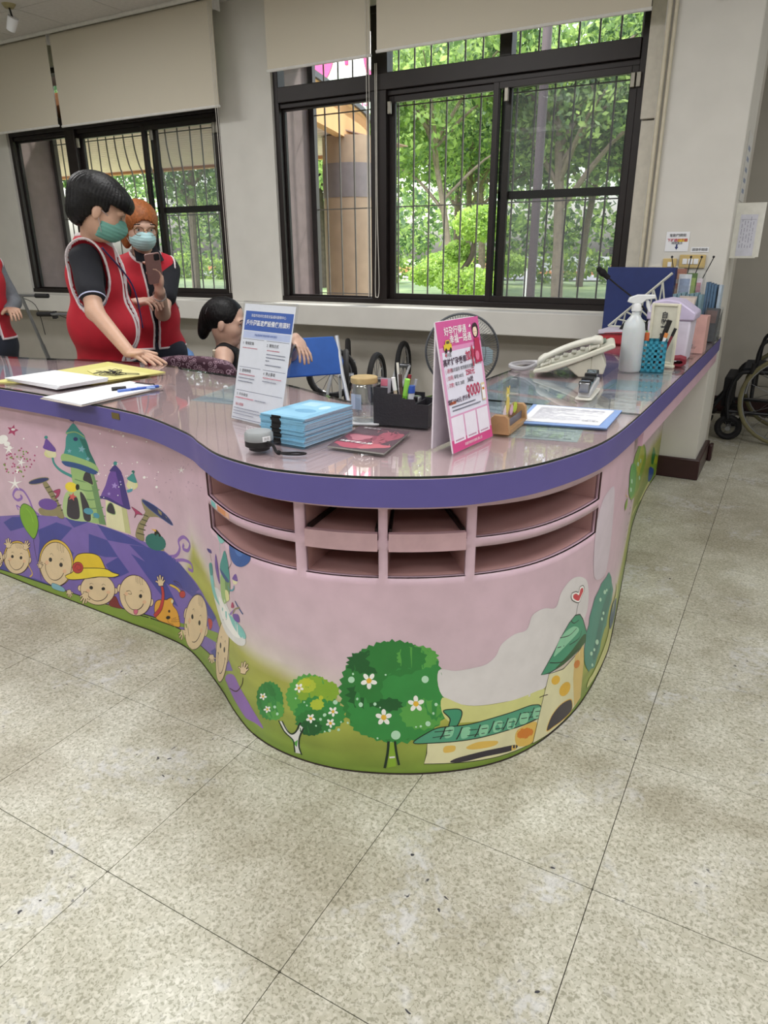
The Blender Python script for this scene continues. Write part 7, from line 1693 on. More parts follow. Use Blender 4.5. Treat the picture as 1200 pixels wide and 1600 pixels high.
brochure('leaflet_fan','dark grey leaflets slumped in the rightmost clear rack',-.345,3.86,ZC+.004,.06,.16,.03,math.radians(-10),math.radians(-12),'#4a4c50','#6c5a58')
brochure('brochure','open pale leaflet slanting over the blue-grey leaflets',-.46,3.70,ZC+.10,.09,.13,.003,math.radians(-25),math.radians(-20),'#a89c94','#c2b6ac')
for i,(x,rx_) in enumerate(((-.55,-.03),(-.50,.01),(-.47,.03),(-.43,.045))):
    w=B(); w.bar((0,0,.0),(rx_,0,.12),.0025,5); w.sphere(rx_,0,.125,.006); tag(w.obj('wire_stick',[BLKP],smooth=True),['dark wire stick rising above the brochures, leftmost','dark wire stick above the brochures, second from the left','dark wire stick above the brochures, third from the left','dark wire stick above the brochures, rightmost'][i],'stick',loc=(x,4.035,ZC+.27))

# ================================================================ PEOPLE
import openvdb as vdb
class Field:
    def __init__(s,lo,hi,vx):
        s.lo=np.array(lo,np.float32); s.vx=vx; s.n=np.ceil((np.array(hi)-s.lo)/vx).astype(int)+1
        s.ax=[s.lo[i]+vx*np.arange(s.n[i],dtype=np.float32) for i in range(3)]
        s.D=np.full(s.n,.12,np.float32)
    def copy(s):
        o=object.__new__(Field); o.lo,o.vx,o.n,o.ax=s.lo,s.vx,s.n,s.ax; o.D=s.D.copy(); return o
    def sub(s,c0,c1):
        i0=np.clip(np.floor((np.array(c0)-s.lo)/s.vx).astype(int),0,s.n-1); i1=np.clip(np.ceil((np.array(c1)-s.lo)/s.vx).astype(int)+1,1,s.n)
        sl=tuple(slice(a,b) for a,b in zip(i0,i1)); return sl,[s.ax[k][sl[k]] for k in range(3)]
    def put(s,sl,d,k,op):
        A=s.D[sl]
        if op=='u':
            if k>0: h=np.clip(.5+.5*(A-d)/k,0,1); s.D[sl]=A*(1-h)+d*h-k*h*(1-h)
            else: s.D[sl]=np.minimum(A,d)
        elif op=='s': s.D[sl]=np.maximum(A,-d)
    def cap(s,a,b,r0,r1=None,k=.02,op='u'):
        r1=r0 if r1 is None else r1; a=np.array(a,np.float32); b=np.array(b,np.float32); m=max(r0,r1)+k+.03
        sl,(X,Y,Z)=s.sub(np.minimum(a,b)-m,np.maximum(a,b)+m); X=X[:,None,None]-a[0];Y=Y[None,:,None]-a[1];Z=Z[None,None,:]-a[2]; ab=b-a
        t=np.clip((X*ab[0]+Y*ab[1]+Z*ab[2])/max(ab@ab,1e-9),0,1); d=np.sqrt((X-t*ab[0])**2+(Y-t*ab[1])**2+(Z-t*ab[2])**2)-(r0+(r1-r0)*t); s.put(sl,d,k,op); return s
    def ell(s,c,r,R=None,k=.02,op='u'):
        c=np.array(c,np.float32); m=max(r)+k+.03; sl,(X,Y,Z)=s.sub(c-m,c+m); X=X[:,None,None]-c[0];Y=Y[None,:,None]-c[1];Z=Z[None,None,:]-c[2]
        if R is None: u,v,w=X,Y,Z
        else: u,v,w=[X*R[i][0]+Y*R[i][1]+Z*R[i][2] for i in range(3)]
        k0=np.sqrt((u/r[0])**2+(v/r[1])**2+(w/r[2])**2); k1=np.sqrt((u/r[0]**2)**2+(v/r[1]**2)**2+(w/r[2]**2)**2)+1e-6
        s.put(sl,k0*(k0-1)/k1,k,op); return s
    def grid(s,R,c):
        X=s.ax[0][:,None,None]-c[0];Y=s.ax[1][None,:,None]-c[1];Z=s.ax[2][None,None,:]-c[2]
        return [X*R[i][0]+Y*R[i][1]+Z*R[i][2] for i in range(3)]
    def mesh(s,name,m,parent=None,org=(0,0,0),smooth=True):
        g=vdb.FloatGrid(); g.background=.12; g.copyFromArray(np.ascontiguousarray(s.D)) if True else None
        g.transform=vdb.createLinearTransform(voxelSize=s.vx)
        p,q=g.convertToQuads(isovalue=0.0); p=p+s.lo-np.array(org)
        me=bpy.data.meshes.new(name); nv,nf=len(p),len(q)
        me.vertices.add(nv); me.vertices.foreach_set('co',p.astype(np.float32).ravel()); me.loops.add(nf*4); me.loops.foreach_set('vertex_index',q[:,::-1].astype(np.int32).ravel()); me.polygons.add(nf)
        me.polygons.foreach_set('loop_start',np.arange(nf)*4); me.polygons.foreach_set('use_smooth',[True]*nf); me.materials.append(m); me.update(); me.validate()
        o=bpy.data.objects.new(name,me); COLL.objects.link(o); o.parent=parent; return o
V3=lambda *a: np.array(a,float)
def frame(yaw,pitch=0,roll=0):
    f=V3(math.cos(yaw)*math.cos(pitch),math.sin(yaw)*math.cos(pitch),-math.sin(pitch)); l=V3(-math.sin(yaw),math.cos(yaw),0); u=np.cross(f,l)
    l2=l*math.cos(roll)+u*math.sin(roll); u2=-l*math.sin(roll)+u*math.cos(roll); return np.array([f,l2,u2])
def norm(v): return v/np.linalg.norm(v)
def hand(F,w,d,n,s,curl=.3,k=.006,sc=1.0,spread=.06,thumb=.5):
    d,n,s=norm(d),norm(n),norm(s); R=np.array([d,s,n]); F.ell(w+d*.043*sc,(.050*sc,.040*sc,.017*sc),R,k=.012)
    for i in range(4):
        p=w+d*.082*sc+s*(.029-.0195*i)*sc; dd=norm(d+s*spread*(1.5-i)); L=[.036,.026,.02]; L=[x*(1,1.08,1.0,.8)[i]*sc for x in L]; ang=0; r=.0092*sc*(1,1,1,.9)[i]
        F.cap(p-dd*.02,p,r,r,k=.006)
        for j in range(3):
            ang+=curl*(1,1.2,1)[j]; e=p+(dd*math.cos(ang)+n*math.sin(ang))*L[j]; F.cap(p,e,r,r*.9,k=.003); p=e; r*=.9
    p=w+d*.018*sc+s*.028*sc; t=norm(d*.65+s*.75+n*thumb*.4); F.cap(p,p+t*.042*sc,.013*sc,.0105*sc,k=.01); p=p+t*.042*sc; t=norm(t+d*.35+n*thumb*.5); F.cap(p,p+t*.033*sc,.0105*sc,.0085*sc,k=.003)
def head(F,c,R,sc=1.0,nose=1,ears=True):
    P=lambda f,l,u: c+(R[0]*f+R[1]*l+R[2]*u)*sc
    F.ell(P(-.012,0,.022),(.096*sc,.077*sc,.090*sc),R,k=.02).ell(P(.022,0,-.035),(.066*sc,.062*sc,.078*sc),R,k=.03).ell(P(.045,0,-.093),(.032*sc,.033*sc,.024*sc),R,k=.03)
    for l in (-.04,.04): F.ell(P(.048,l,-.035),(.03*sc,.024*sc,.03*sc),R,k=.02)
    if nose: F.cap(P(.084,0,.008),P(.101,0,-.028),.006*sc,.0105*sc,k=.014); F.ell(P(.090,0,-.034),(.012*sc,.017*sc,.009*sc),R,k=.008)
    F.ell(P(.083,0,-.060),(.010*sc,.022*sc,.006*sc),R,k=.008).ell(P(.081,0,-.070),(.011*sc,.020*sc,.007*sc),R,k=.006)
    for l in (-.033,.033): F.ell(P(.088,l,-.004),(.017*sc,.017*sc,.011*sc),R,k=.008,op='s') if False else None
    F.cap(P(.078,-.04,.016),P(.078,.04,.016),.013*sc,k=.016)
    if ears:
        for l in (-.078,.078): F.ell(P(-.006,l,-.018),(.018*sc,.009*sc,.031*sc),R,k=.006)
SKIN=mat('skin_tan','#c09a84',.5,0,.04,40,sub=.05); SKIN2=mat('skin_light','#c9a592',.5,0,.03,40,sub=.05)
HAIRB=mat('black_hair','#09080a',.5,0,.3,90,spec=.25,bump=.4); HAIRO=mat('copper_hair','#8a5028',.55,0,.25,90,spec=.3,bump=.5)
RED=mat('red_vest_fabric','#b5182c',.75,0,.06,25,bump=.15); NAVY=mat('navy_knit','#14161f',.85,0,.08,60); TRM=mat('white_piping','#d9cfd2',.6); MSK=mat('mint_mask','#92d2c6',.7,0,.03,40); MSKB=mat('pale_blue_mask','#a6ccd0',.7,0,.03,40)
TROU=mat('dark_trousers','#1c2130',.8,0,.06,30); SHOE=mat('dark_shoe','#201d1e',.6); GREYS=mat('grey_knit','#6f737a',.85,0,.08,60); BLKT=mat('black_top','#121115',.8)
EYEW=mat('eye_white','#d8d4cc',.2); EYED=mat('eye_dark','#1c120e',.15); LIP=mat('lip','#a8605a',.45)
def eyes(par,org,c,R,sc=1.0,sides=(-1,1),closed=False):
    for s in sides:
        p=c+(R[0]*.073+R[1]*.032*s+R[2]*(-.002))*sc-org
        b=B(); b.sphere(*p,.0135*sc,n=14,m=10); b.obj('eyeball',[EYEW],par,smooth=True)
        q=c+(R[0]*.0815+R[1]*.033*s+R[2]*(-.003))*sc-org; B().sphere(*q,.0062*sc,n=12,m=8).obj('iris',[EYED],par,smooth=True)
        b=B(); pts=[c+(R[0]*(.0875-.004*abs(t))+R[1]*(.033*s+.017*t)+R[2]*(.007-.004*t*t))*sc-org for t in np.linspace(-1,1,7)]; b.tube([tuple(x) for x in pts],.0022*sc,6); b.obj('eyelid',[EYED],par,smooth=True)
        b=B(); pts=[c+(R[0]*(.0905-.008*abs(t))+R[1]*(.035*s+.021*t)+R[2]*(.026-.005*t*t))*sc-org for t in np.linspace(-1,1,7)]; b.tube([tuple(x) for x in pts],.0026*sc,6); b.obj('eyebrow',[HAIRB],par,smooth=True)
def maskpart(par,org,c,R,m,vx=.0045,sc=1.0,straps=True):
    F=Field(c-.14,c+.14,vx); P=lambda f,l,u: c+(R[0]*f+R[1]*l+R[2]*u)*sc
    F.ell(P(.036,0,-.055),(.078*sc,.068*sc,.062*sc),R,k=0).cap(P(.085,0,-.018),P(.100,0,-.045),.013*sc,.018*sc,k=.025)
    a,b_,u=F.grid(R,c)
    F.D=np.maximum(F.D,.022*sc+.25*np.abs(b_)-a-.02*sc); F.D=np.maximum(F.D,u+.008*sc+.10*np.abs(b_)); F.D=F.D+.0012*np.sin(u*420)
    o=F.mesh('face_mask',m,par,org)
    if straps:
        for s in (-1,1):
            e=P(-.012,.083*s,.0)-org
            for (f,l,h) in ((.052,.058,-.022),(.03,.062,-.085)):
                q=P(f,l*s,h)-org; mid=(q+e)/2+R[1]*s*.006; B().tube([tuple(q),tuple(mid),tuple(e)],.0014,5,sm=3).obj('mask_strap',[TRM],par,smooth=True)
def hairnoise(F,R,c,amp,fr):
    a,b_,u=F.grid(R,c); th=np.arctan2(b_,a); F.D+=amp*(np.sin(th*fr+3*np.sin(u*30))+.6*np.sin(th*fr*2.3+u*60))*.5
def torso(F,J,R,k=.05,infl=0.0,belly=0):
    pe,be,ch,nk=J['pelvis'],J['belly'],J['chest'],J['neck']
    F.ell(pe,(.105+infl,.155+infl,.12+infl),R,k=k).ell(be,(.105+infl+belly,.140+infl+belly*.6,.14+infl),R,k=k).ell(ch,(.100+infl,.155+infl,.15+infl),R,k=k)
    for s in ('R','L'): F.cap(nk-V3(0,0,.03),J['sh'+s]-norm(J['sh'+s]-nk)*.02,.045+infl,.052+infl,k=.04)
def person(name,label,J,yaw,hyaw,hpitch,skin,voxel=.005,vest=True,sleeve=None,shirt=NAVY,build=None,legs='stand',tinf=.016,hroll=0,hands=None,belly=.02,vest_hem=.72,arm_r=(.044,.036,.026),fw=.05,hsc=1.0,armr=1.0):
    R=frame(yaw); RH=frame(hyaw,hpitch,hroll); allp=np.array([v for v in J.values()]); lo=allp.min(0)-.17; hi=allp.max(0)+.17; lo[2]=max(lo[2],-.01) if legs!='sit' else lo[2]
    org=V3(J['pelvis'][0],J['pelvis'][1],0); t=thing(name,label,'person',tuple(org)); hc=J['head']
    F=Field(lo,hi,voxel); torso(F,J,R,infl=-.006,belly=belly); head(F,hc,RH,sc=hsc)
    F.cap(J['neck']-V3(0,0,.02),hc-RH[0]*.02-RH[2]*.06,.052,.048,k=.03)
    for s in ('R','L'):
        F.cap(J['sh'+s],J['el'+s],arm_r[0]+.004,arm_r[1],k=.03).cap(J['el'+s],J['wr'+s],arm_r[1],arm_r[2],k=.02)
        if hands and s in hands: hand(F,J['wr'+s],*hands[s])
        F.cap(J['hip'+s],J['kn'+s],.075,.052,k=.03).cap(J['kn'+s],J['an'+s],.05,.036,k=.03)
    body=F.mesh('body',skin,t,org)
    # shirt
    S=Field(lo,hi,voxel*1.2); torso(S,J,R,infl=.004,belly=belly)
    for s in ('R','L'):
        e=J['el'+s] if sleeve=='long' else J['sh'+s]+(J['el'+s]-J['sh'+s])*(.62 if sleeve!='none' else .0)
        if sleeve!='none':
            S.cap(J['sh'+s],e,arm_r[0]+.020,arm_r[0]+.014 if sleeve!='long' else arm_r[1]+.012,k=.03)
            if sleeve=='long': S.cap(J['el'+s],J['wr'+s],arm_r[1]+.012,arm_r[2]+.010,k=.02)
            elif True:
                # clean cuff: cut the rounded end off
                pass
    a,b_,u=S.grid(R,J['neck']); S.D+= .003*np.sin(u*38+a*30)*np.sin(b_*26+1)
    S.cap(J['neck']-V3(0,0,.012),hc,.060 if shirt is not BLKT else .085,.07,k=0,op='s')
    if shirt is BLKT:
        for s in ('R','L'): S.cap(J['sh'+s]+norm(J['sh'+s]-J['neck'])*.03,J['sh'+s]+norm(J['sh'+s]-J['neck'])*.12-V3(0,0,.03),.062,.09,k=0,op='s')
    S.D=np.maximum(S.D,(J['pelvis'][2]-.06)-S.ax[2][None,None,:]); S.mesh('shirt',shirt,t,org)
    # trousers and shoes
    S=Field(lo,hi,voxel*1.6); S.ell(J['pelvis'],(.118,.168,.12),R,k=.04)
    for s in ('R','L'): S.cap(J['hip'+s],J['kn'+s],.088,.066,k=.03).cap(J['kn'+s],J['an'+s],.064,.052,k=.03)
    S.D=np.maximum(S.D,S.ax[2][None,None,:]-(J['pelvis'][2]+.06)); S.D=np.maximum(S.D,(min(J['anR'][2],J['anL'][2])+.01)-S.ax[2][None,None,:]); S.mesh('trousers',TROU,t,org)
    for s in ('R','L'):
        S=Field(J['an'+s]-.2,J['an'+s]+.24,.007); p=J['an'+s]; S.cap(V3(p[0],p[1],.04)-R[0]*.03,V3(p[0],p[1],.035)+R[0]*.13,.042,.038,k=.02).cap(p,V3(p[0],p[1],.05),.045,.045,k=.02); S.D=np.maximum(S.D,.001-S.ax[2][None,None,:]); S.mesh('shoe',SHOE,t,org)
    if vest:
        T_=Field(lo,hi,voxel); torso(T_,J,R,infl=tinf,belly=belly)
        a,b_,u=T_.grid(R,J['neck']); Z=T_.ax[2][None,None,:]; T_.D+= .004*np.sin(u*24+b_*20)*np.sin(a*18+u*9)
        C=T_.copy(); C.D[:]=.3
        for s in ('R','L'):
            o=norm(J['sh'+s]-J['neck']); o[2]*=.3; q=J['sh'+s]-V3(0,0,.055); C.ell(q+o*.055,(.088*armr,.070*armr,.135*armr),R,k=0)
        C.cap(J['neck']-V3(0,0,.0)+R[0]*.015,J['neck']+V3(0,0,.25),.072,.085,k=0)
        wedge=np.maximum(np.abs(b_)-(.010+fw*np.clip(u+.36,0,1)),-a+.0); wedge=np.maximum(wedge,-(Z-0.2)); C.D=np.minimum(C.D,wedge.astype(np.float32))
        hem=vest_hem-Z
        Vt=T_.copy(); Vt.D=np.maximum(np.maximum(T_.D,-C.D),hem); Vt.mesh('vest',RED,t,org)
        Tr=T_.copy(); Tr.D=np.maximum(np.maximum(T_.D-.0045,-C.D),C.D-.010); Tr.D=np.maximum(Tr.D,hem-.002); Tr.mesh('vest_piping',TRM,t,org)
        H=T_.copy(); H.D=np.maximum(np.maximum(T_.D-.004,-C.D),np.maximum(hem-.002,-(hem+.010))); H.mesh('hem_piping',TRM,t,org)
    return t,org,RH,hc,R
# --- 1: person in red vest leaning on the counter
J=dict(pelvis=V3(-2.90,2.38,.72),belly=V3(-2.845,2.345,.90),chest=V3(-2.835,2.325,1.10),neck=V3(-2.785,2.29,1.265),head=V3(-2.66,2.255,1.400),
 shR=V3(-2.745,2.205,1.19),elR=V3(-2.60,2.10,.985),wrR=V3(-2.375,2.055,.838),shL=V3(-2.96,2.42,1.19),elL=V3(-3.0,2.50,.95),wrL=V3(-2.93,2.44,.80),
 hipR=V3(-2.86,2.30,.68),knR=V3(-2.84,2.32,.38),anR=V3(-2.87,2.30,.07),hipL=V3(-2.95,2.46,.68),knL=V3(-2.93,2.48,.38),anL=V3(-2.97,2.47,.07))
t1,o1,RH,hc,R1=person('person','standing person in a red vest, bowl-cut black hair and mint mask, hand on the counter',J,math.radians(46),math.radians(47),math.radians(24),SKIN,belly=.030,tinf=.032,
  hands={'R':(V3(.95,.02,-.16),V3(0.1,0,-1),V3(.3,.95,.0),.12,.006,1.0,.10,.1),'L':(V3(.8,-.4,-.3),V3(0,0,-1),V3(-.4,-.8,0),.3)},vest_hem=.73,hsc=1.06,armr=1.22)
P=lambda f,l,u: hc+(RH[0]*f+RH[1]*l+RH[2]*u)
H=Field(hc-.19,hc+.19,.0045); H.ell(P(-.020,0,.040),(.128,.105,.100),RH,k=.0).ell(P(-.07,0,-.035),(.062,.082,.07),RH,k=.04).ell(P(.06,0,.05),(.065,.085,.045),RH,k=.03)
a,b_,u=H.grid(RH,hc); H.D=np.maximum(H.D,-np.maximum(np.maximum(.035-a,u-.028+.08*(a-.05)),-.2).astype(np.float32)); H.ell(P(.055,0,-.07),(.11,.12,.085),RH,k=0,op='s'); H.ell(P(.0,-.09,-.03),(.030,.03,.034),RH,k=0,op='s'); H.ell(P(.0,.09,-.03),(.030,.03,.034),RH,k=0,op='s')
hairnoise(H,RH,hc,.0026,46); H.mesh('hair',HAIRB,t1,o1)
for s in (-1,1): B().tube([tuple(P((.088-.004*abs(t))*1.06,(.033*s+.017*t)*1.06,(-.008+.003*t*t)*1.06)-o1) for t in np.linspace(-1,1,7)],.0024,6).obj('closed_eyelid',[EYED],t1,smooth=True); maskpart(t1,o1,hc,RH,MSK,sc=1.06)
F=Field(J['elR']-.16,J['elR']+.2,.004); m_=J['shR']+(J['elR']-J['shR'])*.62; ddir=norm(J['elR']-J['shR'])
B().at(*(m_-o1+ddir*.022)).obj if False else None
b=B(); 
def ring(par,c,ax,r,w_,m,nm,n=28):
    ax=norm(ax); x=norm(np.cross(ax,V3(0,0,1)));y=np.cross(ax,x); b=B(); v=[];f=[]
    for (rr,h) in ((r,-w_/2),(r+.002,-w_/2),(r+.002,w_/2),(r,w_/2)):
        for i in range(n): a=6.2832*i/n; q=c+ax*h+(x*math.cos(a)+y*math.sin(a))*rr; v.append(tuple(q))
    for j in range(4):
        for i in range(n): f.append((j*n+i,j*n+(i+1)%n,((j+1)%4)*n+(i+1)%n,((j+1)%4)*n+i))
    return b.add(v,f).obj(nm,[m],par,smooth=True)
ring(t1,m_-o1+ddir*.042,ddir,.0565,.006,mat('cuff_stripe','#a9aecb',.7),'cuff_stripe')
B().tube([tuple(P(.05,-.02,-.15)-o1),tuple(J['chest']+R1[0]*.155-R1[1]*.03-V3(0,0,.02)-o1),tuple(J['belly']+R1[0]*.17-V3(0,0,.02)-o1)],.004,6,sm=6).obj('lanyard',[mat('purple_lanyard','#3a3060',.6)],t1,smooth=True)
# --- 2: person in red vest with copper hair and glasses
J=dict(pelvis=V3(-3.12,2.90,.72),belly=V3(-3.09,2.87,.88),chest=V3(-3.08,2.86,1.06),neck=V3(-3.05,2.83,1.215),head=V3(-3.00,2.775,1.352),
 shR=V3(-3.175,2.76,1.135),elR=V3(-3.06,2.62,.95),wrR=V3(-2.86,2.57,.985),shL=V3(-3.01,2.95,1.135),elL=V3(-2.90,2.77,.92),wrL=V3(-2.725,2.60,1.045),
 hipR=V3(-3.19,2.85,.68),knR=V3(-3.18,2.84,.38),anR=V3(-3.19,2.86,.07),hipL=V3(-3.05,2.95,.68),knL=V3(-3.04,2.94,.38),anL=V3(-3.05,2.96,.07))
t2,o2,RH,hc,R2=person('person','standing person in an open red vest with copper hair, glasses and mask, holding a phone',J,math.radians(-22),math.radians(-26),math.radians(14),SKIN2,belly=.0,
  hands={'L':(V3(.15,-.10,.95),V3(-.3,-.9,0),V3(-.8,.2,.3),.45,.006,.95,.05,.6),'R':(V3(.9,.1,.2),V3(0,.3,-1),V3(0,.9,.3),.5,.006,.95)},vest_hem=.72,fw=.10,hsc=.98)
P=lambda f,l,u: hc+(RH[0]*f+RH[1]*l+RH[2]*u)
H=Field(hc-.19,hc+.19,.0045); H.ell(P(-.018,0,.028),(.113,.094,.096),RH,k=.0).ell(P(-.03,.062,-.05),(.05,.028,.07),RH,k=.03).ell(P(-.03,-.062,-.05),(.05,.028,.07),RH,k=.03).ell(P(-.07,0,-.06),(.04,.07,.06),RH,k=.03)
a,b_,u=H.grid(RH,hc); H.ell(P(.085,0,-.052),(.085,.068,.098),RH,k=0,op='s'); hairnoise(H,RH,hc,.0028,44); H.mesh('hair',HAIRO,t2,o2); eyes(t2,o2,hc,RH,.98); maskpart(t2,o2,hc,RH,MSKB,sc=.98)
b=B(); GLM=mat('gold_wire','#8a6a3c',.3,.8)
for s in (-1,1): b.tube([tuple(P(.096,.034*s+.025*math.cos(a_),-.006+.021*math.sin(a_))-o2) for a_ in [6.283*i/18 for i in range(18)]],.0015,5,closed=True); b.tube([tuple(P(.094,.058*s,.002)-o2),tuple(P(.04,.078*s,.004)-o2),tuple(P(-.01,.082*s,-.004)-o2)],.0014,5)
b.tube([tuple(P(.098,-.010,-.002)-o2),tuple(P(.100,.0,.001)-o2),tuple(P(.098,.010,-.002)-o2)],.0015,5); b.obj('glasses',[GLM],t2,smooth=True)
c_=J['neck']-o2
for s in (-1,1): B().add([tuple(c_+R2[0]*.045+R2[1]*.012*s+V3(0,0,.035)),tuple(c_+R2[0]*.02+R2[1]*.062*s+V3(0,0,.045)),tuple(c_+R2[0]*.075+R2[1]*.075*s-V3(0,0,.03)),tuple(c_+R2[0]*.088+R2[1]*.02*s-V3(0,0,.045))],[(0,1,2,3) if s<0 else (3,2,1,0)]).obj('collar_flap',[NAVY],t2).modifiers.new('s','SOLIDIFY').thickness=.005
B().cbox(*(tuple(J['chest']-o2+R2[0]*.112+V3(0,0,.02))),.006,.006,.006).obj('button',[WH],t2)
ring(t2,J['wrL']-o2+V3(0,-.005,-.02),norm(J['wrL']-J['elL']),.030,.010,mat('silver_watch','#b9b9c0',.2,.9),'watch')
def phone_(label,c,yaw,tilt,roll,col,cat='phone'):
    t=thing('smartphone',label,cat,tuple(c)); t.rotation_euler=(tilt,roll,yaw)
    B().rbox(-.036,.036,-.075,.075,-.004,.004,.010).obj('case',[mat('ph_'+col[1:],col,.35)],t,bev=.0015); B().rbox(-.033,.033,-.072,.072,.004,.0046,.008).obj('screen',[mat('dark_screen','#15171c',.1)],t)
    B().rbox(-.032,-.006,.040,.070,-.006,-.004,.006).obj('camera_bump',[mat('camera_black','#26262a',.2)],t); return t
phone_('pinkish brown smartphone held up by the person with copper hair',V3(-2.69,2.545,1.15),math.radians(240),math.radians(68),math.radians(8),'#8a6a66')
# --- 3: seated woman
J=dict(pelvis=V3(-2.60,2.95,.40),belly=V3(-2.585,2.93,.53),chest=V3(-2.57,2.91,.645),neck=V3(-2.565,2.885,.772),head=V3(-2.512,2.83,.892),
 shR=V3(-2.50,2.77,.725),elR=V3(-2.38,2.62,.56),wrR=V3(-2.14,2.66,.66),shL=V3(-2.55,3.02,.715),elL=V3(-2.24,2.99,.72),wrL=V3(-2.065,2.80,.835),
 hipR=V3(-2.55,2.88,.37),knR=V3(-2.20,2.74,.40),anR=V3(-2.22,2.75,.07),hipL=V3(-2.58,3.02,.37),knL=V3(-2.22,2.92,.40),anL=V3(-2.24,2.95,.07))
t3,o3,RH,hc,R3=person('person','seated woman in a black sleeveless top with black hair clipped back, looking at her phone',J,math.radians(26),math.radians(24),math.radians(12),SKIN2,vest=False,shirt=BLKT,sleeve='none',belly=-.012,legs='sit',
  hands={'R':(V3(.8,.15,.35),V3(-.3,.2,.9),V3(-.2,.9,-.2),.35,.006,.92,.04,.8),'L':(V3(.70,-.30,-.55),V3(-.5,.1,-.6),V3(-.3,-.8,.2),.22,.006,.95,.10,.5)},arm_r=(.038,.031,.022),hsc=.98)
P=lambda f,l,u: hc+(RH[0]*f+RH[1]*l+RH[2]*u)
H=Field(hc-.2,hc+.17,.0045); H.ell(P(-.022,0,.026),(.104,.084,.092),RH,k=.0).ell(P(-.095,0,.0),(.045,.05,.055),RH,k=.03).ell(P(-.115,0,-.06),(.03,.045,.06),RH,k=.03)
H.ell(P(.100,0,-.03),(.078,.09,.125),RH,k=0,op='s'); 
for s in (-1,1): H.ell(P(.03,.08*s,-.06),(.07,.05,.058),RH,k=0,op='s')
hairnoise(H,RH,hc,.002,44); H.mesh('hair',HAIRB,t3,o3); eyes(t3,o3,hc,RH,.97)
B().sphere(*(P(.0855,0,-.0625)-o3),.0001).obj if False else None
b=B(); b.tube([tuple(P(.088-.012*abs(t),.021*t,-.063)-o3) for t in np.linspace(-1,1,7)],.0042,6); b.obj('lips',[LIP],t3,smooth=True)
b=B(); b.tube([tuple(P(-.07,-.045,.075)-o3),tuple(P(-.09,-.055,.05)-o3),tuple(P(-.095,-.058,.02)-o3)],.004,6,sm=3); b.obj('hair_clip',[mat('silver_clip_metal','#b0aeb4',.3,.7)],t3,smooth=True)
B().tube([tuple(J['shR']-o3+V3(-.03,-.035,.03)),tuple(J['chest']-o3+V3(.02,-.15,.0)),tuple(J['belly']-o3+V3(.03,-.145,-.02))],.009,6,sm=5).obj('bag_strap',[mat('cream_strap','#c9c0ac',.7)],t3,smooth=True)
ring(t3,J['elR']-o3+(J['wrR']-J['elR'])*.05,norm(J['wrR']-J['elR']),.030,.03,BLKF,'elbow_band')
phone_('dark smartphone in the hands of the seated woman',V3(-2.035,2.70,.745),math.radians(-60),math.radians(65),0,'#4a4a50')
# --- 4: person cut by the left edge
J=dict(pelvis=V3(-4.270,2.66,.70),belly=V3(-4.270,2.65,.87),chest=V3(-4.260,2.64,1.05),neck=V3(-4.250,2.63,1.22),head=V3(-4.210,2.61,1.37),
 shR=V3(-4.170,2.49,1.16),elR=V3(-4.075,2.52,.985),wrR=V3(-4.220,2.45,.92),shL=V3(-4.340,2.80,1.15),elL=V3(-4.290,2.86,.93),wrL=V3(-4.170,2.75,.9),
 hipR=V3(-4.230,2.58,.66),knR=V3(-4.230,2.58,.38),anR=V3(-4.230,2.58,.07),hipL=V3(-4.300,2.74,.66),knL=V3(-4.300,2.74,.38),anL=V3(-4.300,2.74,.07))
t4,o4,RH,hc,R4=person('person','person in a grey long-sleeved top and red vest, cut off by the left picture edge',J,math.radians(10),math.radians(10),math.radians(10),SKIN,voxel=.006,sleeve='long',shirt=GREYS,belly=-.01,
  hands={'R':(V3(-.8,.1,.1),V3(0,0,-1),V3(0,.9,0),.4),'L':(V3(.8,-.3,0),V3(0,0,-1),V3(0,-.9,0),.4)},vest_hem=.73)
P=lambda f,l,u: hc+(RH[0]*f+RH[1]*l+RH[2]*u)
H=Field(hc-.17,hc+.17,.006); H.ell(P(-.02,0,.03),(.112,.094,.094),RH,k=0).ell(P(-.06,0,-.03),(.05,.07,.06),RH,k=.03); H.ell(P(.09,0,-.05),(.085,.11,.1),RH,k=0,op='s'); hairnoise(H,RH,hc,.003,26); H.mesh('hair',HAIRB,t4,o4); eyes(t4,o4,hc,RH)
for k in range(3): B().at(*(J['belly']-o4+R4[0]*.0+V3(.02+.03*k,-.163+.006*k,-.06+.08*(k%2)))).box(-.004,.004,-.003,.003,-.03,.03).obj('reflective_dash',[mat('pale_pink_reflective','#d8a8a8',.4)],t4)

# ================================================================ FURNITURE AND WALL THINGS
BLUP=mat('blue_plastic','#2c62b8',.45,0,.04); WMET=mat('white_metal_tube','#cfd2d6',.35,.2); RUBB=mat('rubber_black','#161517',.8); STL=mat('brushed_steel','#8f9196',.3,.8); ORG=mat('orange_plastic','#d07a2c',.45)
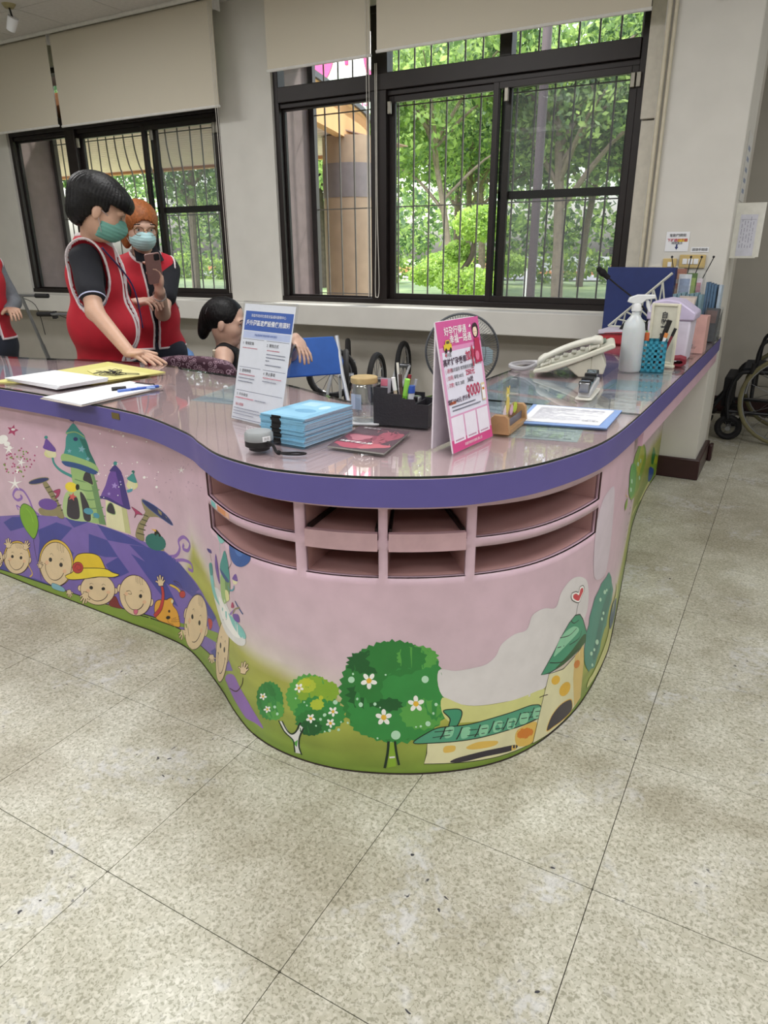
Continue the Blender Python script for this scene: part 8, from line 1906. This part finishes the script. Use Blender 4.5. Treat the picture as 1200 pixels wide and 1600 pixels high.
# floor fan behind the promotion stand
fn=thing('pedestal_fan','round grey-caged electric fan standing behind the pink stand','fan',(-1.235,2.9,0),math.radians(-62))
B().lathe([(.17,0),(.17,.02),(.05,.04),(.02,.05)],28).obj('base',[OFFW],fn,smooth=True); B().bar((0,0,.04),(0,0,.72),.014,12).obj('pole',[WMET],fn,smooth=True)
fz=.805; B().at(0,0,fz).lathe([(.05,-.0),(.06,.05),(.055,.11),(.03,.14)],24,ax='x').obj('motor',[mat('fan_motor','#9fa2a6',.4)],fn,smooth=True)
CG=mat('fan_cage_wire','#75787c',.35,.4); Rf=.160
def cage(sgn,nm):
    b=B(); b.at(-.03 if sgn<0 else -.03,0,fz)
    for i in range(84):
        a=6.2832*i/84; c,s=math.cos(a),math.sin(a); b.tube([(sgn*.055,.035*c,.035*s),(sgn*.05,.10*c,.10*s),(sgn*.03,.145*c,.145*s),(0,Rf*c,Rf*s)],.0009,4)
    for (r,x) in ((.035,.055),(.10,.05)): b.tube([(sgn*x,r*math.cos(a),r*math.sin(a)) for a in [6.2832*i/36 for i in range(36)]],.0016,5,closed=True)
    o=b.obj(nm,[CG],fn,smooth=True); o['kind']='stuff'; return o
cage(1,'front_cage'); cage(-1,'rear_cage')
B().at(-.03,0,fz).tube([(0,Rf*math.cos(a),Rf*math.sin(a)) for a in [6.2832*i/48 for i in range(48)]],.005,8,closed=True).obj('cage_rim',[mat('cage_rim','#54575c',.4)],fn,smooth=True)
for i in range(3):
    a=i*2.094+.5; b=B(); b.T=Matrix.Translation((-.03,0,fz))@Matrix.Rotation(a,4,'X')
    v=[];f=[]
    for (r,wd,tw) in ((.03,.03,.5),(.08,.075,.4),(.115,.08,.3),(.138,.05,.25)):
        for s in (-1,1): v.append((math.sin(tw)*s*wd*.5,s*wd*.5+.02,r))
    for k in range(3): f.append((2*k,2*k+1,2*k+3,2*k+2))
    b.add(v,f).obj('blade',[mat('fan_blade_clear','#8fa6b0',.3)],fn,smooth=True)
B().at(-.03,0,fz).lathe([(.001,.03),(.032,.03),(.032,-.03),(.001,-.03)],20,ax='x').obj('hub',[mat('fan_motor2','#8a8d92',.4)],fn,smooth=True)
# blue folding chair
ch=thing('folding_chair','blue plastic folding chair with white tube legs beside the seated woman','chair',(-2.06,2.95,0),math.radians(232))
B().rbox(-.21,.21,-.19,.19,.42,.445,.04).obj('seat',[BLUP],ch,bev=.006)
bk=B(); bk.T=Matrix.Translation((0,-.17,.60))@Matrix.Rotation(math.radians(12),4,'X'); bk.prism([(-.20,0),(.20,0),(.215,.07),(.17,.20),(-.17,.20),(-.215,.07)],-.014,.014,axis='y'); bk.obj('backrest',[BLUP],ch,bev=.006)
for s in (-1,1):
    B().tube([(s*.205,-.26,.0),(s*.205,-.05,.44)],.012,8).obj('leg',[WMET],ch,smooth=True) if False else None
    B().tube([(s*.20,.24,.012),(s*.20,-.16,.60),(s*.19,-.21,.80)],.011,8).obj('leg',[WMET],ch,smooth=True); B().tube([(s*.215,-.28,.012),(s*.215,.16,.43)],.011,8).obj('leg',[WMET],ch,smooth=True)
    B().cbox(s*.205,-.02,.40,.03,.06,.10).obj('hinge',[BLUP],ch,bev=.006)
B().bar((-.2,.22,.03),(.2,.22,.03),.009,8).obj('stretcher',[WMET],ch,smooth=True); B().bar((-.215,-.27,.03),(.215,-.27,.03),.009,8).obj('stretcher',[WMET],ch,smooth=True)
# second blue seat under the woman
ch2=dup(ch,(-2.62,2.94,-.12),math.radians(285),'blue folding chair the woman sits on, mostly hidden by the counter'); ch2.location=(-2.58,2.96,-.0); ch2.scale=(.85,.85,.68)
# chair with floral cover
FLR=bpy.data.materials.new('floral_fabric'); FLR.use_nodes=True; t_=FLR.node_tree; n_=t_.nodes; b_=n_['Principled BSDF']; g_=n_.new('ShaderNodeNewGeometry'); vo=n_.new('ShaderNodeTexVoronoi'); vo.inputs['Scale'].default_value=42
t_.links.new(g_.outputs['Position'],vo.inputs['Vector']); rp=n_.new('ShaderNodeValToRGB'); rp.color_ramp.interpolation='CONSTANT'; cs=['#8a707c','#3a1c2c','#8d7482','#3c1e2e']; rp.color_ramp.elements[0].color=(*lin(cs[0]),1); rp.color_ramp.elements[1].position=.22; rp.color_ramp.elements[1].color=(*lin(cs[1]),1)
for p_,c_ in ((.36,cs[2]),(.48,cs[3])): e=rp.color_ramp.elements.new(p_); e.color=(*lin(c_),1)
t_.links.new(vo.outputs['Distance'],rp.inputs[0]); t_.links.new(rp.outputs[0],b_.inputs['Base Color']); b_.inputs['Roughness'].default_value=.85
fc_=thing('office_chair','chair back covered in purple floral fabric behind the counter','chair',(-2.36,2.40,0),math.radians(10))
pr_=[(-.215,.0),(.215,.0),(.225,.20),(.19,.245),(.08,.262),(-.08,.262),(-.19,.245),(-.225,.20)]
B().at(0,0,.515).prism(pr_,-.035,.035,axis='y').obj('backrest',[FLR],fc_,smooth=True,bev=.022,seg=4); B().rbox(-.22,.22,.06,.44,.40,.46,.05).obj('seat',[FLR],fc_,bev=.015,seg=3)
B().bar((0,.25,.06),(0,.25,.40),.025,12).obj('gas_post',[RUBB],fc_,smooth=True); B().box(-.03,.03,.02,.2,.36,.56).obj('back_bracket',[RUBB],fc_)
for i in range(5):
    a=i*1.2566; B().bar((0,.25,.09),(.25*math.cos(a),.25+.25*math.sin(a),.06),.014,8).obj('leg',[RUBB],fc_,smooth=True); B().at(.25*math.cos(a),.25+.25*math.sin(a),.028,a).lathe([(.028,-.012),(.028,.012)],14,ax='y').obj('caster',[RUBB],fc_,smooth=True)
# helmet
hb_=thing('helmet','light blue child helmet hanging behind the standing people','helmet',(-3.13,3.02,.62)); 
B().lathe([(.135,0),(.14,.03),(.125,.085),(.08,.125),(.02,.14),(.001,.14)],24).obj('shell',[mat('sky_blue_shell','#4f86c9',.35)],hb_,smooth=True); B().lathe([(.137,-.012),(.142,0),(.137,.012)],24,cap=False).obj('rim',[RUBB],hb_,smooth=True); hb_.location=(-3.13,3.02,.585)
tag(B().rbox(-.17,.17,-.14,.14,0,.573,.03).obj('storage_box',[mat('grey_bin','#7d8288',.5)]),'grey storage box under the blue helmet behind the counter','box',loc=(-3.13,3.05,0))
def wheel(b_mi_parent,c,axis_yaw,r,tire,rim,nm='wheel',spokes=12,tr=.018,tilt=0):
    o=B(); o.T=Matrix.Translation(c)@Matrix.Rotation(axis_yaw,4,'Z')@Matrix.Rotation(tilt,4,'Y')
    o.tube([(0,r*math.cos(a),r*math.sin(a)) for a in [6.2832*i/32 for i in range(32)]],tr,8,closed=True); w=o.obj(nm,[tire],b_mi_parent,smooth=True)
    o=B(); o.T=Matrix.Translation(c)@Matrix.Rotation(axis_yaw,4,'Z')@Matrix.Rotation(tilt,4,'Y'); o.tube([(0,(r-tr)*math.cos(a),(r-tr)*math.sin(a)) for a in [6.2832*i/32 for i in range(32)]],.006,6,closed=True); o.obj('rim',[rim],w,smooth=True)
    for i in range(spokes):
        a=6.2832*i/spokes; o=B(); o.T=Matrix.Translation(c)@Matrix.Rotation(axis_yaw,4,'Z')@Matrix.Rotation(tilt,4,'Y'); o.bar((0,.012*math.cos(a+.5),.012*math.sin(a+.5)),(0,(r-tr)*math.cos(a),(r-tr)*math.sin(a)),.0018,4); o.obj('spoke',[STL],w)
    o=B(); o.T=Matrix.Translation(c)@Matrix.Rotation(axis_yaw,4,'Z')@Matrix.Rotation(tilt,4,'Y'); o.lathe([(.016,-.045),(.016,.045)],12,ax='x'); o.obj('hub',[STL],w,smooth=True); return w
# upside-down balance bikes near the wall
def bike(label,x,y,rz,col,z0=0):
    t=thing('balance_bike',label,'bicycle',(x,y,z0),rz); r=.145
    wheel(t,(-.28,0,.50),math.radians(90),r,RUBB,STL); wheel(t,(.30,0,.50),math.radians(90),r,RUBB,STL)
    for s in (-1,1): B().tube([(.30,s*.045,.50),(.25,s*.04,.30)],.009,8).obj('fork',[WMET],t,smooth=True); B().tube([(-.28,s*.045,.50),(-.05,s*.03,.33)],.009,8).obj('rear_stay',[WMET],t,smooth=True)
    B().tube([(.25,-.04,.30),(.24,0,.28),(.25,.04,.30)],.010,8).obj('fork_crown',[WMET],t,smooth=True); B().tube([(-.05,0,.33),(.08,0,.36),(.24,0,.28)],.018,10,sm=4).obj('frame',[col],t,smooth=True)
    B().tube([(.24,0,.28),(.21,0,.05)],.012,8).obj('stem',[STL],t,smooth=True); B().tube([(.20,-.22,.02),(.21,-.08,.03),(.21,.08,.03),(.20,.22,.02)],.011,8,sm=3).obj('handlebar',[RUBB],t,smooth=True)
    B().tube([(-.05,0,.33),(-.08,0,.10)],.012,8).obj('seat_post',[STL],t,smooth=True); B().at(-.10,0,.0).prism([(-.12,.03),(.10,.03),(.12,.06),(-.10,.10)],-.05,.05,axis='y').obj('saddle',[RUBB],t,bev=.01); return t
bike('upside-down balance bike with an orange frame, its wheel seen edge-on above the glass jar',-2.50,3.95,math.radians(301),ORG)
bike('upside-down balance bike whose spoked wheel shows above the desk organizer',-2.17,3.95,math.radians(282),mat('bike_white','#c9ccd0',.4))
bike('upside-down small bike half hidden behind the blue folding chair',-2.72,3.55,math.radians(35),mat('bike_black','#2a2a2e',.4))
# kick scooters at the far left
def scooter(label,x,y,rz,lean,tube,top,w_=.24,fold=0):
    t=thing('kick_scooter',label,'scooter',(x,y,0),rz); M=Matrix.Rotation(lean,4,'Y')
    def mk(nm,m,fn_,sm_=True): b=B(); b.T=Matrix.Translation((0,0,.075))@M; fn_(b); return b.obj(nm,[m],t,smooth=sm_)
    mk('steering_tube',tube,lambda b:b.tube([(0,0,0),(0,0,top*.55)],.016,10)); mk('upper_tube',STL,lambda b:b.tube([(0,0,top*.5),(0,0,top)],.012,10))
    mk('handlebar',STL,lambda b:b.bar((0,-w_,top),(0,w_,top),.011,8))
    for s in (-1,1): mk('grip',RUBB,lambda b:b.bar((0,s*w_,top),(0,s*(w_-.11),top),.017,10))
    mk('brake_lever',RUBB,lambda b:(b.tube([(.01,w_-.12,top-.01),(.05,w_-.08,top-.03),(.06,w_+.03,top-.035)],.006,6,sm=3),b.cbox(.01,w_-.13,top-.01,.03,.03,.05))); mk('brake_cable',RUBB,lambda b:b.tube([(.04,w_-.14,top-.02),(.10,0,top-.12),(.04,-.03,top*.62)],.003,5,sm=6))
    B().box(-.55,-.05,-.06,.06,.085,.105).obj('deck',[RUBB],t,bev=.005); 
    for xx in (0,-.58): B().at(xx,0,.075).lathe([(.075,-.015),(.075,.015)],20,ax='y').obj('wheel',[mat('pu_wheel','#c05a80' if xx else '#2a2a2e',.5)],t,smooth=True)
    return t
scooter('silver kick scooter with black grips leaning against the wall at far left',-5.22,3.80,math.radians(105),math.radians(-20),STL,.90)
scooter('black kick scooter next to the silver one, behind the standing person',-4.80,3.74,math.radians(112),math.radians(-14),RUBB,.74)
scooter('second black kick scooter, closest to the standing person in red',-4.55,3.88,math.radians(112),math.radians(-12),RUBB,.80,.2)
# small roller wheels between the people
iw=thing('roller_skates_cart','small cart with black and pink wheels between the standing and seated people','cart',(-3.72,3.62,0)); B().box(-.2,.2,-.1,.1,0,.5).obj('cart_body',[mat('cart_grey','#6a6a6e',.6)],iw,bev=.01)
for x in (-.07,.05): 
    B().at(x,-.02,.56).lathe([(.030,-.02),(.062,-.018),(.066,0),(.062,.018),(.030,.02)],22,ax='y').obj('wheel',[RUBB],iw,smooth=True); B().at(x,-.02,.56).lathe([(.001,-.024),(.032,-.024),(.032,.024),(.001,.024)],16,ax='y').obj('wheel_hub',[mat('pink_hub','#7a2c4c',.5)],iw,smooth=True)
# wheelchair at the right edge
wc_=thing('wheelchair','folded black wheelchair by the far wall, cut off by the right edge','wheelchair',(-.02,5.45,0),math.radians(180)); 
DK=mat('dark_frame','#1a1b20',.45,.3)
wheel(wc_,(-.10,-.27,.30),math.radians(90),.285,mat('tan_tire','#6f6a4c',.8),STL,'drive_wheel',16,.014); wheel(wc_,(-.10,.27,.30),math.radians(90),.285,mat('tan_tire','#6f6a4c',.8),STL,'drive_wheel',16,.014)
for s in (-1,1):
    wheel(wc_,(.23,s*.22,.085),math.radians(90),.068,RUBB,DK,'caster_wheel',6,.018)
    b=B(); b.tube([(-.20,s*.24,.50),(-.20,s*.24,.90),(-.29,s*.24,.92)],.012,8,sm=3); b.tube([(-.2,s*.24,.47),(.12,s*.24,.47),(.22,s*.24,.44),(.26,s*.24,.30),(.24,s*.24,.15)],.013,8,sm=4); b.tube([(-.2,s*.24,.68),(.05,s*.24,.68),(.12,s*.24,.60),(.12,s*.24,.30)],.012,8,sm=4); b.tube([(-.2,s*.24,.2),(.24,s*.24,.2)],.012,8); b.tube([(-.2,s*.24,.9),(-.2,s*.24,.2)],.012,8); b.tube([(.0,s*.24,.47),(.0,s*.24,.2)],.012,8)
    b.obj('side_frame',[DK],wc_,smooth=True); B().bar((-.24,s*.24,.92),(-.33,s*.24,.91),.018,10).obj('push_grip',[RUBB],wc_,smooth=True); B().box(-.16,.06,s*.24-.025,s*.24+.025,.69,.72).obj('armrest',[RUBB],wc_,bev=.008)
    B().tube([(.20,s*.2,.45),(.34,s*.19,.22),(.40,s*.19,.14)],.010,8,sm=3).obj('footrest_tube',[DK],wc_,smooth=True); B().box(.34,.46,s*.13-.06,s*.13+.06,.11,.13).obj('footplate',[RUBB],wc_,bev=.005)
    B().bar((.16,s*.27,.33),(.14,s*.27,.50),.009,8).obj('brake_lever',[STL],wc_,smooth=True); B().bar((.14,s*.27,.46),(.135,s*.27,.53),.014,10).obj('lever_grip',[RUBB],wc_,smooth=True)
B().box(-.2,.2,-.22,.22,.45,.49).obj('seat',[mat('black_sling','#14161e',.85)],wc_,bev=.01); B().box(-.215,-.195,-.22,.22,.50,.88).obj('backrest',[mat('navy_sling','#171b2c',.85)],wc_,bev=.006); B().box(.24,.30,-.2,.2,.22,.42).obj('calf_strap',[BLKF],wc_,bev=.01)
# notices, switches and boxes on the pillar
nt_=thing('wall_notice','white notice with red and yellow highlighted writing and an arrow above the switches','notice',(-.583,4.1635,1.262)); B().box(-.057,.057,-.0012,0,-.048,.048).obj('paper',[WH],nt_)
Mn=plane_M((0,-.0016,0),(1,0,0),(0,0,1)); pq=Print(); pq.rect(.0,-.0005,.05,.0135,'#e0c23c'); pq.rect(-.004,-.026,.004,-.014,'#2c3468'); pq.poly([(-.009,-.026),(.009,-.026),(0,-.040)],'#2c3468'); pq.rect(-.004,-.020,.004,-.012,'#2c3468'); pq.obj('printed_marks',nt_,Mn)
tx(nt_,Mn,'電動門開關',0,.030,.0165,INK); tx(nt_,Mn,'下班請按下鎖',0,.0065,.0165,REDI,bold=.0003); tx(nt_,Mn,'開關電源',0,-.0075,.0135,INK)
n2=thing('wall_notice','small white strip notice to the right of the highlighted notice','notice',(-.468,4.1635,1.222)); B().box(-.043,.043,-.0012,0,-.012,.012).obj('paper',[WH],n2); tx(n2,plane_M((0,-.0016,0),(1,0,0),(0,0,1)),'請隨手關燈',0,0,.015,INK)
SWC=mat('beige_switch_plate','#c4ac72',.45)
s1=thing('switch_plate','beige switch plate with three white rockers on the pillar','switch',(-.495,4.1635,1.165)); B().box(-.065,.062,-.012,0,-.033,.033).obj('plate',[SWC],s1,bev=.004)
for k in range(3): B().box(-.048+.027*k,-.025+.027*k,-.016,-.012,-.014,.014).obj('rocker',[WH],s1,bev=.002)
s2=thing('switch_plate','small beige outlet plate left of the rocker switches, behind the brochures','switch',(-.605,4.1635,1.150)); B().box(-.035,.033,-.012,0,-.030,.030).obj('plate',[SWC],s2,bev=.004); B().box(-.010,.010,-.015,-.012,-.012,.012).obj('rocker',[WH],s2,bev=.002)
# paper box on the pillar side
pbx=thing('document_box','white wall box with a printed form on its front, on the side of the pillar','box',(-.335,4.30,1.33)); B().box(0,.135,0,.006,-.145,.115).obj('box_front',[mat('box_white','#d6d5cd',.5)],pbx)
B().box(0,.12,.006,.16,.10,.106).obj('box_top',[mat('box_white','#d6d5cd',.5)],pbx); B().box(.118,.124,.006,.16,-.06,.10).obj('box_side',[mat('box_white','#d6d5cd',.5)],pbx); B().box(0,.12,.0,.03,-.150,-.145).obj('box_lip',[mat('box_white','#d6d5cd',.5)],pbx)
pbx.scale=(1,1,1)
B().box(.025,.105,-.0015,0,-.14,.06).obj('form_paper',[mat('form_paper','#c9cad6',.6)],pbx)
pq=Print(); r=random.Random(9)
for k in range(5):
    y=-.10
    while y<.03: e=y+r.uniform(.006,.03); pq.rect(.036+k*.013,y,.0385+k*.013,e,'#8a8aa0'); y=e+r.uniform(.004,.015)
pq.rect(.03,.035,.10,.0365,'#7a7a90'); pq.obj('form_lines',pbx,plane_M((0,-.0016,0),(1,0,0),(0,0,1)))
ps_=thing('poster_strip','narrow pale poster with blue marks on the pillar side above the white box','poster',(-.334,4.33,1.62)); B().box(0,.0015,0,.26,-.16,.16).obj('paper',[mat('poster_pale','#cfcfcc',.6)],ps_)
for k in range(5): B().box(.0015,.002,.05,.19,-.12+.05*k,-.10+.05*k).obj('blue_mark',[mat('poster_blue','#8a94ac',.6)],ps_)
hk=thing('wall_hook','small dark hook on the far wall below the document box','hook',(-.09,6.2,1.12)); B().tube([(0,-.0,0),(0,-.02,-.01),(0,-.02,-.035),(0,-.005,-.04)],.005,6,sm=3).obj('hook_wire',[DK],hk,smooth=True)
# top right devices
cv=thing('wall_device','small white wall bracket with two dark fittings at the top of the pillar','bracket',(-.50,4.164,2.395)); B().lathe([(.001,-.03),(.04,-.028),(.055,0)],20,ax='y').obj('dome',[mat('grimy_white','#b9b6ae',.5)],cv,smooth=True)
for x in (-.018,.018): B().cbox(x,-.012,-.06,.018,.018,.045).obj('fitting',[mat('dark_fitting','#4a4440',.5)],cv,bev=.003)
bl2=thing('blue_sign_edge','corner of a blue and white hanging sign at the top edge beside the blinds','sign',(-.735,4.02,2.42),math.radians(20)); B().at(0,0,0,0,0,math.radians(28)).box(-.05,.05,0,.012,-.0,.25).obj('panel',[mat('deep_blue_panel','#34406c',.4)],bl2); B().at(0,0,0,0,0,math.radians(28)).box(-.056,-.05,0,.012,0,.25).obj('white_edge',[WH],bl2)
sd=thing('ceiling_spotlight','small white spotlight on a stained ceiling mount, upper left','lamp',(-4.95,3.66,2.797)); B().lathe([(.001,-.022),(.03,-.022),(.045,0)],20).obj('mount',[mat('stained_mount','#a39a72',.6)],sd,smooth=True); B().bar((0,0,-.02),(.02,0,-.09),.006,8).obj('arm',[DK],sd,smooth=True)
b=B(); b.T=Matrix.Translation((.0,0,-.115))@Matrix.Rotation(math.radians(35),4,'Y'); b.lathe([(.001,-.04),(.028,-.04),(.034,.02),(.034,.045),(.001,.045)],20); b.obj('lamp_head',[WH],sd,smooth=True)
# ceiling light fittings (outside the frame, they hold the tube lights)
for i,(x,y,e) in enumerate(LAMPS[:10]):
    t=thing('ceiling_light','white recessed ceiling light fitting above the room','ceiling light',(x,y,2.797),0,'ceiling light fittings'); 
    for q in ((-.64,-.60,-.29,.29),(.60,.64,-.29,.29),(-.60,.60,-.29,-.25),(-.60,.60,.25,.29)): B().box(*q,-.03,0).obj('frame_rail',[TRIMW],t)
# tie-back cord on the window post
cdn=thing('blind_cord','pale pull cord loop hanging down the thick window post','cord',(-2.50,4.345,0)); B().tube([(0,0,2.31),(.0,0,1.5),(-.01,0,1.0),(.005,-.01,.93),(.02,0,1.0),(.01,0,1.5),(.012,0,2.31)],.003,5,sm=5).obj('cord',[CH],cdn,smooth=True)
for o in list(bpy.data.objects):
    if o.type=='MESH' and o.users_collection==() : pass
